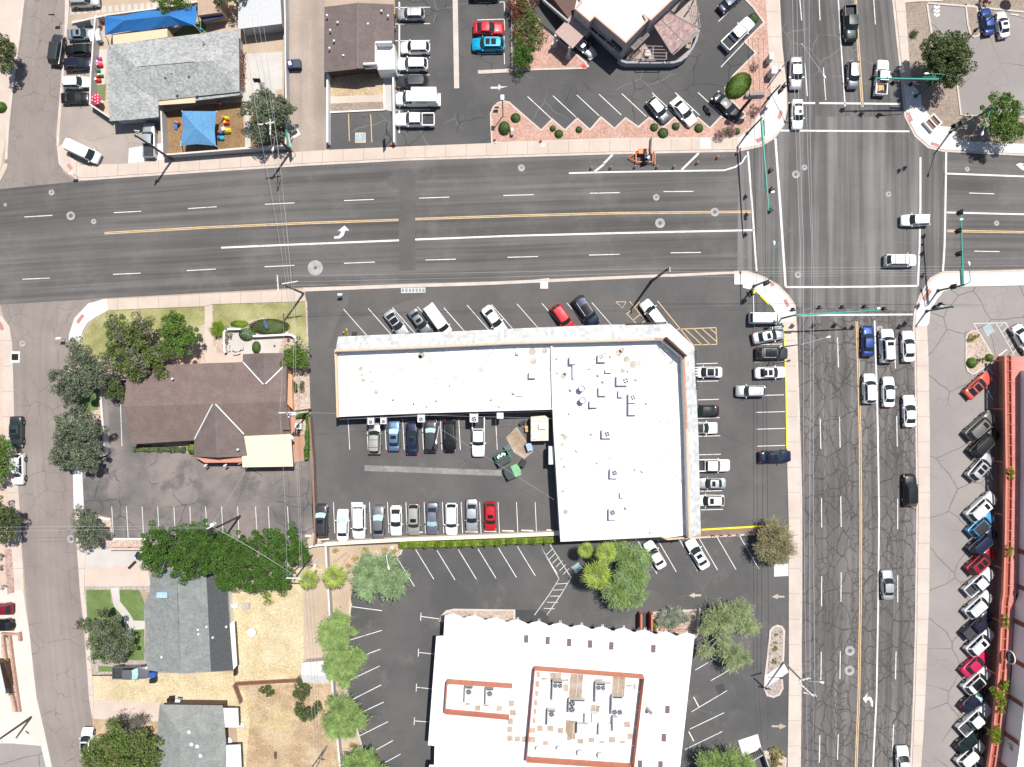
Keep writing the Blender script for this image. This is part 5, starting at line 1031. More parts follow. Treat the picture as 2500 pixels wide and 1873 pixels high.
clip('round_bush', 'green bush beside the red wall of the lower bed', 1600, 1527, 9, .6, 11, mat='green')
for x, y, r, lab in ((1893.5, 1584, 8, 'larger yellow cactus clump in the long island'), (1891, 1614, 7.5, 'lower yellow cactus clump in the long island'), (1894, 1568, 5, 'small yellow tuft above the cactus clumps'), (1896, 1551, 4.5, 'topmost yellow tuft in the long island')):
    plant('cactus_clump', lab, 'cactus', [(x, y, r, .3, .35)], 'leaf', 'yellow', 260, .08, 'cactus clumps in the long island', trunk=0, mat2='green')
k = 0
for x, y in ((1906, 1543), (1886, 1559), (1905, 1556), (1906, 1570), (1882, 1575), (1905, 1603), (1881, 1596), (1880, 1615), (1903, 1620), (1884, 1632)):
    plant('yellow_tuft', 'tiny golden tuft dotted in the long kerbed island', 'tuft', [(x, y, 3, .15, .15)], 'leaf', 'straw', 260, .06, 'tiny golden tufts in the long island', trunk=0)
for x, y, lab in ((819, 1345, 'straw tuft nearest the backyard wall'), (893, 1341, 'largest straw tuft below the white wall'), (940, 1343, 'straw tuft beside the curved lamp base'), (964, 1347, 'straw tuft at the right end of the dirt bed'), (897, 1358, 'straw tuft above the blue-green feathery tree'), (866, 1364, 'straw tuft in the middle of the dirt bed'), (850, 1382, 'straw tuft above the right fan palm'), (861, 1821, 'straw tuft by the lower kerb bed')):
    plant('dry_tuft', lab, 'tuft', [(x, y, 8, .25, .25)], 'feather', 'straw', 170, .1, 'dry straw tufts in the dirt bed', trunk=0)
plant('yellow_shrub', 'yellow flowering shrubs in the corner bed at the bottom', 'shrub', [(1895, 1850, 18, .7), (1885, 1868, 16, .7), (1907, 1843, 12, .7)], 'leaf', 'gold', 190, .1, trunk=.04, mat2='yellow')
plant('island_shrub', 'yellow-green shrub at the top of the sandy island', 'shrub', [(2372, 826, 10, .5), (2384, 820, 9, .5)], 'leaf', 'yellow', 200, .09, trunk=.03, mat2='green')
clip('round_bush', 'left round green bush in the sandy island', 2377, 886, 13, .7, mat='green'); clip('round_bush', 'right round green bush in the sandy island', 2419, 873, 9.5, .6, mat='green')
plant('island_shrub', 'brownish shrub between the two round bushes in the sandy island', 'shrub', [(2396, 879, 11, .5)], 'leaf', 'mid', 190, .09, trunk=.03, mat2='red')
for lb, lab in (([(2467, 1150, 12, 3.9, .9), (2466, 1165, 8, 3.7, .7)], 'topmost shrub on the red terrace'), ([(2464, 1338, 10, 3.9, .8), (2463, 1352, 9, 3.8, .8)], 'second shrub on the red terrace'), ([(2455, 1508, 12, 3.9, .9), (2454, 1522, 10, 3.8, .9)], 'third shrub on the red terrace'),
                ([(2447, 1665, 14, 3.9, .9), (2440, 1688, 17, 4, 1), (2442, 1712, 14, 3.9, .9), (2443, 1735, 10, 3.8, .8)], 'long trailing shrub on the red terrace'), ([(2430, 1785, 16, 3.9, .9), (2432, 1802, 13, 3.8, .9)], 'lowest shrub on the red terrace')):
    plant('terrace_shrub', lab, 'shrub', lb, 'leaf', 'lime', 210, .1, 'shrubs on the red terrace', trunk=0)
# ================= BUILDINGS =================
WROOF = ground('white_roof_coating', (.78, .78, .77), (.85, .85, .84), .15, (4, .05), blot=[((.45, .4, .34), .4, .64, .76, .55)], rough=.7)
WROOF2 = ground('white_roof_weathered', (.76, .75, .73), (.84, .83, .81), .2, (4, .06), blot=[((.36, .31, .25), .33, .6, .7, .75), ((.5, .48, .45), 1.3, .6, .68, .6)], rough=.7)
TANCAP = plain('tan_coping', (.66, .46, .3), .7, var=.1); WHITEW = plain('white_wall', (.72, .71, .69), .8, var=.05); CREAM = plain('cream_wall', (.72, .62, .5), .8, var=.06)
GREYW = plain('grey_block_wall', (.42, .41, .4), .85, var=.12); LGREYW = plain('pale_block_wall', (.6, .57, .54), .85, var=.08); SALMON = plain('salmon_stucco', (.55, .26, .18), .85, var=.08)
TANROOF = plain('tan_flat_roof', (.66, .49, .32), .8, var=.05); BEIGEROOF = plain('beige_metal_roof', (.74, .62, .44), .6, var=.03); METALW = plain('white_metal', (.72, .73, .73), .45, var=.06); STEEL = plain('galvanised_steel', (.42, .43, .44), .45, .6)
DARKM = plain('dark_metal', (.03, .03, .032), .6); GREENM = plain('green_enamel', (.03, .3, .22), .45); BROWNW = plain('brown_wood', (.12, .075, .055), .85, var=.25); REDSTL = plain('red_steel', (.5, .16, .1), .6, var=.08)
WINDOW = NT('window_glass').end((.03, .035, .04), .15, 0, 0, .8); YELLOWM = plain('yellow_enamel', (.75, .55, .03), .5); ORANGEM = plain('orange_enamel', (.75, .17, .03), .5)
def shingle(name, c1, c2, sx=2.2, sy=5.5, amt=.5, row=.3, rot=0):
    t = NT(name); co = t.coord(); mp = t.mapping(co, (sx, sy, 1), (0, 0, rot)); v = t.n('ShaderNodeTexWhiteNoise', noise_dimensions='2D')
    f = t.n('ShaderNodeVectorMath', operation='FLOOR'); t.l(mp, f.inputs[0]); t.l(f.outputs[0], v.inputs[0])
    c = t.mix(v.outputs[0], tuple(c1), tuple(c2)); c = t.fac(c, t.noise(co, .5, 4), .3, .7, .9, 1.1)
    sp = t.n('ShaderNodeSeparateXYZ'); t.l(mp, sp.inputs[0]); fr = t.math('FRACT', sp.outputs[1]); c = t.fac(c, fr, 0, .16, 1-row, 1)
    t.bump(fr, .02, .4); MATS[name] = t.end(c, .9, spec=.2); return MATS[name]
SH_BROWN = shingle('brown_shingles', (.175, .128, .112), (.2, .15, .132), 3.5, 3.6, row=.22, rot=.045); SH_BROWN2 = shingle('brown_standing_seams', (.15, .118, .108), (.172, .137, .126), 3, 3.2, row=.2, rot=math.pi/2)
SH_GREY = shingle('grey_shingles', (.27, .275, .265), (.43, .435, .42), 3.2, 4.2, row=.22, rot=.06); SH_SAGE = shingle('sage_shingles', (.195, .21, .2), (.255, .268, .258), 3.2, 4.4, row=.18); SH_SAGE2 = shingle('grey_green_shingles', (.215, .222, .208), (.27, .277, .262), 3.2, 4.4, row=.18)
SLATE = shingle('pale_mansard_tiles', (.48, .48, .475), (.68, .68, .67), 2.0, 1.8, row=.06); CHARC = plain('charcoal_roof', (.07, .072, .075), .85, var=.15)
REDTILE = shingle('red_terrace_tiles', (.5, .2, .165), (.57, .25, .21), 1, 2.6, row=.35)
def root(name, label, cat, px, py, group=None): c = W(px, py); return thing(name, label, cat, (c.x, c.y, 0), group)
AUTO = {'roof_divider', 'walk_pad', 'flat_roof', 'roof_stain', 'skylight', 'roof_hatch', 'service_door', 'carport_post', 'post', 'arcade_post', 'cross_beam', 'wall_beam', 'awning', 'canopy_bracket', 'roof_seam', 'vent_box', 'insulator', 'entry_parapet', 'bracket', 'patio_post', 'lattice_beam', 'parapet_brace'}
def part(p, name, mat, fn, **kw):
    m = MB(); fn(m)
    if name in AUTO:        # separate pieces become parts of their own
        lab = list(range(len(m.v)))
        for f in m.f:
            k = min(lab[i] for i in f)
            for i in f: lab[i] = k
        for _ in range(3):
            for f in m.f:
                k = min(lab[i] for i in f)
                for i in f: lab[i] = k
        gs = {}
        for j, f in enumerate(m.f): gs.setdefault(lab[f[0]], []).append(j)
        for g in gs.values():
            q = MB(); ids = sorted({i for j in g for i in m.f[j]}); mp = {i: n for n, i in enumerate(ids)}
            q.add([m.v[i] for i in ids], [tuple(mp[i] for i in m.f[j]) for j in g]); o = q.build(name, mat, p, **kw)
        return o
    return m.build(name, mat, p, **kw)
def wallpath(m, pts, z0, z1, w=.2, z=0, mi=0):
    """upright wall along a pixel polyline seen at height z"""
    P = G(pts, z)
    for i in range(len(P)-1):
        a, b = P[i], P[i+1]; d = (b-a); m.box(((a.x+b.x)/2, (a.y+b.y)/2, (z0+z1)/2), (d.length+w*.98, w, z1-z0-.002*(i % 2)), math.atan2(d.y, d.x), mi)
def roofsurf(m, faces, mi=0):
    for f in faces:
        P = [W(*p) for p in f]; nn = (P[1]-P[0]).cross(P[2]-P[0])
        if nn.z < 0: P = P[::-1]
        m.add(P, [tuple(range(len(P)))], mi)
def inset_walls(p, pts, z, zt, mat, inset=.5, name='wall'):
    c = [W(x, y, z) for x, y in pts]; n = len(c); a = sum(c[i].x*c[(i+1) % n].y-c[(i+1) % n].x*c[i].y for i in range(n)); sg = 1 if a > 0 else -1; out = []
    for i in range(n):
        e1 = (c[i]-c[i-1]).normalized(); e2 = (c[(i+1) % n]-c[i]).normalized(); n1 = Vector((-e1.y, e1.x, 0))*sg; n2 = Vector((-e2.y, e2.x, 0))*sg; b = n1+n2
        b = b/max(.35, b.length_squared/2) ; out.append(c[i]+b*inset)
    m = MB(); m.prism([(q.x, q.y) for q in out], 0, zt); return m.build(name, mat, p), out
def openings(p, a, b, z0, z1, n, wd, name='window', mat=None, off=.03):
    """n openings along a wall from world point a to b, set slightly proud on the side to the right of a->b"""
    d = (b-a); L = d.length; u = d.normalized(); nn = Vector((u.y, -u.x, 0))
    for i in range(n):
        c = a+u*L*(i+.5)/n+nn*off; m = MB(); m.box((c.x, c.y, (z0+z1)/2), (wd, .05, z1-z0), math.atan2(u.y, u.x)); o = m.build(name, mat or WINDOW, p)
        m = MB(); m.box((c.x, c.y, z1+.04), (wd+.16, .1, .08), math.atan2(u.y, u.x)); m.box((c.x, c.y, z0-.04), (wd+.16, .12, .08), math.atan2(u.y, u.x)); m.build('frame', WHITEW, o)
def vent(p, x, y, z, mat=METALW, r=.16, h=.4, name='roof_vent'):
    c = W(x, y, z+h); m = MB(); m.tube((c.x, c.y, z), (c.x, c.y, z+h), r, n=10); m.tube((c.x, c.y, z+h), (c.x, c.y, z+h+.08), r*1.5, r*.8, n=10); m.build(name, mat, p)
def hvac(label, x, y, z, w, d, h=1.1, rot=0, fans=((0, .25),), mat=None, group='rooftop cooling units', name='rooftop_unit'):
    c = W(x, y, z+h); mat = mat or METALW; t = thing(name, label, 'cooling unit', (c.x, c.y, z+.005), group, rot); w *= S*.97; d *= S*.97
    m = MB(); m.box((0, 0, h/2+.08), (w, d, h-.08)); m.box((0, 0, .06), (w*.9, d*.9, .12), m=1); m.build('cabinet', [mat, DARKM], t, local=True, bevel=0)
    for fx, fy in fans:
        m = MB(); r = min(w, d)*.3 if len(fans) == 1 else min(w, d)*.21; m.disc((fx*w, fy*d), r, h+.055, m=0, n=20); m.disc((fx*w, fy*d), r*1.12, h+.06, m=1, n=20, r0=r*.96)
        for k in range(4): a = k*1.57+.4; m.box((fx*w+math.cos(a)*r*.5, fy*d+math.sin(a)*r*.5, h+.075), (r*.85, r*.32, .02), a, 1)
        m.build('fan', [DARKM, STEEL], t, local=True)
    if len(fans) and h > .9:
        m = MB(); m.box((0, d*.46, h+.06), (w*.85, d*.07, .03)); m.build('grille', DARKM, t, local=True)
    return t

# ---------- 1. the L shaped strip mall
B = root('strip_mall', 'large L-shaped strip mall with a flat white roof and a pale tiled mansard edge', 'building', 1400, 1050)
ZR, ZP, ZE = 4.1, 5.9, 3.2
ridge = [(820, 854), (1000, 847), (1240, 836), (1475, 830), (1618, 826), (1671, 870), (1679, 1048), (1686, 1312)]
eave = [(825, 822), (1000, 814.5), (1240, 803), (1475, 793), (1635, 790.5), (1695, 846), (1705, 1060), (1711, 1303)]
part(B, 'mansard_roof', SLATE, lambda m: ([roofsurf(m, [[(*eave[i], ZE), (*eave[i+1], ZE), (*ridge[i+1], ZP), (*ridge[i], ZP)]]) for i in range(7)],
     [roofsurf(m, [[(*eave[i], ZE), (*eave[i+1], ZE), (ridge[i+1][0], ridge[i+1][1], ZE-.02), (ridge[i][0], ridge[i][1], ZE-.02)]]) for i in range(7)]))
def ends(m):
    for i in (0, 7): e, r = W(*eave[i], ZE), W(*ridge[i], ZP); r0 = Vector((r.x, r.y, ZE)); m.add([e, r, r0], [(0, 1, 2)] if i == 0 else [(0, 2, 1)])
part(B, 'mansard_end', WHITEW, ends)
part(B, 'parapet', [LGREYW], lambda m: wallpath(m, [(820, 857), (1000, 850), (1240, 839), (1475, 833), (1617, 829), (1668, 872), (1676, 1048), (1683, 1313)], ZR-.1, ZP-.06, .22, ZP))
rr = plain('rusty_coping', (.5, .24, .15), .8, var=.2)
part(B, 'coping', TANCAP, lambda m: wallpath(m, [(820, 855.5), (1000, 848.5), (1240, 837.5), (1475, 831.5), (1600, 828)], ZP-.055, ZP+.03, .3, ZP))
part(B, 'coping', rr, lambda m: wallpath(m, [(1600, 827.5), (1620, 827), (1669.5, 871), (1672, 930), (1677, 1045)], ZP-.055, ZP+.032, .28, ZP))
part(B, 'coping', TANCAP, lambda m: wallpath(m, [(1677.5, 1047), (1684.5, 1312)], ZP-.055, ZP+.03, .28, ZP))
roofpts = [(820, 860), (1240, 843), (1475, 836), (1614, 833), (1664, 876), (1672, 1048), (1679, 1306), (1630, 1313), (1613, 1309), (1500, 1315), (1369, 1321), (1352, 1050), (1350, 1000), (1000, 1009), (824, 1017)]
Cr = [W(x, y, ZR) for x, y in roofpts]
part(B, 'wall', WHITEW, lambda m: m.prism([(q.x, q.y) for q in Cr], 0, ZR-.05)); part(B, 'roof_deck', WROOF2, lambda m: m.sheet([(q.x, q.y) for q in Cr], ZR))
part(B, 'parapet', [TANCAP], lambda m: wallpath(m, [(819, 858), (824, 1017)], ZR-.3, ZR+.75, .3, ZR+.7))
part(B, 'parapet', [WHITEW], lambda m: (wallpath(m, [(826, 1016), (1000, 1008), (1348, 998)], ZR-.1, ZR+.22, .25, ZR), wallpath(m, [(1351, 1003), (1353, 1050), (1370, 1320), (1500, 1314), (1612, 1308.5)], ZR-.1, ZR+.22, .25, ZR)))
part(B, 'parapet', [TANCAP], lambda m: wallpath(m, [(1613, 1309), (1630, 1316), (1686, 1311.5)], ZR-.4, ZR+.3, .22, ZR))
part(B, 'roof_divider', WHITEW, lambda m: (wallpath(m, [(992, 856), (997, 1008)], ZR, ZR+.2, .2, ZR), wallpath(m, [(1157, 850), (1162, 1004)], ZR, ZR+.2, .2, ZR), wallpath(m, [(1346, 842), (1350, 1000)], ZR, ZR+.6, .3, ZR), wallpath(m, [(1354, 1029), (1500, 1023), (1615, 1020)], ZR, ZR+.18, .2, ZR)))
part(B, 'sign_board', BROWNW, lambda m: wallpath(m, [(1628, 825), (1675, 868)], ZP-.3, ZP+1.1, .25, ZP+1))
def braces(m):
    for a, b in (((1613, 833), (1690-30, 910)), ((840, 862), (830, 880)), ((880, 862), (862, 885)), ((1085, 850), (1097, 862)), ((1212, 842), (1172, 898)), ((1285, 842), (1345, 905)), ((1450, 838), (1452, 880)), ((1628, 833), (1600, 860)), ((1655, 870), (1632, 892)), ((1635, 860), (1600, 845)),
                 ((1617, 1020), (1670, 1062)), ((1617, 1020), (1672, 1040)), ((1615, 1103), (1675, 1120)), ((1612, 1117), (1678, 1185)), ((1620, 1110), (1677, 1152)), ((1640, 1150), (1676, 1190)), ((1676, 1270), (1654, 1298)), ((920, 862), (985, 905)), ((1040, 858), (985, 880))):
        m.tube(W(*a, ZP-.3), W(*b, ZR+.05), .03, n=5)
part(B, 'parapet_brace', STEEL, braces)
def edgefence(m):
    for x0, y0, x1, y1, n in ((1530, 791.5, 1618, 788.5, 16), (1698, 858, 1702, 948, 14)):
        for i in range(n): p = W(x0+(x1-x0)*i/(n-1), y0+(y1-y0)*i/(n-1), ZE+.05); m.box((p.x, p.y, ZE+.2), (.28, .2, .5))
part(B, 'letter_sign', DARKM, edgefence)
part(B, 'pipe', STEEL, lambda m: (m.path([W(826, 1024, 3), W(1100, 1012, 3.2), W(1345, 1004, 3)], .04), m.path([W(1350, 1020, 3), W(1352, 1046, 2.5), W(1364, 1225, 3)], .05)))
def south_openings(m):
    for x in (850, 900, 960, 1040, 1090, 1140, 1200, 1260, 1310): p = W(x, 1015-(x-850)*.03, 1.2); m.box((p.x, W(x, 1013-(x-850)*.027, ZR).y-.02, 1.15), (1.1, .06, 2.2))
part(B, 'service_door', BROWNW, south_openings)
part(B, 'roof_stain', ground('roof_stains', (.36, .31, .25), (.52, .46, .4), 1.4, (5, .4)), lambda m: [m.disc(W(x, y, ZR+.006), r*S, ZR+.006, n=9) for x, y, r in ((880, 900, 6), (884, 916, 4), (886, 929, 5), (918, 957, 6), (908, 932, 3), (1029, 868, 8), (1025, 872, 5), (1300, 858, 9), (1330, 856, 7), (1375, 918, 7), (1380, 912, 5), (1545, 890, 9), (1530, 878, 8), (1518, 855, 7), (1373, 1062, 4), (1373, 1085, 5), (1377, 1140, 4), (1381, 1250, 6), (1370, 1120, 4), (1475, 866, 6), (1510, 862, 8), (1520, 905, 6), (1380, 1068, 6), (1374, 1200, 4), (1302, 882, 8), (1490, 1245, 5))])
U = lambda lab, x, y, w, d, h=.9, fans=((0, .1),), **k: hvac(lab, x, y, ZR, w, d, h, fans=fans, **k)
U('square white box unit near the second roof divider', 1300, 916, 17, 15, fans=()); U('small white vent box near the front parapet of the second roof bay', 1263, 861, 8, 9, .6, fans=()); U('low flat skylight box in the second roof bay', 1268, 963, 15, 8, .3, fans=()); U('small low box in the first roof bay', 1114, 916, 8, 8, .3, fans=())
U('tall rectangular box joined to a round duct', 1399, 880, 16, 18, 1.1, fans=()); U('unit with an orange fan near the front parapet', 1470, 875, 20, 18, fans=((-.1, .2),)); U('long white box with a fan on its right', 1520, 930, 28, 22, fans=((.25, 0),)); U('pale green-grey unit with a fan right of the roof centre', 1545, 973, 20, 22, fans=((0, .1),))
U('plain white unit left of the fan boxes', 1472, 956, 20, 20, fans=()); U('low unit beside the second round pipe', 1450, 987, 20, 16, fans=()); U('small rooftop box in the centre cluster', 1486, 906, 16, 8, .6, fans=()); U('narrow rooftop box left of the pale green-grey unit', 1516, 962, 12, 16, .7, fans=())
U('fan unit below the roof divider', 1482, 1060, 24, 20, fans=((0, 0),)); U('small fan unit in the middle of the lower wing', 1500, 1157, 20, 22, fans=((0, .1),)); U('lone grey fan unit low on the lower wing', 1497, 1257, 20, 26, fans=((-.1, .2),)); U('small white box on the lower wing', 1520, 1210, 12, 12, .6, fans=()); U('tall thin box below the divider cluster', 1545, 1000, 20, 26, fans=())
for lab, x, y in (('upper of two round black-rimmed exhaust pipes', 1420, 949), ('lower of two round black-rimmed exhaust pipes', 1422, 978)):
    c = W(x, y, ZR+1.3); t = thing('exhaust_pipe', lab, 'exhaust pipe', (c.x, c.y, ZR), 'round exhaust pipes'); m = MB(); m.tube((c.x, c.y, ZR), (c.x, c.y, ZR+1.3), .42, n=20, cap=False); m.build('duct', STEEL, t)
    m = MB(); m.disc(c, .52, ZR+1.31, r0=.42); m.disc(c, .41, ZR+1.2, m=1); m.build('rim', [DARKM, METALW], t)
for x, y in ((905, 905), (960, 975), (1010, 985), (1042, 992), (1065, 978), (1098, 942), (1200, 975), (1220, 990), (1255, 958), (1360, 875), (1362, 908), (1395, 950), (1440, 900), (1462, 915), (1475, 930), (1492, 868), (1535, 905), (1555, 925), (1580, 985), (1390, 1010), (1410, 1100), (1460, 1130), (1570, 1150), (1445, 1060), (1531, 1240), (1590, 1300), (1552, 1146)): vent(B, x, y, ZR, mat=STEEL if (x+y) % 3 == 0 else METALW, r=.1+.05*((x*7+y) % 3), h=.35+.2*((x+y) % 2))
m = MB(); m.path([W(1400, 890, ZR+.5), W(1400, 922, ZR+.5), W(1401, 926, ZR+.1)], .2, n=12); one(m, 'roof_duct', METALW, 'round white duct running down from the tall rectangular box', 'duct')
for lab, x, y, w, d, fx, z in (('first wall cooler over the beige SUV', 905, 1028, 15, 18, 1, 2.6), ('second wall cooler over the steel blue sedan', 936, 1027, 14, 17, 1, 2.6), ('third wall cooler between the dark blue sedan and slate SUV', 1028, 1021, 17, 20, 1, 2.6), ('large grey wall cooler over the white pickup', 1157, 1020, 20, 22, 1, 2.8), ('white wall cooler on a bracket right of the pickup', 1221, 1015, 16, 14, 0, 2.8)):
    hvac(lab, x, y, z, w, d, 1.0, fans=((0, -.15),) if fx else (), group='wall coolers behind the strip mall', name='wall_cooler')
    t = [o for o in COL.objects if o.get('label') == lab][0]; m = MB()
    for sx in (-.4, .4): m.tube((sx, .5, .1), (sx, .3, -1.2), .03); m.tube((sx, .4, -2.6 if z < 2.7 else -2.8), (sx, .4, .1), .04)
    m.build('bracket', STEEL, t, local=True)
hvac('tall white boxed duct unit on the court side wall', 1346, 1112, 1.8, 13, 44, 1.2, fans=(), group='wall coolers behind the strip mall', name='wall_cooler'); t = [o for o in COL.objects if o.get('label', '').startswith('tall white boxed duct')][0]; part(t, 'bracket', STEEL, lambda m: [m.tube(t.location+Vector((0, y, -1.8)), t.location+Vector((0, y, .1)), .05) for y in (-1, 1)])
# walk-in cooler in the corner
t = root('walk_in_cooler', 'beige boxy walk-in cooler standing in the court corner', 'cooler', 1317, 1047); part(t, 'cabinet', plain('beige_panel', (.62, .57, .48), .7, var=.15), lambda m: m.prism(G([(1296, 1018), (1331, 1015), (1339, 1021), (1339, 1076), (1296, 1077)], 2.5), 0, 2.5))
part(t, 'vent_box', METALW, lambda m: (m.box(W(1324, 1042, 2.7), (1.2, .7, .4)), m.box(W(1305, 1066, 2.6), (.8, .8, .2))))

# ---------- 2. lower white building
B = root('office_building', 'huge white roofed building with a zigzag upper edge and red roof screens, bottom centre', 'building', 1380, 1750); Z2 = 4.4
zz = [(1086, 1503)]; pk = [(1107, 1498), (1159, 1503), (1212, 1508), (1264, 1513), (1316, 1517), (1368, 1521), (1420, 1526), (1471, 1530), (1523, 1533), (1575, 1538), (1626, 1542), (1676, 1545)]
for i, (x, y) in enumerate(pk): zz += [(x, y)] + ([(x+21, y+9), (x+21, y+11), (x+31, y+11), (x+31, y+8.5)] if i < len(pk)-1 else [(1696, 1551)])
out2 = zz+[(1660.5, 1873), (1618, 2250), (1000, 2250), (1048, 1869), (1060, 1869), (1061, 1821), (1045, 1819.5), (1065, 1554), (1083, 1553)]
Cr = [W(x, y, Z2) for x, y in out2]; inset_walls(B, [(1092, 1518), (1692, 1566), (1658, 1873), (1616, 2250), (1002, 2250), (1050, 1869), (1063, 1821), (1070, 1554)], Z2, Z2-.3, WHITEW, .8); part(B, 'roof_deck', WROOF, lambda m: m.prism([(q.x, q.y) for q in Cr], Z2-.3, Z2))
part(B, 'roof_seam', METALW, lambda m: [m.tube(W(x, y+6, Z2+.02), W(x-26-(x-1380)*.06, 1880, Z2+.02), .035, n=4) for x, y in pk])
part(B, 'canopy_bracket', METALW, lambda m: [(m.tube(W(x-1.5, y+3, Z2), W(x-1.5, y-6, Z2-.3), .05), m.tube(W(x+2, y+3, Z2), W(x+2, y-6, Z2-.3), .05)) for x, y in pk[1:]])
part(B, 'skylight', plain('brown_skylight', (.17, .12, .11), .5), lambda m: [m.box(W(x, y, Z2+.12), (.62, 1.15, .22), -.03) for x, y in ((1285, 1560), (1337.5, 1564), (1390, 1569), (1441, 1572.5), (1493, 1577), (1595.6, 1584), (1630, 1732.5), (1621, 1801), (1563, 1866), (1613, 1868))])
part(B, 'roof_hatch', METALW, lambda m: [m.box(W(x, y, Z2+.07), (.72, 1.2, .14), -.03) for x, y in ((1128, 1549), (1180, 1552), (1231, 1556), (1123, 1625), (1173, 1630), (1226, 1633), (1112, 1766), (1162, 1770), (1105, 1838), (1156, 1843), (1208, 1847), (1259, 1850), (1545, 1580), (1641, 1585), (1632, 1662))])
pad = ground('brown_roof_pad', (.36, .28, .22), (.46, .37, .3), .6, (5, .2))
part(B, 'walk_pad', pad, lambda m: [m.box(W(x, y, Z2+.02), (w*S, h*S, .04), .04) for x, y, w, h in ((1249, 1717, 14, 13), (1252, 1740, 14, 13), (1246, 1761, 13, 13), (1245, 1781, 13, 13), (1245, 1802, 13, 13), (1263, 1804, 13, 12), (1280, 1805, 12, 13), (1299, 1806, 15, 13), (1166, 1729, 13, 13), (1219, 1729, 13, 13), (1187, 1721, 13, 7), (1142, 1718, 13, 6),
     (1300, 1783, 14, 12), (1318, 1778, 13, 13), (1344, 1779, 15, 13), (1368, 1784, 13, 12), (1314, 1647, 8, 14), (1312, 1670, 8, 14), (1310, 1693, 7, 13), (1308, 1715, 7, 13), (1306, 1737, 6, 13), (1304, 1759, 7, 13), (1329, 1657, 14, 5), (1381, 1661, 14, 5), (1381, 1679, 12, 17), (1461, 1662, 19, 8), (1484, 1668, 14, 5), (1536, 1674, 14, 5), (1549, 1676, 6, 13), (1531, 1769, 14, 13), (1538, 1798, 12, 14), (1417, 1810, 14, 11), (1444, 1807, 14, 11), (1494, 1806, 15, 13), (1469, 1812, 12, 5), (1520, 1812, 12, 5), (1332, 1814, 12, 10), (1388, 1803, 7, 10))])
part(B, 'roof_stain', STAINC, lambda m: [m.sheet(G(q, Z2), Z2+.005) for q in ([(1343, 1643), (1370, 1643), (1370, 1663), (1343, 1665)], [(1393, 1645), (1424, 1647), (1420, 1706), (1388, 1703)], [(1496, 1650), (1527, 1652), (1524, 1702), (1492, 1699)], [(1443, 1720), (1465, 1723), (1462, 1740), (1440, 1738)], [(1382, 1758), (1408, 1760), (1404, 1805), (1390, 1806), (1380, 1785)])])
scr = plain('orange_red_screen', (.5, .18, .11), .7, var=.06)
def screen(label, nw, ne, se, sw, gaps, inner=0):
    t = root('roof_screen', label, 'roof screen', (nw[0]+se[0])/2, (nw[1]+se[1])/2); t.location.z = Z2; ORG[t.name] = Vector(t.location); h = 1.7
    for nm, a, b in (('panel', nw, ne), ('panel', nw, sw), ('panel', ne, se)):
        if a == ne and gaps: continue
        part(t, nm, scr, lambda m: wallpath(m, [a, b], Z2, Z2+h, .1, Z2))
    for i in range(gaps or 5):
        n = gaps or 5; a = Vector(sw).lerp(Vector(se), i/n+.004); b = Vector(sw).lerp(Vector(se), (i+1)/n-.004); part(t, 'panel', scr, lambda m: wallpath(m, [tuple(a), tuple(b)], Z2, Z2+h, .1, Z2))
    def posts(m):
        for i in range(6):
            for a, b, dx, dy in ((nw, ne, 0, 1), (sw, se, 0, -1), (nw, sw, 1, 0)) + (() if gaps else ((ne, se, -1, 0),)):
                p = Vector(a).lerp(Vector(b), i/5); m.tube(W(p.x, p.y, Z2+h-.1), W(p.x+dx*10, p.y+dy*10, Z2), .03, n=4)
    part(t, 'brace', STEEL, posts)
screen('large square orange-red screen round the rooftop machines', (1305, 1626), (1568, 1646), (1543, 1864), (1285, 1847)  , 0)
screen('small orange-red screen round two rooftop machines', (1093, 1658), (1250, 1669), (1243, 1745), (1088, 1731), 3)
V = lambda lab, x, y, w, d, h=1.1, rot=-.03, fans=((0, .25),), **k: hvac(lab, x, y, Z2, w, d, h, rot, fans, **k)
GU = plain('grey_unit', (.55, .55, .54), .5, var=.06)
V('left machine in the small screen', 1144, 1697, 19, 38, fans=((0, .2),), mat=GU); V('right machine in the small screen', 1195, 1701, 19, 38, fans=((0, .2),), mat=GU); V('upper left twin-fan machine in the large screen', 1361, 1687, 24, 46, fans=((-.24, .28), (.24, .28)), mat=GU); V('upper right twin-fan machine in the large screen', 1466, 1692, 24, 46, fans=((-.24, .28), (.24, .28)), mat=GU)
V('sideways twin-fan machine in the middle of the large screen', 1409, 1725, 40, 32, fans=((-.32, .22), (-.32, -.22)), mat=GU); V('single-fan machine in the left of the large screen', 1346, 1753, 19, 37, fans=((0, .25),), mat=GU); V('twin-fan machine at the right of the large screen', 1507, 1723, 26, 44, fans=((-.24, -.35), (.24, -.35)), mat=GU)
V('plain grey duct box low in the large screen', 1422, 1780, 26, 24, .9, fans=(), mat=GU); V('white duct box right of the plain grey one', 1476, 1782, 28, 28, .9, fans=()); V('narrow white duct stack in the large screen', 1452, 1755, 14, 24, 1.2, fans=()); V('big white curved duct box below the sideways machine', 1440, 1752, 24, 24, .8, fans=()); V('tall white duct near the right machine', 1502, 1770, 10, 34, 1.2, fans=())
for lab, x, y, r in (('leftmost round fan in the lower strip', 1313, 1829, .36), ('second round fan in the lower strip', 1364, 1828, .36), ('third and larger round fan in the lower strip', 1417, 1840, .55), ('rightmost large round fan in the lower strip', 1467, 1846, .55)):
    c = W(x, y, Z2+.7); t = thing('roof_fan', lab, 'roof fan', (c.x, c.y, Z2), 'round roof fans'); m = MB(); m.tube((c.x, c.y, Z2), (c.x, c.y, Z2+.6), r*.8, r, n=18); m.build('housing', METALW, t); m = MB(); m.disc(c, r*1.02, Z2+.62, r0=r*.82); m.build('rim', STEEL, t)
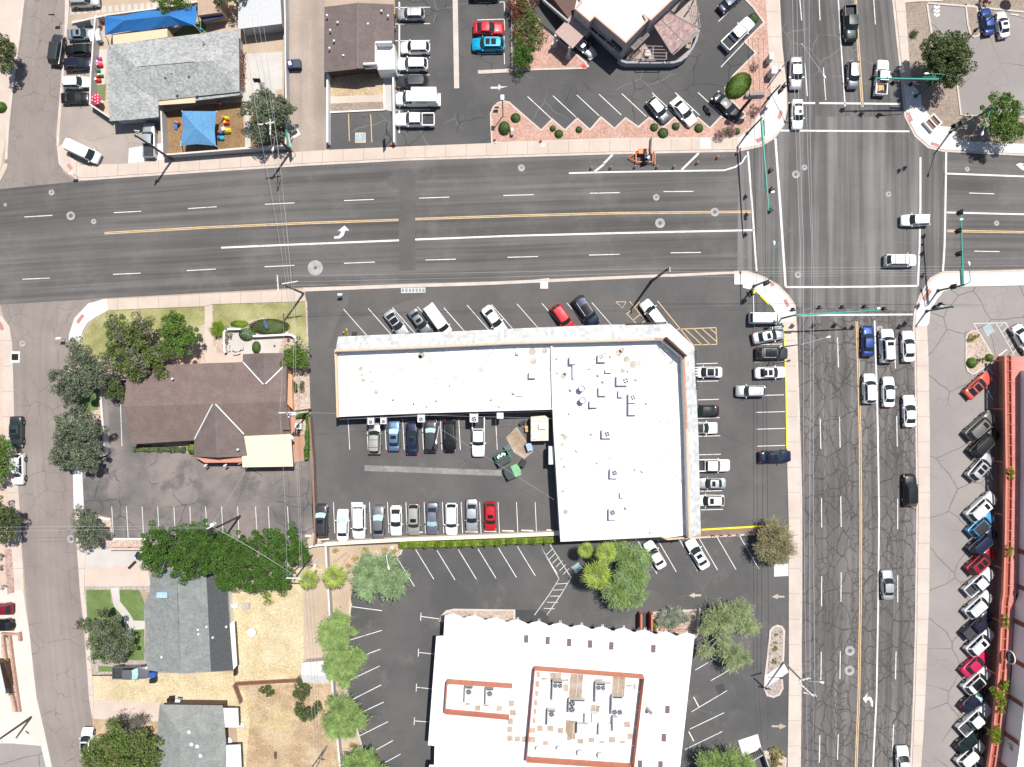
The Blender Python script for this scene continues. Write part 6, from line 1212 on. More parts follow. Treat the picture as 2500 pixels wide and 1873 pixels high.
m = MB(); c = W(1580, 1727, Z2); m.tube(c, c+Vector((.3, -.2, 1.5)), .22, .3, n=12); one(m, 'roof_chimney', STEEL, 'leaning grey flue right of the large screen', 'flue')
m = MB(); wallpath(m, [(1566, 1503), (1566, 1535)], 0, 2, .3, 2); one(m, 'garden_wall', REDSTL, 'left red wall flanking the entrance slab of the lower building', 'wall'); m = MB(); wallpath(m, [(1592, 1503), (1592, 1540)], 0, 2, .3, 2); one(m, 'garden_wall', REDSTL, 'right red wall flanking the entrance slab of the lower building', 'wall')
m = MB(); [m.tube(W(1612, y, .9), W(1688, y+3, .9), .06) for y in (1534, 1539)]; [m.tube(W(x, 1537, 0), W(x, 1537, 1), .06) for x in (1614, 1638, 1662, 1686)]; one(m, 'railing', REDSTL, 'red railing in front of the grey fan palms', 'railing')
m = MB(); wallpath(m, [(1709, 1489), (1703, 1546)], 0, .8, .25, .8); one(m, 'garden_wall', LGREYW, 'thin pale wall at the right end of the grey palm bed', 'wall')

# ---------- 3. brown shingle house
B = root('shingle_house', 'long low building with brown shingle roof, crossing gables and a tan carport', 'building', 500, 980); ze, zr = 2.9, 4.6
main = [(303, 910), (400, 893), (593, 883), (703, 902), (699, 981), (709, 1060), (322, 1084)]
part(B, 'roof', SH_BROWN, lambda m: roofsurf(m, [[(310, 908, ze), (400, 891, ze), (503, 887, ze), (593, 884, ze), (700, 880, ze), (703, 910, ze), (699, 981, zr), (303, 992, zr)], [(303, 992, zr), (699, 981, zr), (710, 1060, ze), (322, 1085, ze)]]))
part(B, 'gable_roof', SH_BROWN2, lambda m: roofsurf(m, [[(593, 865, ze), (643, 862, 4.1), (645, 940, 4.1), (593, 884, ze+.05)], [(643, 862, 4.1), (692, 862, ze), (691, 896, ze+.05), (645, 940, 4.1)],
     [(474, 1073, ze+.05), (523, 985, 4.3+.3), (529, 1117, 4.3), (474, 1115, ze)], [(523, 985, 4.6), (596, 1060, ze+.05), (604, 1114, ze), (529, 1117, 4.3)]]))
def flash(m):
    for a, b in (((594, 885, ze+.2), (643, 939, 4.2)), ((691, 896, ze+.2), (648, 938, 4.2)), ((519, 987, 4.7), (475, 1072, ze+.2)), ((526, 987, 4.7), (595, 1060, ze+.2))): m.tube(W(*a), W(*b), .11, n=6)
part(B, 'valley_flashing', METALW, flash)
_, wv = inset_walls(B, [(310, 908), (400, 891), (593, 884), (593, 865), (692, 862), (700, 905), (704, 1058), (600, 1062), (600, 1112), (476, 1112), (476, 1078), (322, 1083)], ze, ze-.05, SALMON, .45)
part(B, 'gable_wall', SALMON, lambda m: m.prism([tuple(W(x, y, 2.6).xy) for x, y in ((478, 1112), (600, 1112), (590, 1129), (500, 1130), (480, 1118))], 0, 2.6))
part(B, 'carport_roof', BEIGEROOF, lambda m: m.prism(G([(596, 1065), (710, 1060), (715.6, 1139), (592, 1141), (590.5, 1114), (604, 1113)], 3.1), 2.95, 3.1))
part(B, 'carport_post', WHITEW, lambda m: [m.tube(W(x, y, 0), W(x, y, 0)+Vector((0, 0, 2.95)), .07) for x, y in ((600, 1128), (640, 1128), (698, 1126), (698, 1066))])
part(B, 'side_canopy', plain('salmon_canopy', (.6, .33, .2), .8, var=.05), lambda m: m.prism(G([(704, 912), (713, 915), (715, 1000), (700, 985)], 2.4), 2.3, 2.4))
for x, y in ((420, 925), (323, 1002), (586, 973), (580, 1098)): vent(B, x, y, 3.7, r=.13)
m = MB(); m.disc(W(712, 1068, 3.3), .32, 3.35, n=16); m.tube(W(712, 1068, 0), W(712, 1068, 3.3), .04); one(m, 'satellite_dish', METALW, 'small white satellite dish at the carport corner', 'satellite dish')
for x, lab in ((505, 'left of two white downlights under the salmon gable'), (553, 'right of two white downlights under the salmon gable')): m = MB(); m.tube(W(x, 1134, 2.2), W(x-6, 1138, 2.1), .12, .18, n=10); m.tube(W(x, 1134, 0), W(x, 1134, 2.2), .03); one(m, 'lamp', METALW, lab, 'lamp')

# ---------- 4. grey roof day-care
B = root('daycare_building', 'long building with a speckled grey shingle roof beside the playground', 'building', 420, 170); ze, zr = 3.0, 4.8
part(B, 'roof', SH_GREY, lambda m: roofsurf(m, [[(264, 110, ze), (500, 81, ze), (583, 72, ze), (520, 147, zr), (337, 164, zr)], [(583, 72, ze), (584.5, 224, ze), (520, 147, zr)], [(584.5, 224, ze), (500, 233, ze), (476, 236, ze), (386, 246, ze), (320, 205, 3.9), (337, 164, zr), (520, 147, zr)],
     [(264, 110, ze), (337, 164, zr), (320, 205, 3.9), (268, 296, ze), (261, 217, ze)], [(386, 246, ze), (387.5, 286, ze), (325, 292, ze), (320, 205, 3.9)], [(325, 292, ze), (268, 296, ze), (320, 205, 3.9)]]))
inset_walls(B, [(264, 110), (583, 73), (584, 224), (388, 246), (388, 286), (268, 295), (261, 217)], ze, ze-.05, GREYW, .5)
part(B, 'ridge_cap', plain('dark_ridge', (.1, .1, .1), .8), lambda m: m.tube(W(337, 163.5, zr+.01), W(474, 151, zr+.01), .05, n=4))
part(B, 'flat_roof', TANROOF, lambda m: (m.prism(G([(386, 244), (476, 234), (477, 251), (388, 257)], 2.8), 2.65, 2.83), m.prism(G([(275, 86), (408, 70), (409, 91), (276, 109)], 2.9), 0, 2.9)))
part(B, 'canopy_roof', SH_GREY, lambda m: m.prism(G([(476, 236), (585, 224), (585, 232), (477, 246)], 2.7), 2.6, 2.7))
for x, y in ((402, 187), (418, 178), (460, 184), (495, 102), (428, 220), (476, 220)): vent(B, x, y, 4.0, r=.12, mat=STEEL)
# blue shade sails
BLUESAIL = plain('blue_shade_cloth', (.025, .16, .43), .8, var=.08); PALESAIL = plain('faded_blue_shade_cloth', (.1, .26, .45), .8, var=.12)
t = root('shade_sail', 'long bright blue shade sail with a ridge over the play yard', 'shade sail', 360, 50)
def sail(m):
    e = [(257, 41), (300, 38), (363, 26), (420, 27), (478, 14), (481, 40), (476, 63), (440, 62), (400, 66), (364, 74), (320, 76), (290, 80), (256, 86), (256, 62)]
    r = [(303, 50), (360, 44), (412, 38)]; zc = {0: 3.3, 4: 3.3, 6: 3.3, 12: 3.3}
    E = [(x, y, 3.3 if i in zc else 3.0) for i, (x, y) in enumerate(e)]; R_ = [(x, y, 4.3) for x, y in r]
    roofsurf(m, [[E[0], E[1], R_[0]], [E[1], E[2], R_[1], R_[0]], [E[2], E[3], R_[2], R_[1]], [E[3], E[4], R_[2]], [E[4], E[5], R_[2]], [E[5], E[6], R_[2]], [E[6], E[7], R_[2]], [E[7], E[8], R_[2]], [E[8], E[9], R_[1], R_[2]], [E[9], E[10], R_[0], R_[1]], [E[10], E[11], R_[0]], [E[11], E[12], R_[0]], [E[12], E[13], R_[0]], [E[13], E[0], R_[0]]])
part(t, 'sail_cloth', BLUESAIL, sail); part(t, 'post', METALW, lambda m: [m.tube(W(x, y, 0), W(x2, y2, 3.3), .07) for x, y, x2, y2 in ((258, 45, 257, 41), (478, 17, 478, 14), (495, 84, 476, 63), (262, 96, 256, 86))])
t = root('shade_sail', 'square faded blue shade sail over the bark play area', 'shade sail', 485, 315)
def sail2(m):
    c = (478, 313, 3.6); e = [(444, 271, 2.8), (528, 272, 2.8), (524, 320, 2.5), (527, 356, 2.8), (480, 352, 2.5), (441, 356, 2.8), (447, 315, 2.5), ]
    for i in range(len(e)): roofsurf(m, [[e[i], e[(i+1) % len(e)], c]])
part(t, 'sail_cloth', PALESAIL, sail2); part(t, 'post', METALW, lambda m: [m.tube(W(x, y, 0), W(x2, y2, 2.9), .07) for x, y, x2, y2 in ((548, 287, 528, 272), (541, 365, 527, 356), (442, 345, 441, 356), (446, 275, 444, 271))])

# ---------- 5. brown roof building north
B = root('brown_roof_building', 'low gabled building with dark brown ribbed roof and a white recessed entry', 'building', 880, 90); ze, zr = 3.0, 4.2
part(B, 'roof', SH_BROWN2, lambda m: roofsurf(m, [[(792, 17, ze), (874, 7, zr), (873, 168, zr), (791, 177, ze)], [(874, 7, zr), (962, 11, ze), (963, 104, ze), (918, 103, 3.7), (916, 164, 3.7), (873, 168, zr)]]))
inset_walls(B, [(793, 18), (962, 12), (962, 160), (873, 165), (792, 176)], ze, ze-.05, plain('dark_brown_wall', (.1, .06, .05), .8), .35)
part(B, 'entry_deck', WROOF2, lambda m: m.prism(G([(918, 106), (962, 108), (964, 169), (921, 170)], 3.2), 0, 3.2)); part(B, 'entry_parapet', WHITEW, lambda m: (wallpath(m, [(919, 103), (954, 102)], 3, 4.6, .3, 4.6), wallpath(m, [(889, 155.5), (917, 154.5)], 3, 4.6, .3, 4.6), wallpath(m, [(917, 106), (917, 153)], 3, 4.2, .25, 4.2)))
for x, y in ((798, 37), (824, 54), (806, 73), (815, 99), (804, 117), (838, 135), (898, 58), (931, 26), (947, 38)): vent(B, x, y, 3.6, r=.12, h=.35)
part(B, 'ridge_cap', plain('brown_ridge', (.2, .165, .155), .8), lambda m: m.tube(W(874, 7, zr+.02), W(873, 167, zr+.02), .16, n=6))
m = MB(); wallpath(m, [(799, 182), (799, 345)], 0, 1.6, .3, 1.6); one(m, 'garden_wall', WHITEW, 'left white wall running down from the brown ribbed roof', 'wall'); m = MB(); wallpath(m, [(959.5, 172), (961.5, 345)], 0, 1.6, .28, 1.6); one(m, 'garden_wall', WHITEW, 'right white wall running down from the white entry', 'wall')
m = MB(); m.strip(G([(804, 275.5), (939, 269)]), .22, 0, z1=.2); m.strip(G([(937.5, 205), (938.5, 269)]), .18, 0, z1=.21); one(m, 'low_kerb_wall', WHITEW, 'low white edging above the accessible bay', 'kerb')
for i, y in enumerate((33, 40, 75, 122, 163, 190, 218)):
    lab = ['topmost yellow bollard behind the silver SUV with roof bars', 'second yellow bollard behind the silver SUV with roof bars', 'yellow bollard beside the empty bay', 'yellow bollard behind the upper white SUV', 'yellow bollard behind the lower white SUV', 'yellow bollard behind the dark grey SUV', 'yellow bollard behind the white box truck'][i]
    m = MB(); m.tube(W(967, y, 0), W(967, y, 0)+Vector((0, 0, 1.1)), .09, n=10); m.dome(W(967, y, 0)+Vector((0, 0, 1.1)), .09, .09, .06, nu=8, nv=3); one(m, 'bollard', YELLOWM, lab, 'bollard', 'yellow bollards by the brown roofed building')

# ---------- 6. restaurant
B = root('restaurant', 'angular restaurant with a blinding white roof, salmon coping and pergola patio', 'building', 1510, 30); Z6 = 6.3
o6 = [(1409, -4), (1403.5, 20), (1440, 51), (1452, 36), (1528, 104), (1581, 48), (1572, 33), (1589, 48), (1645, -4), (1740, -95), (1640, -250), (1480, -130)]
Cr = [W(x, y, Z6) for x, y in o6]; part(B, 'wall', plain('grey_stucco', (.36, .355, .36), .85, var=.06), lambda m: m.prism([(q.x, q.y) for q in Cr], 0, Z6-.5)); part(B, 'roof_deck', WROOF, lambda m: m.sheet([(q.x, q.y) for q in Cr], Z6-.45))
part(B, 'coping', plain('salmon_coping', (.62, .4, .32), .8, var=.06), lambda m: wallpath(m, [(1411, -10), (1420, 2), (1405, 20), (1440, 50), (1452, 38), (1528, 102), (1580, 49), (1572, 35), (1589, 47), (1645, -6), (1738, -94)], Z6-.5, Z6, .28, Z6))
part(B, 'low_wing', plain('brown_tint_roof', (.13, .075, .065), .8), lambda m: m.prism(G([(1325, -40), (1345, -10), (1388, 45), (1410, 30), (1400, -30), (1400, -80), (1340, -80)], 3.5), 0, 3.5))
part(B, 'low_wing_coping', plain('grey_coping', (.38, .38, .38), .8), lambda m: wallpath(m, [(1300, -40), (1328, 0), (1386, 50)], 3.3, 4.0, .25, 4))
part(B, 'trellis', DARKM, lambda m: [m.box(W(x, y, 3.0), (2.4, .12, .12), -.75+1.57*k) for k, (x, y) in [(0, (1440+i*6, 66+i*5)) for i in range(11)]])
part(B, 'trellis_frame', LGREYW, lambda m: (m.path([W(1438, 72, 3.1), W(1495, 124, 3.1), W(1506, 108, 3.1)], .07), m.tube(W(1456, 88, 3.1), W(1470, 73, 3.1), .06), m.tube(W(1476, 106, 3.1), W(1488, 92, 3.1), .06)))
def perg(pts, n, along, z=3.1):
    def f(m):
        a, b, c, d = [W(x, y, z) for x, y in pts]
        for i in range(n): t_ = i/(n-1); m.tube(a.lerp(b, t_), d.lerp(c, t_), .07, n=4)
        for t_ in along: m.tube(a.lerp(d, t_), b.lerp(c, t_), .09, n=4)
    return f
TAUPE = plain('taupe_beams', (.36, .3, .27), .8, var=.08)
part(B, 'pergola', TAUPE, perg([(1537, 110), (1549, 122), (1585, 86), (1573, 74)], 6, (0, .45, 1))); part(B, 'pergola', TAUPE, perg([(1567, 145), (1567, 112), (1628, 114), (1628, 145)], 5, (0, .45, .98), 2.6)); part(B, 'pergola', TAUPE, perg([(1680, 15), (1702, 15), (1710, 68), (1690, 60)], 5, (0, .5, 1)))
part(B, 'pergola', TAUPE, perg([(1643, 134), (1652, 126), (1697, 78), (1707, 80)], 5, (0, .3, .55, .8, 1))); part(B, 'pergola', TAUPE, perg([(1656, -12), (1665, -5), (1645, 30), (1636, 22)], 6, (0, 1)))
part(B, 'lattice_roof', ground('pink_lattice', (.3, .2, .185), (.42, .3, .28), 1.2, (6, .2), gravel=4), lambda m: m.prism(G([(1595, 60), (1630, 28), (1701, 66.5), (1698, 76), (1672, 105), (1640.5, 131)], 3.2), 3.05, 3.2))
part(B, 'lattice_beam', TAUPE, lambda m: [m.tube(W(*a, 3.24), W(*b, 3.24), .06, n=4) for a, b in (((1612, 45), (1672, 105)), ((1595, 60), (1640, 131)), ((1605, 78), (1655, 42)), ((1620, 100), (1680, 55)), ((1632, 118), (1697, 72)), ((1630, 28), (1701, 66)), ((1640, 131), (1698, 77)))])
part(B, 'patio_wall', [plain('patio_wall_top', (.32, .32, .34), .8)], lambda m: wallpath(m, [(1513, 143), (1520, 149), (1530, 152), (1600, 152.5), (1645, 152), (1662, 147), (1676, 137), (1690, 118), (1700, 98), (1706, 75)], 0, 1.5, .35, 1.5))
part(B, 'patio_post', TAUPE, lambda m: [m.tube(W(x, y, 0), W(x, y, 0)+Vector((0, 0, 3.1)), .12) for x, y in ((1540, 140), (1567, 142), (1625, 142), (1640, 128), (1665, 110), (1690, 85), (1695, 60), (1597, 62), (1630, 35), (1682, 25))])
part(B, 'wall_sign', DARKM, lambda m: (wallpath(m, [(1494, 97), (1518, 120)], 3.2, 4.2, .12, 4), wallpath(m, [(1600, 42), (1640, 2)], 3.9, 4.8, .12, 4.4)))
part(B, 'drive_canopy', plain('pink_canopy', (.42, .3, .27), .8, var=.06), lambda m: m.prism(G([(1354.6, 79), (1395, 37), (1439, 73), (1398, 118.5)], 3.6), 3.35, 3.6))
part(B, 'canopy_column', LGREYW, lambda m: [(m.tube(W(x, y, 0), W(x, y, 0)+Vector((0, 0, 3.4)), .22, n=12), m.tube(W(x, y, 0), W(x, y, 0)+Vector((0, 0, .5)), .5, n=16)) for x, y in ((1353.5, 111), (1387, 139))])
part(B, 'drive_kerb', KERBC, lambda m: (m.strip(G([(1332, 70), (1352, 92), (1400, 130), (1432, 156)]), .35, 0, z1=.15), m.strip(G([(1437, 148), (1455, 132)]), .55, 0, z1=.5)))
for x, y in ((1600, 120), (1583, 132), (1655, 60), (1560, 125)):
    pass
t = root('patio_table', 'round patio table beneath the slatted pergola', 'table', 1582, 133); part(t, 'table_top', WHITEW, lambda m: m.tube(W(1582, 130, .7), W(1582, 130, .74), .5, n=16)); part(t, 'pedestal', DARKM, lambda m: m.tube(W(1582, 130, 0), W(1582, 130, 0)+Vector((0, 0, .7)), .06))
# ---------- 7. red building
B = root('red_arcade_building', 'long coral red arcade building along the right edge with white upper walls', 'building', 2470, 1300); Z7 = 3.5
xl = [(2455, 871), (2456.5, 1050), (2458, 1159), (2455, 1340), (2451.5, 1450), (2448, 1473), (2442, 1618), (2427, 1787), (2415, 1873), (2350, 2200)]
xi = [(x+(15 if y < 1500 else 14), y) for x, y in xl]; xr = [(x+(30 if y < 1500 else 27), y) for x, y in xl]; xr[-1] = (2380, 2200)
CORAL = plain('coral_beam', (.56, .19, .14), .6, var=.06)
part(B, 'outer_beam', CORAL, lambda m: wallpath(m, xl, Z7-.5, Z7, .3, Z7)); part(B, 'inner_beam', CORAL, lambda m: wallpath(m, xi, Z7-.4, Z7, .2, Z7))
part(B, 'trellis_floor', plain('brick_red_slats', (.36, .1, .06), .8, var=.15), lambda m: m.prism(G(xl[:]+xi[::-1], Z7-.35), Z7-.5, Z7-.35))
part(B, 'cross_beam', CORAL, lambda m: [m.tube(W(xl[0][0]+(x-.0), y, Z7-.1), W(xl[0][0]+x+15, y, Z7-.1), .07, n=4) for x, y in [(1-0, 880+i*26) for i in range(20)]]+[m.tube(W(2450-(i*1.6), 1430+i*26, Z7-.1), W(2464-(i*1.6), 1430+i*26, Z7-.1), .07, n=4) for i in range(17)])
part(B, 'terrace_roof', REDTILE, lambda m: m.prism(G(xi+[(2407, 2200), (2500, 2200), (2520, 1800), (2520, 871), (2471, 871)][0:0]+xr[::-1], Z7+.02), Z7-.3, Z7+.02))
CORW = plain('coral_wall', (.5, .22, .18), .75, var=.06)
part(B, 'terrace_roof', CORW, lambda m: m.prism(G([(2485, 871), (3200, 860), (3200, 1450), (2484, 1450)], Z7+.01), Z7-.3, Z7+.01))
part(B, 'arcade_wall', SALMON, lambda m: m.prism([(p.x+1.2, p.y) for p in G(xi, 0)]+[(p.x+4, p.y) for p in reversed(G(xr, 0))], 0, Z7-.5) if 0 else wallpath(m, [(x+6, y) for x, y in xi], 0, Z7-.5, .4, Z7))
wt = [(2491, 905), (2491, 1150), (2487, 1450), (2478, 1473), (2470, 1640), (2452, 1800), (2440, 1880), (2380, 2200)]
part(B, 'upper_wall', plain('pale_stucco', (.82, .79, .79), .8, var=.04), lambda m: m.prism(G(wt, Z7)+[W(3100, 2200, Z7), W(3100, 905, Z7)], Z7, Z7+3.3)); part(B, 'upper_roof', WROOF, lambda m: m.sheet([tuple(p.xy) for p in G(wt, Z7)]+[tuple(W(3100, 2200, Z7).xy), tuple(W(3100, 905, Z7).xy)], Z7+3.31))
def pil(m):
    for y in (1345, 1432, 1515, 1610, 1700, 1790, 1865):
        x = np.interp(y, [p[1] for p in wt], [p[0] for p in wt]); p = W(x, y, Z7); m.box((p.x-.06, p.y, Z7+1.6), (.16, .7, 3.3), .1)
part(B, 'wall_beam', plain('brown_beam', (.26, .1, .08), .8), pil)
c = W(2478, 1605, Z7+1.5); t_ = part(B, 'oval_sign', WHITEW, lambda m: m.tube(c+Vector((.9, 0, 0))+Vector((-1.55, 0, 0)), c+Vector((.9, 0, 0))+Vector((-1.7, 0, 0)), 1.05, n=28)); part(t_, 'sign_face', DARKM, lambda m: m.tube(c+Vector((-.8, 0, 0)), c+Vector((-.84, 0, 0)), .9, n=28))
text('Soda', c+Vector((-.87, 0, 0)), .75, Euler((math.radians(90), 0, math.radians(-90))), WHITEW, 'sign_lettering', parent=B)
p = W(2452, 1812, Z7); text('DRIVE', Vector((p.x-.12, p.y-.6, Z7+1.7)), 1.0, Euler((math.radians(90), 0, math.radians(-80))), DARKM, 'wall_lettering', parent=B)
part(B, 'walkway', plain('red_brown_walkway', (.3, .2, .17), .85, var=.15), lambda m: m.prism(G([(2423, 870), (2455, 868), (2455, 1050), (2454, 1340), (2446, 1473), (2438, 1618), (2424, 1787), (2412, 1873), (2352, 2200), (2320, 2200), (2380, 1873), (2393, 1787), (2408, 1618), (2418, 1473), (2424, 1340), (2425, 1050)]), 0, .14))
part(B, 'arcade_post', CORAL, lambda m: [m.tube(W(x, y, Z7)+Vector((0, 0, -Z7)), W(x, y, Z7)+Vector((0, 0, -.5)), .12) for x, y in ((2457, 880), (2457, 1000), (2458, 1130), (2456, 1260), (2453, 1390), (2447, 1520), (2438, 1650), (2426, 1790))])
m = None
# ---------- 8/9/10 houses
B = root('grey_house', 'house with a sage grey shingle roof and a charcoal rear slope', 'house', 460, 1520); ze, zr = 2.8, 3.9
part(B, 'roof', SH_SAGE, lambda m: roofsurf(m, [[(368, 1388, ze), (432, 1390, zr), (434, 1473, zr), (441, 1645, zr), (362, 1637, ze), (351, 1598, ze), (356, 1545, ze), (351, 1480, ze), (366, 1440, ze)], [(432, 1390, zr), (503, 1392, 3.3), (515, 1640, 3.3), (441, 1645, zr)]]))
part(B, 'rear_roof', CHARC, lambda m: roofsurf(m, [[(503, 1392, 3.32), (551, 1398, ze), (556, 1470, ze), (569, 1637, ze), (515, 1640, 3.32)]]))
inset_walls(B, [(368, 1390), (551, 1398), (568, 1635), (441, 1643), (362, 1635), (354, 1545)], ze, ze-.08, WHITEW, .4); part(B, 'porch_roof', METALW, lambda m: m.prism(G([(561, 1523), (572, 1515), (579, 1625), (569, 1636)], 2.5), 2.4, 2.5))
for x, y in ((394, 1605), (437, 1504), (483, 1538), (484, 1549), (552, 1531), (519, 1557), (504, 1531)): vent(B, x, y, 3.4, r=.13, h=.3)
m = MB(); c = W(397, 1452, 3.8); m.box((c.x, c.y, 3.7), (1.7, .9, .7)); one(m, 'roof_cooler', plain('pale_blue_metal', (.35, .5, .62), .5), 'pale blue cooler box on the sage grey roof', 'roof cooler')
B = root('grey_house', 'grey-green hipped roof house at the bottom with two white patio awnings', 'house', 460, 1820)
part(B, 'roof', SH_SAGE2, lambda m: roofsurf(m, [[(390, 1720, ze), (544, 1722, ze), (500, 1800, 4), (440, 1790, 4)], [(544, 1722, ze), (552, 1811, ze), (552, 2000, ze), (500, 2000, 4), (500, 1800, 4)], [(390, 1720, ze), (440, 1790, 4), (440, 2000, 4), (375, 2000, ze), (376, 1860, ze)], [(440, 1790, 4), (500, 1800, 4), (500, 2000, 4), (440, 2000, 4)]]))
inset_walls(B, [(390, 1721), (544, 1723), (552, 2000), (376, 2000)], ze, ze-.08, BROWNW, .4); part(B, 'awning', METALW, lambda m: m.prism(G([(545, 1729), (581, 1729), (583, 1776), (548, 1776)], 2.6), 2.5, 2.6)); part(B, 'awning', METALW, lambda m: m.prism(G([(541, 1820), (587, 1818), (591, 1905), (545, 1905)], 2.6), 2.5, 2.6))
for x, y in ((461, 1788), (467, 1818), (481, 1823), (489, 1846)): vent(B, x, y, 3.7, r=.2, h=.3)
B = root('pale_roof_building', 'small building with a pale grey ribbed roof at the top edge', 'building', 635, 10); part(B, 'roof', plain('pale_metal_roof', (.5, .5, .5), .6, var=.07), lambda m: m.prism(G([(582, -30), (581, 71), (688, 58), (683, -30)], 3), 2.85, 3)); inset_walls(B, [(582, -30), (581, 71), (688, 58), (683, -30)], 3, 2.85, GREYW, .3)
B = root('tan_roof_shed', 'tan flat roofed shed at the top edge with dark panels on its front', 'shed', 515, 10); part(B, 'roof', plain('brown_tan_roof', (.42, .3, .22), .8, var=.1), lambda m: m.prism(G([(482, -20), (483, 38), (541, 30), (540, -20)], 2.8), 0, 2.8)); part(B, 'front_panel', plain('navy_panel', (.02, .03, .09), .6), lambda m: m.prism(G([(484, 39), (542, 31), (546, 42), (500, 54)], 2.0), 1.8, 2.0))
B = root('white_house', 'white roofed house corner cut by the left edge near the brick planter', 'house', -40, 1640); part(B, 'roof', WROOF, lambda m: m.prism(G([(-300, 1610), (-3, 1620), (12, 1690), (12, 1697), (-300, 1700)], 3), 2.8, 3)); inset_walls(B, [(-300, 1610), (-3, 1620), (8, 1697), (-300, 1700)], 3, 2.8, BROWNW, .4)
B = root('garden_shed', 'small pale ribbed shed under the feathery tree', 'shed', 770, 1640); part(B, 'roof', plain('pale_panel_roof', (.56, .54, .52), .6, var=.1), lambda m: roofsurf(m, [[(737, 1618, 2.2), (803, 1612, 2.2), (805, 1650, 2.6), (734, 1648, 2.6)], [(734, 1648, 2.6), (805, 1650, 2.6), (805, 1667, 2.2), (740, 1667, 2.2)]])); inset_walls(B, [(737, 1619), (803, 1614), (804, 1665), (740, 1666)], 2.2, 2.2, GREYW, .15)
# ---------- walls and fences
def wallthing(label, pts, h, w, mat, z=None, name='block_wall', cat='wall'):
    t = root(name, label, cat, *pts[0]); part(t, 'wall', mat, lambda m: wallpath(m, pts, 0, h-.06, w, h)); part(t, 'wall_cap', LGREYW if mat is GREYW else mat, lambda m: wallpath(m, pts, h-.058, h, w+.06, h)); return t
wallthing('grey block wall with white cap in front of the row of cars at the playhouses', [(232, 43), (229, 80), (226, 112), (225, 135), (221, 180), (219, 254), (268, 287)], 1.7, .2, GREYW)
wallthing('thin white capped wall below the stepping slabs', [(178, 55), (232, 43), (262, 36), (400, 18), (480, 4)], 1.6, .18, GREYW); wallthing('tall grey wall along the left side of the bark play area', [(393, 273), (394, 300), (397, 378)], 1.8, .2, GREYW)
wallthing('dark faced wall between the play area and the main road sidewalk', [(397, 378), (500, 370), (600, 362), (696, 355)], 1.9, .2, GREYW); wallthing('long block wall between the day-care yard and the alley', [(697, 355), (698, 240), (696, 140), (696, 40), (693, -40)], 1.8, .2, GREYW)
wallthing('white block wall beside the olive trees at the worn lot', [(245, 932), (246, 980), (251, 1040), (254, 1098)], 1.4, .28, LGREYW); wallthing('white end wall under the wide rounded tree', [(256, 1100), (256, 1110), (212, 1121)], .9, .22, WHITEW); wallthing('short white wall at the corner of the brown shingle roof', [(287, 925), (308, 925)], 1.4, .25, WHITEW)
wallthing('pale capped wall between the worn lot and the court', [(755, 1020), (758, 1060), (759, 1080), (763, 1128), (765, 1200), (769, 1306), (766, 1330)], 1.7, .22, plain('rusty_brown_wall', (.24, .16, .12), .85, var=.15)); wallthing('cream wall below the lower court bays', [(795, 1329), (854, 1325), (1000, 1317), (1200, 1310), (1362, 1303)], 1.3, .55, CREAM)
wallthing('low white wall from the tree belt to the cream wall', [(742, 1340), (765, 1333), (793, 1330)], 1.2, .25, WHITEW); wallthing('grey backyard wall running down beside the feathery trees', [(795, 1336), (798, 1395), (803, 1473), (807, 1560), (812, 1690), (822, 1790), (830, 1873), (850, 2050)], 1.7, .25, GREYW)
wallthing('salmon wall at the lot edge above the pale driveway', [(268, 1341), (310, 1341), (345, 1341)], 1.2, .25, plain('pinkish_wall', (.6, .44, .38), .85)); wallthing('white wall piece under the rightmost deep green trees', [(555, 1400), (560, 1420)], 1.6, .2, WHITEW)
m = MB()
for a, b in (((568, 1675), (742, 1665)), ((568, 1675), (585, 1722))):
    P, Q = W(*a, 1.6), W(*b, 1.6); d = Q-P; n = int(d.length/.16)
    for i in range(n): p = P.lerp(Q, i/n); m.box((p.x, p.y, .8), (.12, .03, 1.6), math.atan2(d.y, d.x))
    for z_ in (.4, 1.3): m.tube((P.x, P.y, z_), (Q.x, Q.y, z_), .04, n=4)
one(m, 'wooden_fence', plain('red_brown_fence', (.26, .13, .09), .85, var=.25), 'red-brown board fence between the two dry backyards', 'fence')
t = root('patio_wall', 'curving white garden wall round the patio of the brown shingle house', 'wall', 640, 818); part(t, 'wall', WHITEW, lambda m: wallpath(m, [(552, 804), (585, 803)], 0, 1.1, .3, 1.1)); part(t, 'wall', WHITEW, lambda m: wallpath(m, [(619, 821), (660, 819), (700, 817), (711, 818), (719, 823), (722, 832)], 0, 1.1, .3, 1.1)); part(t, 'wall', WHITEW, lambda m: wallpath(m, [(552, 804), (546, 812), (546, 835), (548, 859)], 0, 1.1, .3, 1.1))
t = root('trash_enclosure', 'dark slatted trash enclosure at the bottom beside the feathery tree', 'enclosure', 1850, 1855); part(t, 'slatted_gate', DARKM, lambda m: [m.tube(W(1828+i*4.6, 1855-i*1.8, 1.7), W(1822+i*4.8, 1846-i*2, .3), .09, n=4) for i in range(9)]); part(t, 'wall', GREYW, lambda m: wallpath(m, [(1866, 1840), (1882, 1885)], 0, 1.8, .2, 1.8)); part(t, 'wall', GREYW, lambda m: wallpath(m, [(1830, 1862), (1866, 1842)], 0, 1.5, .15, 1.5))
t = root('black_fence', 'low black fence with slanted posts below the yellow kerb', 'fence', 1790, 1305); part(t, 'rail', PINKC, lambda m: m.strip(G([(1688, 1313), (1852, 1303)]), .3, 0, z1=.25)); part(t, 'post', DARKM, lambda m: [m.tube(W(x, 1307-(x-1730)*.03, 0), W(x, 1307-(x-1730)*.03, 0)+Vector((.15, .1, 1.2)), .08) for x in (1737, 1757, 1777, 1797, 1818, 1838)])
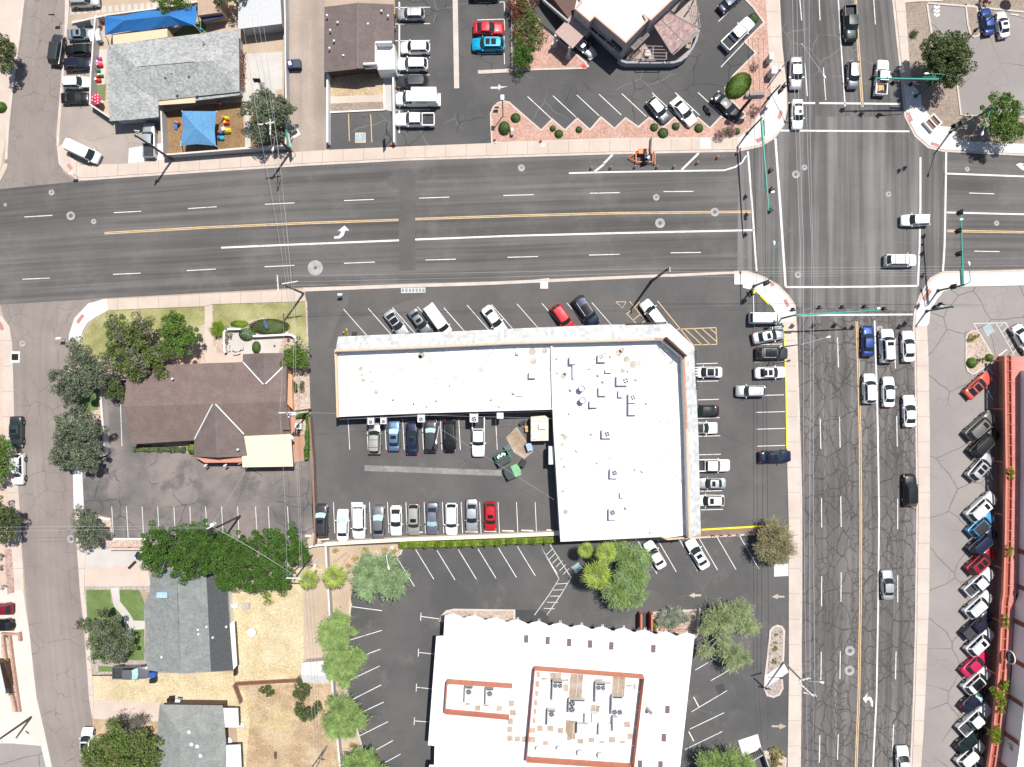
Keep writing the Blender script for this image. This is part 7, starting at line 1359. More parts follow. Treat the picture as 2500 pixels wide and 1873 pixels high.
# ================= POLES, SIGNALS, WIRES =================
WOODP = plain('pole_wood', (.1, .065, .045), .9, var=.2); WOODG = plain('pole_wood_grey', (.2, .17, .15), .9, var=.2); ARMW = plain('crossarm_pale', (.62, .6, .57), .8, var=.1); SIGB = plain('signal_black', (.012, .013, .012), .5, var=0); LAMPW = plain('lamp_white', (.78, .78, .78), .4, var=0); DGREEN = plain('dark_green_enamel', (.015, .09, .07), .5, var=.05)
def base_of(px, py): return W(px, py, 0)
def util_pole(label, bx, by, h, arms, mat=WOODP, transformers=(), lean=(0, 0), street=None, rad=.19):
    """arms: ((x0,y0),(x1,y1), z) given where the photo shows them"""
    b = W(bx, by); t = thing('utility_pole', label, 'utility pole', b, 'wooden utility poles'); top = b+Vector((lean[0], lean[1], h))
    part(t, 'pole', mat, lambda m: m.tube(b-Vector((0, 0, .1)), top, rad, rad*.65, 10))
    for a0, a1, z in arms:
        A, Bq = W(*a0, z), W(*a1, z); d = Bq-A; part(t, 'crossarm', ARMW, lambda m: m.box((A+Bq)/2, (d.length, .16, .14), math.atan2(d.y, d.x)))
        for u in (.04, .35, .65, .96): q = A.lerp(Bq, u); part(t, 'insulator', LAMPW, lambda m: m.tube(q+Vector((0, 0, .07)), q+Vector((0, 0, .3)), .09, .06, 8))
    for x, y, z in transformers: c = W(x, y, z); part(t, 'transformer', LAMPW, lambda m: (m.tube(c-Vector((0, 0, .6)), c+Vector((0, 0, .4)), .3, n=14), m.tube(c+Vector((.1, 0, .4)), c+Vector((.1, 0, .6)), .06)))
    if street: (x0, y0, z0), (x1, y1, z1) = street; part(t, 'lamp_arm', STEEL, lambda m: m.tube(W(x0, y0, z0), W(x1, y1, z1), .05)); c = W(x1, y1, z1); d = (W(x1, y1, z1)-W(x0, y0, z0)).normalized(); part(t, 'lamp_head', LAMPW, lambda m: m.add(*lamp_geo(c, d)))
    return t
def lamp_geo(c, d, l=.85, w=.34):
    s = Vector((-d.y, d.x, 0)).normalized(); d = Vector((d.x, d.y, 0)).normalized(); n = 10; vs = []
    for zz, k in ((0, 1.0), (.14, .75), (-.08, .8)):
        for i in range(n): a = 2*math.pi*i/n; r = 1 if math.cos(a) > 0 else .65; vs.append(c+d*(l*.45+math.cos(a)*l*.5*k)+s*math.sin(a)*w*.55*k*(1.1 if math.cos(a) > 0 else .75)+Vector((0, 0, zz)))
    fs = [(i, (i+1) % n, n+(i+1) % n, n+i) for i in range(n)]+[tuple(range(n, 2*n))]+[(2*n+i, 2*n+(i+1) % n, (i+1) % n, i) for i in range(n)]+[tuple(reversed(range(2*n, 3*n)))]
    return vs, fs
P1 = util_pole('utility pole with two white crossarms at the sidewalk left of the strip mall', 742, 717, 12.3, [((677, 672), (680, 714), 12.2), ((684, 694), (728, 687), 11.2)], transformers=(), mat=WOODG)
util_pole('thick leaning pole over the off-white car at the yellow hatching', 1590, 687, 13.2, [((1634, 654), (1635, 664), 13)], rad=.24)
util_pole('dark utility pole leaning over the silver pickup by the playground', 422, 391, 11.5, [((330, 320), (341, 321), 11.4), ((331, 336), (337, 321), 10.9)], rad=.2)
util_pole('pole with crossed white arms, green sign and street lamp over the dusty olive tree', 711, 371, 12.5, [((630, 305), (671, 299), 12), ((660, 292), (660, 331), 12.4)], rad=.22, street=((672, 332, 10), (668, 358, 9.5)))
util_pole('utility pole carrying transformers between the brown shingle house and court', 759.5, 999.4, 12.3, [((680, 1008), (723, 1007), 12.1)], mat=WOODG, transformers=((707, 1014, 10.2), (719, 1012, 10.0)), rad=.18)
util_pole('brown pole leaning over the worn lot beside the deep green tree belt', 586, 1260, 12.6, [((506, 1291), (524, 1282), 12.3)], transformers=((520, 1281, 11.4),))
util_pole('pole hidden in the tree belt with one short white arm near the fan palms', 762, 1356, 11.5, [((699, 1411), (735, 1412), 11.4)], mat=WOODG)
util_pole('utility pole with a tangle of insulators at the long island by the avenue', 1912.8, 1615.4, 11.8, [((1950, 1662), (1978, 1655), 11.6), ((1960, 1690), (1992, 1698), 10.8), ((1952, 1668), (1986, 1700), 11.2)], mat=STEEL, transformers=(), rad=.17, street=((1975, 1664, 10), (2000, 1665, 9.6)))
util_pole('dark pole leaning out of the lower left corner', 76, 1751, 9.5, [((-2, 1806), (6, 1812), 9)], rad=.2)
util_pole('grey steel pole leaning out of the bottom of the brown backyard', 799, 1821, 9.5, [((776, 1876), (790, 1880), 8.5)], mat=STEEL, rad=.14)
def wire(label, pts, r=.014, sag=.5):
    m = MB(); P = [W(*p) for p in pts]
    for i in range(len(P)-1):
        a, b = P[i], P[i+1]; n = 8; q = [a.lerp(b, j/n)-Vector((0, 0, sag*4*(j/n)*(1-j/n))) for j in range(n+1)]; m.path(q, r, n=4)
    return one(m, 'overhead_wire', WIREM, label, 'wire', 'overhead wires')
WIREM = plain('wire_alloy', (.5, .5, .5), .5, 0, var=0)
for i, (a, b) in enumerate((((678, 674, 12.3), (1640, 655, 13.1)), ((729, 688, 11.3), (1641, 664, 12.6)), ((716, 697, 10.5), (1600, 678, 9)))):
    wire(('upper', 'middle', 'lower')[i]+' wire from the two-arm pole along the main road kerb', [a, b])
for i, (a, b) in enumerate((((1640, 655, 13.1), (2560, 648, 12)), ((1641, 664, 12.6), (2560, 656, 12)), ((1600, 676, 9), (2560, 668, 10)), ((1600, 669, 9.5), (2560, 662, 11)))):
    wire(('first', 'second', 'third', 'fourth')[i]+' wire crossing the junction along the lower crosswalk', [a, b])
for i, (n, a, b) in enumerate(((-60, 630, 305), (-45, 660, 300), (-38, 668, 299), (-30, 671, 298))):
    wire(('leftmost', 'second', 'third', 'rightmost')[i]+' wire from the crossed-arm pole up over the yard', [(n+635+8*i, -40, 12), (a, b, 12.2)])
for i, (a, b) in enumerate((((631, 306, 12.2), (698, 690, 11.3)), ((660, 332, 12.4), (705, 689, 11.3)), ((671, 300, 12.2), (711, 688, 11.3)), ((670, 300, 12), (713, 690, 11)))):
    wire(('leftmost', 'second', 'third', 'rightmost')[i]+' wire crossing the main road between the two wired poles', [a, b])
for i, (a, b, c) in enumerate((((694, 692, 11.3), (683, 1008, 12.2), (701, 1411, 11.5)), ((712, 690, 11.3), (716, 1007, 12.2), (733, 1412, 11.5)), ((716, 688, 11.3), (721, 1007, 12.2), (738, 1412, 11)))):
    wire(('left', 'middle', 'right')[i]+' wire running down over the brown shingle house and its lot', [a, b, c])
for i, (a, b) in enumerate((((735, 1412, 11.4), (772, 1920, 11)), ((745, 1412, 11.4), (778, 1920, 11)), ((755, 1405, 10.5), (784, 1920, 10.5)))): wire(('left', 'middle', 'right')[i]+' wire above the dry backyards', [a, b])
for i, (a, b) in enumerate((((512, 1288, 12.4), (-60, 1288, 12)), ((512, 1291, 12.2), (-60, 1300, 12)), ((518, 1285, 12.2), (712, 1401, 11.4)), ((520, 1288, 12.2), (718, 1405, 11.4)), ((524, 1290, 12.2), (727, 1411, 11.2)), ((515, 1283, 11.5), (604, 1140, 3.3)))):
    wire(('upper wire across the side street', 'lower wire across the side street', 'first wire over the deep green tree belt', 'second wire over the deep green tree belt', 'third wire over the deep green tree belt', 'service wire from the brown pole to the tan carport')[i], [a, b], sag=.6)
for i, (a, b, c) in enumerate((((1934, -60, 11), (1954, 600, 11.6), (1958, 1655, 11.8)), ((1945, -60, 11), (1962, 600, 11.5), (1968, 1658, 11.8)), ((1961, -60, 11), (1982, 600, 11.5), (1978, 1655, 11.8)), ((1975, -60, 11), (1987, 700, 11.5), (1990, 1698, 11)))):
    wire(('leftmost', 'second', 'third', 'rightmost')[i]+' long wire above the left edge of the avenue', [a, b, c], sag=.4, r=.028)
for i, (a, b) in enumerate((((1958, 1660, 11.8), (1968, 1960, 11.5)), ((1970, 1660, 11.8), (1978, 1960, 11.5)), ((1988, 1697, 11), (1990, 1960, 11.5)))): wire(('left', 'middle', 'right')[i]+' wire running out of the bottom edge beside the avenue', [a, b])
wire('drop wire across the court from the house pole', [(716, 1007, 12), (1346, 1022, 4)], sag=.8); wire('second drop wire slanting across the court to the side wall', [(1072, 1045, 9), (1352, 1220, 4.2)], sag=.6)
t = thing('street_lamp', 'lamp pole arching over the slate SUV in the court', 'street lamp', W(1072, 1040), 'street lamps'); part(t, 'pole', STEEL, lambda m: m.path([W(1075, 1025), W(1072, 1040, 5), W(1066, 1075, 5.3)], .06)); part(t, 'lamp_head', LAMPW, lambda m: m.add(*lamp_geo(W(1065, 1073, 5.3), Vector((0, -1, 0)))))
def head(t, x, y, z, faces=(1, 0), mat=SIGB, s=1.0):
    """three-lamp signal with backplate hanging on an arm"""
    c = W(x, y, z); a = math.atan2(faces[1], faces[0]); u = Vector((faces[0], faces[1], 0)).normalized(); v = Vector((-u.y, u.x, 0)); o = part(t, 'signal_head', mat, lambda m: (m.box(c, (.28*s, .42*s, 1.15*s), a), m.box(c-u*.0, (.05, .78*s, 1.45*s), a), [m.tube(c+u*.14+Vector((0, 0, dz*s)), c+u*.4*s+Vector((0, 0, dz*s)), .13*s, n=8) for dz in (-.36, 0, .36)]))
    for dz, cm in ((.36, 'lens_red'), (0, 'lens_amber'), (-.36, 'lens_green')):
        mt = plain(cm, {'lens_red': (.25, .01, .01), 'lens_amber': (.25, .13, .01), 'lens_green': (.01, .16, .06)}[cm], .3, var=0); part(o, 'lens', mt, lambda m: m.tube(c+u*.145+Vector((0, 0, dz*s)), c+u*.16+Vector((0, 0, dz*s)), .12*s, n=10))
def mast(label, bx, by, h, arm, heads, face, sign=None, lamp=None, cam_=None, polemat=DGREEN):
    b = W(bx, by); t = thing('traffic_signal', label, 'traffic signal', b, 'green mast arm traffic signals')
    part(t, 'pole', polemat, lambda m: (m.tube(b, b+Vector((0, 0, h)), .17, .12, 12), m.tube(b, b+Vector((0, 0, .25)), .3, n=12)))
    if arm: A = b+Vector((0, 0, h-.4)); E = W(arm[0], arm[1], h); part(t, 'mast_arm', GREENM, lambda m: m.tube(A, E, .17, .1, 10))
    for hx, hy in heads: head(t, hx, hy, h-.2, face)
    if sign:
        a, c = W(sign[0], sign[1], h-.5), W(sign[2], sign[3], h-.5); d = c-a; s_ = part(t, 'street_name_sign', GREENM, lambda m: m.box((a+c)/2, (d.length, .05, .55), math.atan2(d.y, d.x), rot=Matrix.Rotation(math.atan2(d.y, d.x), 3, 'Z') @ Matrix.Rotation(.12, 3, 'X')))
    if lamp:
        (x1, y1, z1) = lamp; q = b+Vector((0, 0, h)); part(t, 'lamp_arm', GREENM if z1 < 11 else STEEL, lambda m: m.path([b+Vector((0, 0, h-.1)), q.lerp(W(x1, y1, z1), .1)+Vector((0, 0, (z1-h)*.7)), W(x1, y1, z1)], .06)); d = W(x1, y1, z1)-q; part(t, 'lamp_head', LAMPW, lambda m: m.add(*lamp_geo(W(x1, y1, z1), d)))
    if cam_: c = W(cam_[0], cam_[1], h+.2); part(t, 'camera', LAMPW, lambda m: m.box(c, (.5, .3, .3), .2))
    return t
mast('green mast arm signal at the upper left corner reaching down over the main road', 1824, 326, 6.8, (1877, 516), [(1879.5, 417), (1881.5, 464), (1879, 515)], (1, 0), (1864, 293, 1867, 330), cam_=(1886, 469))
mast('green mast arm signal at the upper right corner reaching over the white lumber pickup', 2234, 236, 6.8, (2135, 191), [(2132, 190), (2181, 201.5), (2226, 204)], (0, -1), (2252, 189, 2285, 190), lamp=(2268, 180, 8.5), cam_=(2171, 189))
mast('tall dark signal pole with a green lamp arm over the bright spreading tree', 2319, 323, 10.3, None, [(2345, 302), (2330, 309)], (-1, 1), lamp=(2400, 320, 9.5))
mast('green mast arm signal at the lower right corner reaching up over the main road', 2289, 710, 6.8, (2345, 521), [(2344, 519), (2340, 564), (2341, 620), (2328, 700)], (-1, 0), (2345, 655, 2347, 695), lamp=(2366.5, 650, 8.5), cam_=(2346, 536))
mast('short leaning signal post beside the lower right ramp', 2261, 760, 7.0, (2328, 751), [(2282, 752), (2296, 745)], (0, 1), cam_=(2299, 746))
mast('green mast arm signal at the lower left corner crossing over the avenue', 1902, 779, 6.8, (2150, 757.5), [(2000, 753), (2055.5, 752), (2110, 751), (2157, 756), (1935, 758)], (0, 1), (1955, 770, 1996, 771), cam_=(2144, 753))
mast('signal post with a long lamp arm at the curved lower left corner', 1840, 699, 6.3, None, [(1873, 690), (1868, 692)], (1, 0), lamp=(1890, 600, 8.8))
mast('signal post at the top of the corner ramp near the pink oleander', 1876, 240, 5.0, None, [(1904, 222), (1912, 212)], (1, 0))
def slamp(label, bx, by, h, tipx, tipy, z, mat=STEEL, cat='street lamp'):
    b = W(bx, by); t = thing('street_lamp', label, cat, b, 'street lamps'); part(t, 'pole', mat, lambda m: (m.tube(b, b+Vector((0, 0, h)), .12, .08, 10), m.tube(b, b+Vector((0, 0, .4)), .28, n=12))); q = b+Vector((0, 0, h)); e = W(tipx, tipy, z); part(t, 'lamp_arm', mat, lambda m: m.tube(q, e, .05)); part(t, 'lamp_head', LAMPW if mat is not DARKM else DARKM, lambda m: m.add(*lamp_geo(e, e-q)))
slamp('grey street lamp reaching over the avenue from the yellow kerb', 1905, 848, 8.6, 2016, 825, 9.3); slamp('curved lamp by the white wall shining over the blue-green tree', 957.5, 1337, 5.4, 947, 1380, 5.8, METALW)
slamp('black parking lamp in the small island, upper right lot', 2380, 75, 5.2, 2434, 36, 5.3, DARKM); slamp('lamp hanging beside the middle avenue lane near the wires, top', 1905, 170, 8.5, 2009, 182, 9.2)
b = W(1228, 284); t = thing('street_lamp', 'brown lamp post with a flat white head in the pink gravel', 'street lamp', b, 'street lamps'); part(t, 'pole', WOODP, lambda m: m.tube(b, b+Vector((0, 0, 6.6)), .08, n=8)); part(t, 'lamp_head', LAMPW, lambda m: m.box(b+Vector((0, .35, 6.65)), (.55, .75, .18)))
b = W(642, 215); t = thing('basketball_hoop', 'small black basketball hoop on the pale concrete pad', 'basketball hoop', b); part(t, 'post', DARKM, lambda m: m.tube(b, W(630, 201, 2.6), .06)); part(t, 'backboard', DARKM, lambda m: m.box(W(627, 196.5, 2.8), (1.15, .1, .75), .05, rot=Matrix.Rotation(math.radians(-25), 3, 'X'))); part(t, 'base', plain('grey_plastic', (.2, .2, .2), .6), lambda m: m.box(b+Vector((-.1, .4, .1)), (.8, .9, .2)))
# ---------- signs
b = W(1810, 269); t = thing('restaurant_sign', 'grey oval-topped sign on a thick pole beside the clipped hedge', 'sign', b); part(t, 'pole', DARKM, lambda m: m.box(b+Vector((0, 0, 2.4)), (.4, .4, 4.8), .6))
A, Bq = W(1816, 242, 4.6), W(1858, 238, 4.9); d = Bq-A; R_ = Matrix.Rotation(math.atan2(d.y, d.x), 3, 'Z'); cc = (A+Bq)/2+Vector((0, 0, .7)); part(t, 'sign_face', [plain('sign_grey', (.12, .125, .125), .5), plain('sign_frame', (.05, .05, .05), .5)], lambda m: (m.box(cc, (3.0, .4, 1.3), rot=R_), m.box(cc+Vector((.1, 0, .8)), (2.2, .4, .4), rot=R_)))
lt = part(t, 'emblem', plain('emblem_dark', (.03, .035, .035), .5), lambda m: [m.add([cc+R_@Vector((math.cos(a)*r, -.215, math.sin(a)*r*.8)) for r in (.32, .45) for a in [k*.5 for k in range(13)]], [(k, k+1, 14+k, 13+k) for k in range(12)])])
b = W(712, 362); t = thing('billboard_sign', 'green lettered sign edge-on beside the crossed-arm pole', 'sign', W(708, 352)); A, Bq = W(699, 318, 3.6), W(707, 361, 3.4); d = Bq-A; R_ = Matrix.Rotation(math.atan2(d.y, d.x), 3, 'Z')@Matrix.Rotation(math.radians(0), 3, 'X'); part(t, 'sign_panel', plain('sign_green', (.03, .32, .2), .5), lambda m: m.box((A+Bq)/2-Vector((0, 0, .4)), (d.length, .1, 1.5), rot=R_)); part(t, 'lettering', LAMPW, lambda m: [m.box((A+Bq)/2-Vector((0, 0, .1+.3*k))+R_@Vector((0, .07, 0)), (d.length*.8, .02, .1), rot=R_) for k in range(4)]); part(t, 'post', STEEL, lambda m: [m.tube((A.x, A.y, 0), (A.x, A.y, 3), .06), m.tube((Bq.x, Bq.y, 0), (Bq.x, Bq.y, 3), .06)])
b = W(955, 340); t = thing('pole_sign', 'narrow sign casting a square shadow over the accessible bay', 'sign', b); part(t, 'post', DARKM, lambda m: m.tube(b, b+Vector((0, 0, 4.5)), .06)); part(t, 'sign_panel', plain('sign_back', (.1, .1, .11), .6), lambda m: m.box(b+Vector((-.15, .35, 3.9)), (.12, 2.0, 1.4), .05))
t = thing('garden_sign', 'small blue upright sign in the dark ground cover', 'sign', W(650, 799)); part(t, 'sign_panel', plain('sign_blue', (.12, .2, .42), .5), lambda m: m.box(W(649, 793, 1.4), (.45, .12, 1.5), rot=Matrix.Rotation(math.radians(-50), 3, 'X'))); part(t, 'post', DARKM, lambda m: m.tube(W(650, 801, 0), W(650, 801, 0)+Vector((0, 0, .9)), .05))
for x, y, h, lab in ((836, 722, 1.6, 'faint pale notice sign in the drive of the strip mall'), (192, 432, 1.8, 'thin street name post at the corner ramp, upper left'), (161, 828, 1.9, 'white and orange marker at the lower side street ramp'), (1213, 268, .9, 'small black and grey info board in the pink gravel tip'), (150, 55, 2.4, 'dark sign post by the street beside the blue-grey sedan')):
    b = W(x, y); t = thing('post_sign', lab, 'sign', b); part(t, 'post', STEEL, lambda m: m.tube(b, b+Vector((0, 0, h)), .04)); part(t, 'sign_panel', LAMPW if x != 1213 and x != 150 else DARKM, lambda m: m.box(b+Vector((0, 0, h)), (.75, .2, .5), rot=Matrix.Rotation(.5, 3, 'X')))
# ---------- roadside boxes
for x, y, w_, lab in ((1884, 137, 10, 'upper of two white-topped utility cabinets on the pink gravel'), (1890, 171.5, 13, 'lower and larger white-topped utility cabinet on the pink gravel')):
    c = W(x, y, 1.9 if w_ == 10 else 2.1); h = c.z; t = thing('utility_cabinet', lab, 'utility cabinet', (c.x, c.y, 0), 'utility cabinets'); part(t, 'cabinet', plain('cabinet_grey', (.42, .47, .46), .5), lambda m: m.box((c.x, c.y, h/2), (w_*S*.92, .95, h-.05))); part(t, 'lid', METALW, lambda m: m.box((c.x, c.y, h), (w_*S, 1.05, .08)))
t = thing('transformer_box', 'green transformer box beside the alley behind the sign', 'transformer box', W(717, 322)); part(t, 'cabinet', plain('olive_green_box', (.16, .18, .14), .6), lambda m: m.box(W(717, 321)+Vector((0, 0, .5)), (1.1, .95, 1.0), .5)); part(t, 'lid', plain('box_lid', (.45, .46, .4), .6), lambda m: m.box(W(716, 316)+Vector((0, 0, 1.0)), (1.15, .5, .06), .5)); part(t, 'pad', NEWC, lambda m: m.box(W(719, 325)+Vector((0, 0, .04)), (1.6, 1.5, .08), .5))
t = thing('brick_planter', 'square white framed planter with two soil beds on the upper right corner', 'planter', W(2272, 303)); c = W(2272, 303); R0 = Matrix.Rotation(math.radians(42), 3, 'Z')
part(t, 'frame', NEWC, lambda m: [m.box(c+R0@Vector((x, y, .35)), (w, d, .7), rot=R0) for x, y, w, d in ((0, 1.0, 2.3, .25), (0, -1.0, 2.3, .25), (1.02, 0, .25, 1.8), (-1.02, 0, .25, 1.8), (0, 0, .2, 1.8))]); part(t, 'soil', plain('planter_soil', (.2, .12, .1), .9, var=.2), lambda m: m.box(c+Vector((0, 0, .22)), (1.95, 1.8, .44), rot=R0))
t = thing('metal_cabinet', 'small brown metal cabinet in the pink gravel beside the egg shaped bush', 'cabinet', W(1250, 323)); part(t, 'cabinet', plain('brown_cabinet', (.3, .24, .2), .5), lambda m: m.box(W(1250, 325)+Vector((0, 0, .4)), (.42, 1.15, .8), .0)); part(t, 'lid', METALW, lambda m: m.box(W(1250.5, 321)+Vector((0, 0, .82)), (.36, .5, .06)))
t = thing('tall_bollard', 'yellow-green marker with black base at the corner wall, lower left corner', 'marker', W(1835, 713)); part(t, 'post', plain('yellow_green', (.55, .6, .05), .5), lambda m: m.box(W(1835.5, 713)+Vector((0, 0, .6)), (.28, .8, 1.2))); part(t, 'base', DARKM, lambda m: m.box(W(1832, 716)+Vector((0, 0, .15)), (.9, 1.0, .3), .5))
t = thing('yellow_barrier', 'yellow post barrier at the strip mall corner beside a small black rack', 'barrier', W(848, 812)); part(t, 'post', YELLOWM, lambda m: (m.tube(W(848, 817), W(846, 804, 1.1), .14), m.tube(W(839, 812), W(839, 811, .9), .1))); t = thing('bench_rack', 'small black rack beside the yellow barrier', 'rack', W(865, 815)); part(t, 'frame', DARKM, lambda m: (m.box(W(865, 814, .45), (.8, .5, .05)), [m.tube(W(865, 814, .45)+Vector((dx, dy, 0)), W(865, 814, .45)+Vector((dx, dy, -.44)), .03) for dx in (-.35, .35) for dy in (-.2, .2)]))
for x, y, lab in ((957, 355, 'orange hydrant by the right white wall'), (1208, 343, 'red hydrant in the lower left pink gravel corner'), (684, 374, 'red hydrant at the wall under the crossed-arm pole'), (1320, 346, 'small red valve riser at the sidewalk by the pink gravel')):
    b = W(x, y); t = thing('fire_hydrant', lab, 'hydrant', b, 'red hydrants and risers'); part(t, 'body', REDSTL, lambda m: (m.tube(b, b+Vector((0, 0, .6)), .14, n=10), m.dome(b+Vector((0, 0, .6)), .15, .15, .14, nu=10, nv=3), m.tube(b+Vector((-.28, 0, .42)), b+Vector((.28, 0, .42)), .08, n=8)))
b = W(1325, 355); m = MB(); m.box(b+Vector((0, 0, .17)), (.5, .6, .08)); one(m, 'meter_lid', LAMPW, 'white meter lid on the sidewalk beside the red riser', 'meter lid')
# wheel stops
for x, y, a, L, lab in ((1152, 1298, -2, 30, 'wheel stop before the silver and grey sedan'), (1197, 1297, -2, 29, 'wheel stop before the red hatchback'), (1240, 1296, -2, 29, 'wheel stop in the first empty court bay'), (1287, 1295, -2, 29, 'wheel stop in the second empty court bay'), (1343, 1294, -2, 18, 'wheel stop in the bay against the side wall'), (2447, 861, 37, 26, 'wheel stop of the accessible bay by the sandy island'), (1699, 1713, -62, 27, 'upper wheel stop right of the lower white roof'), (1687, 1797, -62, 26, 'lower wheel stop right of the lower white roof'),
                      (1027, 1299, -8, 10, 'short wheel stop beside the beige hatchback'), (2475, 37, -8, 20, 'wheel stop beside the white sedan in the upper right lot'), (790, 1317, 5, 28, 'wheel stop under the black and grey SUV')):
    m = MB(); m.box(W(x, y)+Vector((0, 0, .07)), (L*S, .18, .13), math.radians(a)); m.box(W(x, y)+Vector((0, 0, .135)), (L*S*.97, .1, .05), math.radians(a)); one(m, 'wheel_stop', plain('stop_concrete', (.74, .68, .62), .8, var=.12), lab, 'wheel stop', 'concrete wheel stops')
for x0, y0, x1, y1, lab in ((2412, 898, 2424, 912, 'angled bar stop behind the coral coupe hood'), (2408, 950, 2424, 975, 'angled bar stop below the coral coupe'), (2412, 1098, 2425, 1125, 'angled bar stop beside the ribbed roof SUV'), (2412, 1145, 2424, 1170, 'angled bar stop beside the silver SUV with roof panes'), (2413, 1195, 2424, 1215, 'angled bar stop above the tall white SUV'), (2405, 1580, 2415, 1600, 'angled bar stop beside the square sunroof SUV')):
    m = MB(); m.tube(W(x0, y0, .15), W(x1, y1, .15), .11, n=6); one(m, 'wheel_stop', plain('stop_pale', (.55, .52, .5), .7, var=.1), lab, 'wheel stop', 'angled bar stops by the red building')
# ---------- road works
cl = ['first cone from the left in the coned lane', 'second cone from the left, near the slanted white bar', 'third cone, left of the orange trailer', 'fourth cone, at the lower right of the orange trailer', 'fifth cone, before the second slanted bar', 'sixth cone, above the second slanted bar', 'seventh cone, nearer the sidewalk', 'last cone beside the crosswalk start']
for (x, y), lab in zip(((1443, 412), (1490, 411), (1549, 409), (1603, 410), (1644, 409), (1701, 399), (1750, 386), (1798, 375)), cl):
    b = W(x, y); b.z = .02; t = thing('traffic_cone', 'orange and white '+lab, 'traffic cone', b, 'orange channelizer cones'); part(t, 'base', DARKM, lambda m: m.box(b+Vector((0, 0, .03)), (.45, .45, .06), .3)); part(t, 'body', ORANGEM, lambda m: (m.tube(b+Vector((0, 0, .06)), b+Vector((0, 0, .45)), .19, .15, 12), m.tube(b+Vector((0, 0, .62)), b+Vector((0, 0, .78)), .135, .125, 12), m.tube(b+Vector((0, 0, .94)), b+Vector((0, 0, 1.05)), .11, .08, 12))); part(t, 'band', LAMPW, lambda m: (m.tube(b+Vector((0, 0, .45)), b+Vector((0, 0, .62)), .152, .137, 12), m.tube(b+Vector((0, 0, .78)), b+Vector((0, 0, .94)), .127, .112, 12)))
c = W(1572, 387); t = thing('sign_trailer', 'orange arrow board trailer parked in the coned lane', 'trailer', c); O = lambda x, y, z=0: c+Vector((x, y, z))
part(t, 'frame', ORANGEM, lambda m: (m.box(O(0, .75, .55), (2.9, .12, .15)), m.box(O(0, -.75, .55), (2.9, .12, .15)), m.box(O(-1.4, 0, .55), (.12, 1.6, .15)), m.box(O(1.4, 0, .55), (.12, 1.6, .15)), m.tube(O(-1.4, .7, .5), O(-2.6, 0, .45), .07), m.tube(O(-1.4, -.7, .5), O(-2.6, 0, .45), .07), m.box(O(-.2, .9, .7), (1.7, .8, .5)), [m.tube(O(x, y, .1), O(x, y, .8), .06) for x in (-1.3, 1.55) for y in (-1.0, 1.0)], m.box(O(1.75, 0, .5), (.1, 2.2, .12))))
part(t, 'solar_panel', LAMPW, lambda m: m.box(O(.25, .1, 1.4), (.75, 1.1, .08))); part(t, 'mast', DARKM, lambda m: (m.tube(O(.45, 0, .5), O(.45, .2, 3.0), .1), m.box(O(.3, -.6, .7), (.7, .6, .4)))); part(t, 'arrow_board', plain('board_black', (.03, .03, .032), .5), lambda m: m.box(O(.45, 1.0, 2.9), (.2, 2.4, 1.5), -.06))
for s_ in (-1, 1): part(t, 'wheel', TYRE, lambda m: m.tube(O(-.1, s_*1.0, .33), O(-.1, s_*1.15, .33), .33, n=16))
# ---------- dumpsters, bins
DG = plain('dumpster_green', (.03, .2, .12), .6); DGL = plain('dumpster_pale_green', (.2, .42, .22), .6); DLID = plain('dumpster_lid', (.05, .055, .058), .6)
for (x, y, a, m1, lab) in ((1228, 1117, 28, DG, 'dark green dumpster with its lid open showing rubbish'), (1251, 1150, 24, DGL, 'pale green dumpster with a half closed grey lid')):
    b = W(x, y); R_ = Matrix.Rotation(math.radians(a), 3, 'Z'); t = thing('dumpster', lab, 'dumpster', b, 'green dumpsters'); o = lambda p: b+R_@Vector(p)
    part(t, 'body', m1, lambda m: [m.box(o(p), s_, rot=R_) for p, s_ in (((0, .95, .75), (2.3, .08, 1.3)), ((0, -.95, .75), (2.3, .08, 1.2)), ((1.15, 0, .75), (.08, 1.9, 1.3)), ((-1.15, 0, .75), (.08, 1.9, 1.2)), ((0, 0, .2), (2.2, 1.8, .1)), ((-1.25, 0, 1.0), (.14, 1.2, .14)), ((1.25, 0, 1.0), (.14, 1.2, .14)))])
    part(t, 'lid', DLID, lambda m: m.box(o((-.05, -.45, 1.42)), (2.3, 1.1, .05), rot=R_) if m1 is DG else m.box(o((-.5, 0, 1.42)), (1.3, 2.0, .05), rot=R_))
    if m1 is DGL: part(t, 'lid', DGL, lambda m: m.box(o((.62, 0, 1.44)), (1.05, 2.0, .05), rot=R_))
    else:
        part(t, 'lid', plain('ribbed_lid', (.12, .13, .14), .6), lambda m: m.box(o((1.5, 1.1, .7)), (1.1, .9, .05), rot=R_)); m = MB(); [m.box(o((-.6+.28*i, .5+.12*(i % 2), 1.15)), (.35, .4, .25), rot=Matrix.Rotation(i*1.1, 3, 'Z')) for i in range(5)]; one(m, 'rubbish', LAMPW, 'white bags and paper inside the open dark green dumpster', 'rubbish')
def bin_(label, x, y, mat, w=.6, d=.7, h=1.05, a=0, lid=None, group='wheeled bins'):
    b = W(x, y); R_ = Matrix.Rotation(math.radians(a), 3, 'Z'); t = thing('wheeled_bin', label, 'bin', b, group)
    part(t, 'body', mat, lambda m: (m.box(b+Vector((0, 0, h*.47)), (w*.9, d*.9, h*.9), rot=R_), m.box(b+R_@Vector((0, d*.5, h*.86)), (w*.8, .08, .06), rot=R_))); part(t, 'lid', lid or mat, lambda m: m.box(b+Vector((0, 0, h*.96)), (w, d, .07), rot=R_)); part(t, 'wheel', TYRE, lambda m: m.tube(b+R_@Vector((-w*.5, d*.45, .12)), b+R_@Vector((w*.5, d*.45, .12)), .12, n=10))
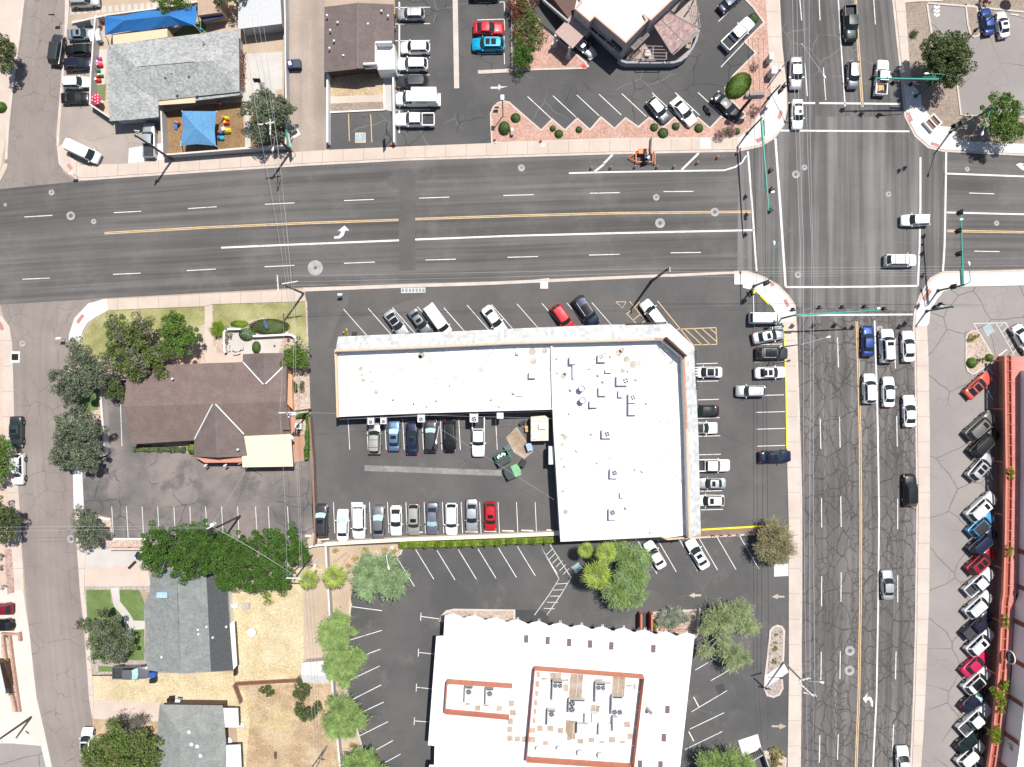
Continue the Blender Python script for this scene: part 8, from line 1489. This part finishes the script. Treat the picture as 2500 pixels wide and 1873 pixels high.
NB = plain('navy_plastic', (.012, .02, .09), .45); BB = plain('blue_plastic', (.03, .1, .4), .45); BK = plain('black_plastic', (.02, .02, .022), .5)
bin_('blue bin in front of the grey pickup', 379, 1643, BB, 1.0, .8, 1.05, 5); bin_('black bin beside the blue bin of the grey pickup', 379, 1657, BK, .95, .7, 1.0, 5); bin_('black bin on the dry strip beside a pale blue bin', 422, 1706, BK, .95, 1.0, 1.0, 8); bin_('pale blue bin with a white lid by the fence', 440, 1709, plain('sky_plastic', (.2, .42, .6), .5), .8, 1.0, 1.0, -8, METALW)
bin_('blue recycling crate bin beside the walk-in cooler', 1292, 1090, BB, .95, 1.3, 1.1, 18, plain('bin_contents', (.3, .42, .62), .6)); bin_('black square bin beside the pale green dumpster', 1276, 1131, BK, .95, 1.0, 1.1, -25); bin_('dark bin under the deep green trees at the driveway', 344, 1357, NB, .6, .7, 1.0, 10)
bin_('black bin at the house wall by the dry yard', 579, 1635, BK, .45, 1.2, 1.0)
t = thing('dumpster', 'small dark blue dumpster with ribbed lid in the alley', 'dumpster', W(721, 163), 'green dumpsters'); b = W(722, 163); part(t, 'body', NB, lambda m: m.box(b+Vector((0, 0, .6)), (2.1, 1.35, 1.1), .08)); part(t, 'lid', plain('ribbed_lid2', (.08, .085, .1), .6), lambda m: [m.box(b+Vector((.35+.14*i-.3, 0, 1.2)), (.1, 1.35, .08), .08) for i in range(8)]); part(t, 'opening', METALW, lambda m: m.box(b+Vector((-.6, .05, 1.18)), (.5, .7, .05), .3)); t['group'] = ''; del t['group']
for x, y, lab in ((1272, 1034, 'dark drum nearest the wall cooler bracket'), (1280, 1030, 'second dark drum beside the walk-in cooler'), (1285, 1043, 'tan barrel beside the walk-in cooler'), (1286, 1050, 'dark bucket below the tan barrel')):
    m = MB(); b = W(x, y); m.tube(b, b+Vector((0, 0, .8)), .3, n=14); m.disc(b, .22, .81); one(m, 'barrel', plain('tan_barrel', (.5, .33, .15), .6) if 'tan' in lab else DARKM, lab, 'barrel', 'barrels beside the walk-in cooler')
# ---------- yards
def playhouse(label, x, y, w, d, h, wall, roof, a=0):
    b = W(x, y); R_ = Matrix.Rotation(math.radians(a), 3, 'Z'); t = thing('playhouse', label, 'playhouse', b); part(t, 'wall', wall, lambda m: m.box(b+Vector((0, 0, h*.4)), (w*.85, d*.85, h*.8), rot=R_))
    part(t, 'roof', roof, lambda m: m.add([b+R_@Vector(p) for p in ((-w/2, -d/2, h*.75), (w/2, -d/2, h*.75), (w/2, d/2, h*.75), (-w/2, d/2, h*.75), (-w/2, 0, h*1.1), (w/2, 0, h*1.1))], [(0, 1, 5, 4), (2, 3, 4, 5), (0, 4, 3), (1, 2, 5)]))
playhouse('big white plastic playhouse by the blue shade sail', 242, 94, 1.8, 1.9, 1.5, METALW, METALW, 10); playhouse('grey roofed play cottage with red trim at the top of the play strip', 243, 60, 1.3, 1.5, 1.4, REDSTL, plain('cottage_grey', (.4, .38, .36), .6), 0)
TOY = [plain('toy_'+n, c, .4, var=0) for n, c in (('magenta', (.5, .04, .22)), ('purple', (.16, .08, .3)), ('red', (.6, .03, .04)), ('green', (.05, .25, .12)), ('orange', (.7, .22, .04)), ('yellow', (.8, .6, .05)), ('teal', (.03, .4, .5)), ('pink', (.7, .25, .35)), ('blue', (.04, .15, .5)), ('white', (.75, .75, .72)))]
def toy(label, x, y, c1, c2, s=.5, h=.5):
    b = W(x, y); t = thing('toy_ride', label, 'toy', b, 'plastic toys in the play yards'); part(t, 'body', TOY[c1], lambda m: (m.dome(b+Vector((0, 0, .15)), s, s*.62, h, nu=10, nv=4), m.box(b+Vector((s*.2, 0, .15)), (s*1.4, s*.9, .2), .3))); part(t, 'top', TOY[c2], lambda m: m.box(b+Vector((-s*.3, .05, h+.2)), (s*.7, s*.7, .12), .4)); part(t, 'wheel', TYRE, lambda m: [m.tube(b+Vector((dx, -s*.6, .12)), b+Vector((dx, s*.6, .12)), .12, n=8) for dx in (-s*.6, s*.6)])
toy('purple topped magenta toy, topmost in the toy row', 243, 146, 0, 1, .55); toy('pink and white toy in the toy row', 244, 155, 7, 9, .5); toy('crimson toy car in the toy row', 246, 162, 2, 7, .55); toy('green and purple toy in the toy row', 240, 174, 3, 1, .5); toy('orange toy beside the little green slide', 238, 187, 4, 9, .4); toy('grey-green slide toy in the toy row', 249, 187, 3, 9, .4); toy('red toy car lowest in the toy row', 241, 198, 2, 9, .6)
toy('yellow climbing toy at the top of the bark area', 553, 291, 5, 4, .6, .8); toy('red base of the yellow climbing toy', 555, 302, 2, 5, .5, .5); toy('big yellow tunnel toy in the bark area', 555, 321, 5, 9, .8, .9); toy('blue toy table left of the tunnel toy', 540, 326, 8, 2, .45); toy('cyan toy box below the tunnel toy', 541, 339, 6, 8, .6); toy('pink toy chair by the building wall', 539, 254, 7, 2, .4); toy('teal ride-on toy near the end of the blue sail', 490, 73, 6, 9, .5); toy('red lidded toy box under the day-care top wall', 243, 47, 2, 9, .45)
m = MB(); c = W(250, 253); m.tube(c, c+Vector((0, 0, 1.6)), .05); 
t = thing('parasol', 'red parasol with white dots by the grey shingle roof corner', 'parasol', c); part(t, 'pole', METALW, lambda q: q.tube(c, c+Vector((0, 0, 2.0)), .04)); um = ground('dotted_red_cloth', (.5, .04, .08), (.56, .05, .1), 1, (5, .05))
part(t, 'canopy', um, lambda q: q.add([c+Vector((math.cos(a)*.95, math.sin(a)*.95, 1.8)) for a in [k*math.pi/4 for k in range(8)]]+[c+Vector((0, 0, 2.2))], [(k, (k+1) % 8, 8) for k in range(8)]))
part(t, 'dots', METALW, lambda q: [q.disc(c+Vector((math.cos(a)*r, math.sin(a)*r, 0)), .1, 2.22-.42*r/.95+.05, n=10) for a, r in ((.3, .5), (1.5, .55), (2.6, .5), (3.7, .55), (4.8, .5), (5.7, .55), (0, .12), (1, .78), (3.2, .78), (5.2, .8))])
t = thing('play_slide', 'small blue and red slide standing in the bark area', 'slide', W(434, 308)); part(t, 'bed', plain('slide_blue', (.1, .25, .6), .4), lambda m: m.box(W(433, 309)+Vector((0, 0, .5)), (.55, 1.2, .08), -.4, rot=Matrix.Rotation(-.4, 3, 'Z')@Matrix.Rotation(.5, 3, 'X'))); part(t, 'ladder', REDSTL, lambda m: m.box(W(437, 303)+Vector((0, 0, .5)), (.7, .3, 1.0), -.4))
t = thing('leaf_pile', 'heap of rust coloured dead vines along the grey shingle roof edge', 'leaf pile', W(590, 185)); n = 900; ys = RNG.uniform(125, 222, n); xs = 590+RNG.normal(size=n)*4; C = np.array([tuple(W(x, y, .5)) for x, y in zip(xs, ys)]); C[:, 2] = RNG.uniform(.1, 1.3, n); u = unit(n)*.16; v = np.cross(u, unit(n))*.7; LM['rust'] = leafmat('foliage_rust', (.22, .09, .04), (.38, .18, .09)); quads('leaves', C, u, v, [LM['rust']], t)
t = thing('round_patio_table', 'round stone table with curved benches in the white walled patio', 'table', W(577, 847)); part(t, 'table_top', CONC, lambda m: m.tube(W(577, 847, .7), W(577, 847, .78), .8, n=24)); part(t, 'pedestal', CONC, lambda m: m.tube(W(577, 848), W(577, 848, .7), .25))
for i, (a0, a1) in enumerate(((150, 215), (-20, 45), (250, 310))):
    def bench(m): 
        pts = [(577+math.cos(math.radians(a0+(a1-a0)*k/6))*17, 849-math.sin(math.radians(a0+(a1-a0)*k/6))*15) for k in range(7)]; m.strip(G(pts), .35, .38, z1=.46); m.strip(G(pts[1:3]), .2, 0, z1=.38); m.strip(G(pts[4:6]), .2, 0, z1=.38)
    tt = thing('curved_bench', ('left curved bench of the stone table', 'right curved bench of the stone table', 'lower curved bench of the stone table')[i], 'bench', W(577, 849), 'curved stone benches'); part(tt, 'seat', CONC, bench)
for x, y, lab, r in ((554, 848, 'terracotta pot inside the left patio wall', .3), (706, 830, 'grey pot in the pebbles at the right patio wall end', .25), (672, 844, 'tiny pot on the pale patio slab', .14)):
    b = W(x, y); m = MB(); m.tube(b, b+Vector((0, 0, .5)), r*.8, r, 14); m.disc(b, r*.8, .505, m=1, n=14); one(m, 'flower_pot', [SALMON if 'terra' in lab else GREYW, plain('pot_soil', (.05, .04, .03), .9)], lab, 'pot')
hvac('round-fan ground unit under the transformer pole', 728, 1041, 0, 16, 15, .9, fans=((0, 0),), group=None, name='ground_unit'); hvac('air conditioner behind the sage grey roof, left of the kettle lid', 567, 1432, 0, 12, 24, .9, fans=((0, 0),), group=None, name='ground_unit')
b = W(600, 1431); m = MB(); m.dome(b+Vector((0, 0, .1)), .6, .65, .5, nu=16); one(m, 'fire_pit', STEEL, 'round grey lidded fire pit behind the sage grey house', 'fire pit', smooth=True)
b = W(618, 1541); t = thing('trampoline', 'small round white topped table in the pale dry backyard', 'table', b); part(t, 'table_top', METALW, lambda m: m.tube(b+Vector((0, 0, .6)), b+Vector((0, 0, .68)), .72, n=24)); part(t, 'leg', plain('mauve_rim', (.5, .4, .48), .5), lambda m: m.tube(b, b+Vector((0, 0, .6)), .3, n=12)); t.name = 'garden_table'
for x, y, w_, d_, a, mt, lab in ((602, 1479, 1.2, .8, 5, GREYW, 'grey oval tub in the pale dry backyard'), (575, 1477, 1.2, .6, 0, METALW, 'white bench at the rear of the sage grey house'), (674, 1842, .35, 1.1, 3, BROWNW, 'dark red scooter lying in the brown dry backyard'), (592, 1767, .9, .6, -5, METALW, 'white grill beside the upper patio awning'), (560, 1806, 1.1, .9, 30, METALW, 'white box tucked between the two patio awnings'), (337, 1352, .9, .35, 60, DARKM, 'folded dark ladder leaning at the driveway wall'), (325, 1378, 1.6, .35, 45, DARKM, 'long dark hoop frame lying on the driveway'), (766, 1375, 2.2, .35, 43, GREYW, 'grey beam lying in the dirt by the fan palms'), (770, 1378, .3, .9, 0, LAMPW, 'short white plank beside the grey beam'), (785, 1720, .22, 1.6, 20, WOODG, 'thin dark board leaning in the brown backyard')):
    m = MB(); m.box(W(x, y)+Vector((0, 0, .35)), (w_, d_, .3), math.radians(a)); m.box(W(x, y)+Vector((0, 0, .12)), (w_*.7, d_*.7, .2), math.radians(a)); m.box(W(x, y)+Vector((0, 0, .53)), (w_*.8, d_*.3, .08), math.radians(a)); one(m, lab.split(' in ')[0].split(' at ')[0].split(' beside ')[0].split(' tucked ')[0].split(' lying ')[0].split(' leaning ')[0].replace(' ', '_'), mt, lab, 'yard item', bevel=.03)
for x0, y0, x1, y1, lab in ((815, 1372, 846, 1349, 'upper tan log in the dirt bed below the white wall'), (836, 1380, 852, 1354, 'lower tan log in the dirt bed below the white wall')): m = MB(); m.tube(W(x0, y0, .18), W(x1, y1, .2), .17, .13, 8); one(m, 'log', plain('tan_log', (.5, .36, .24), .85, var=.15), lab, 'log')
for x, y, r in ((2400, 854, .22), (2408, 856, .2), (2384, 868, .4), (2378, 872, .3), (2394, 860, .16)):
    m = MB(); m.dome(W(x, y, .1), r, r*.8, r*.7, nu=8, nv=3, jit=.15); one(m, 'boulder', plain('pale_rock', (.45, .38, .32), .9, var=.2), {2400: 'left of two dark little rocks in the sandy island', 2408: 'right of two dark little rocks in the sandy island', 2384: 'largest pale rock above the left round bush', 2378: 'second pale rock above the left round bush', 2394: 'smallest pale rock in the sandy island'}[x], 'rock', 'rocks in the sandy island')
m = MB(); wallpath(m, [(6, 1555), (14, 1620), (24, 1680), (38, 1737)], 0, .5, .3, .5); wallpath(m, [(22, 1553), (30, 1620), (38, 1680), (46, 1737)], 0, .5, .3, .5); wallpath(m, [(4, 1548), (44, 1550)], 0, .5, .3, .5); wallpath(m, [(45, 1548), (47, 1563)], 0, .6, .4, .6); one(m, 'brick_planter', plain('pink_brick', (.42, .26, .2), .85, var=.2), 'long pinkish brick planter beside the pale driveway', 'planter')
t = thing('slab_table', 'grey concrete steps beside the top row of cars', 'steps', W(195, 55)); part(t, 'steps', CONC, lambda m: m.box(W(197, 55)+Vector((0, 0, .2)), (2.6, .5, .4), .13))
t = thing('orange_umbrella', 'orange umbrella at the top edge above the blue sedan', 'parasol', W(2462, 3)); b = W(2462, 3); part(t, 'canopy', ORANGEM, lambda q: q.add([b+Vector((math.cos(a)*1.0, math.sin(a)*1.0, 2.0)) for a in [k*math.pi/4 for k in range(8)]]+[b+Vector((0, 0, 2.5))], [(k, (k+1) % 8, 8) for k in range(8)])); part(t, 'pole', METALW, lambda q: q.tube(b, b+Vector((0, 0, 2.1)), .04))
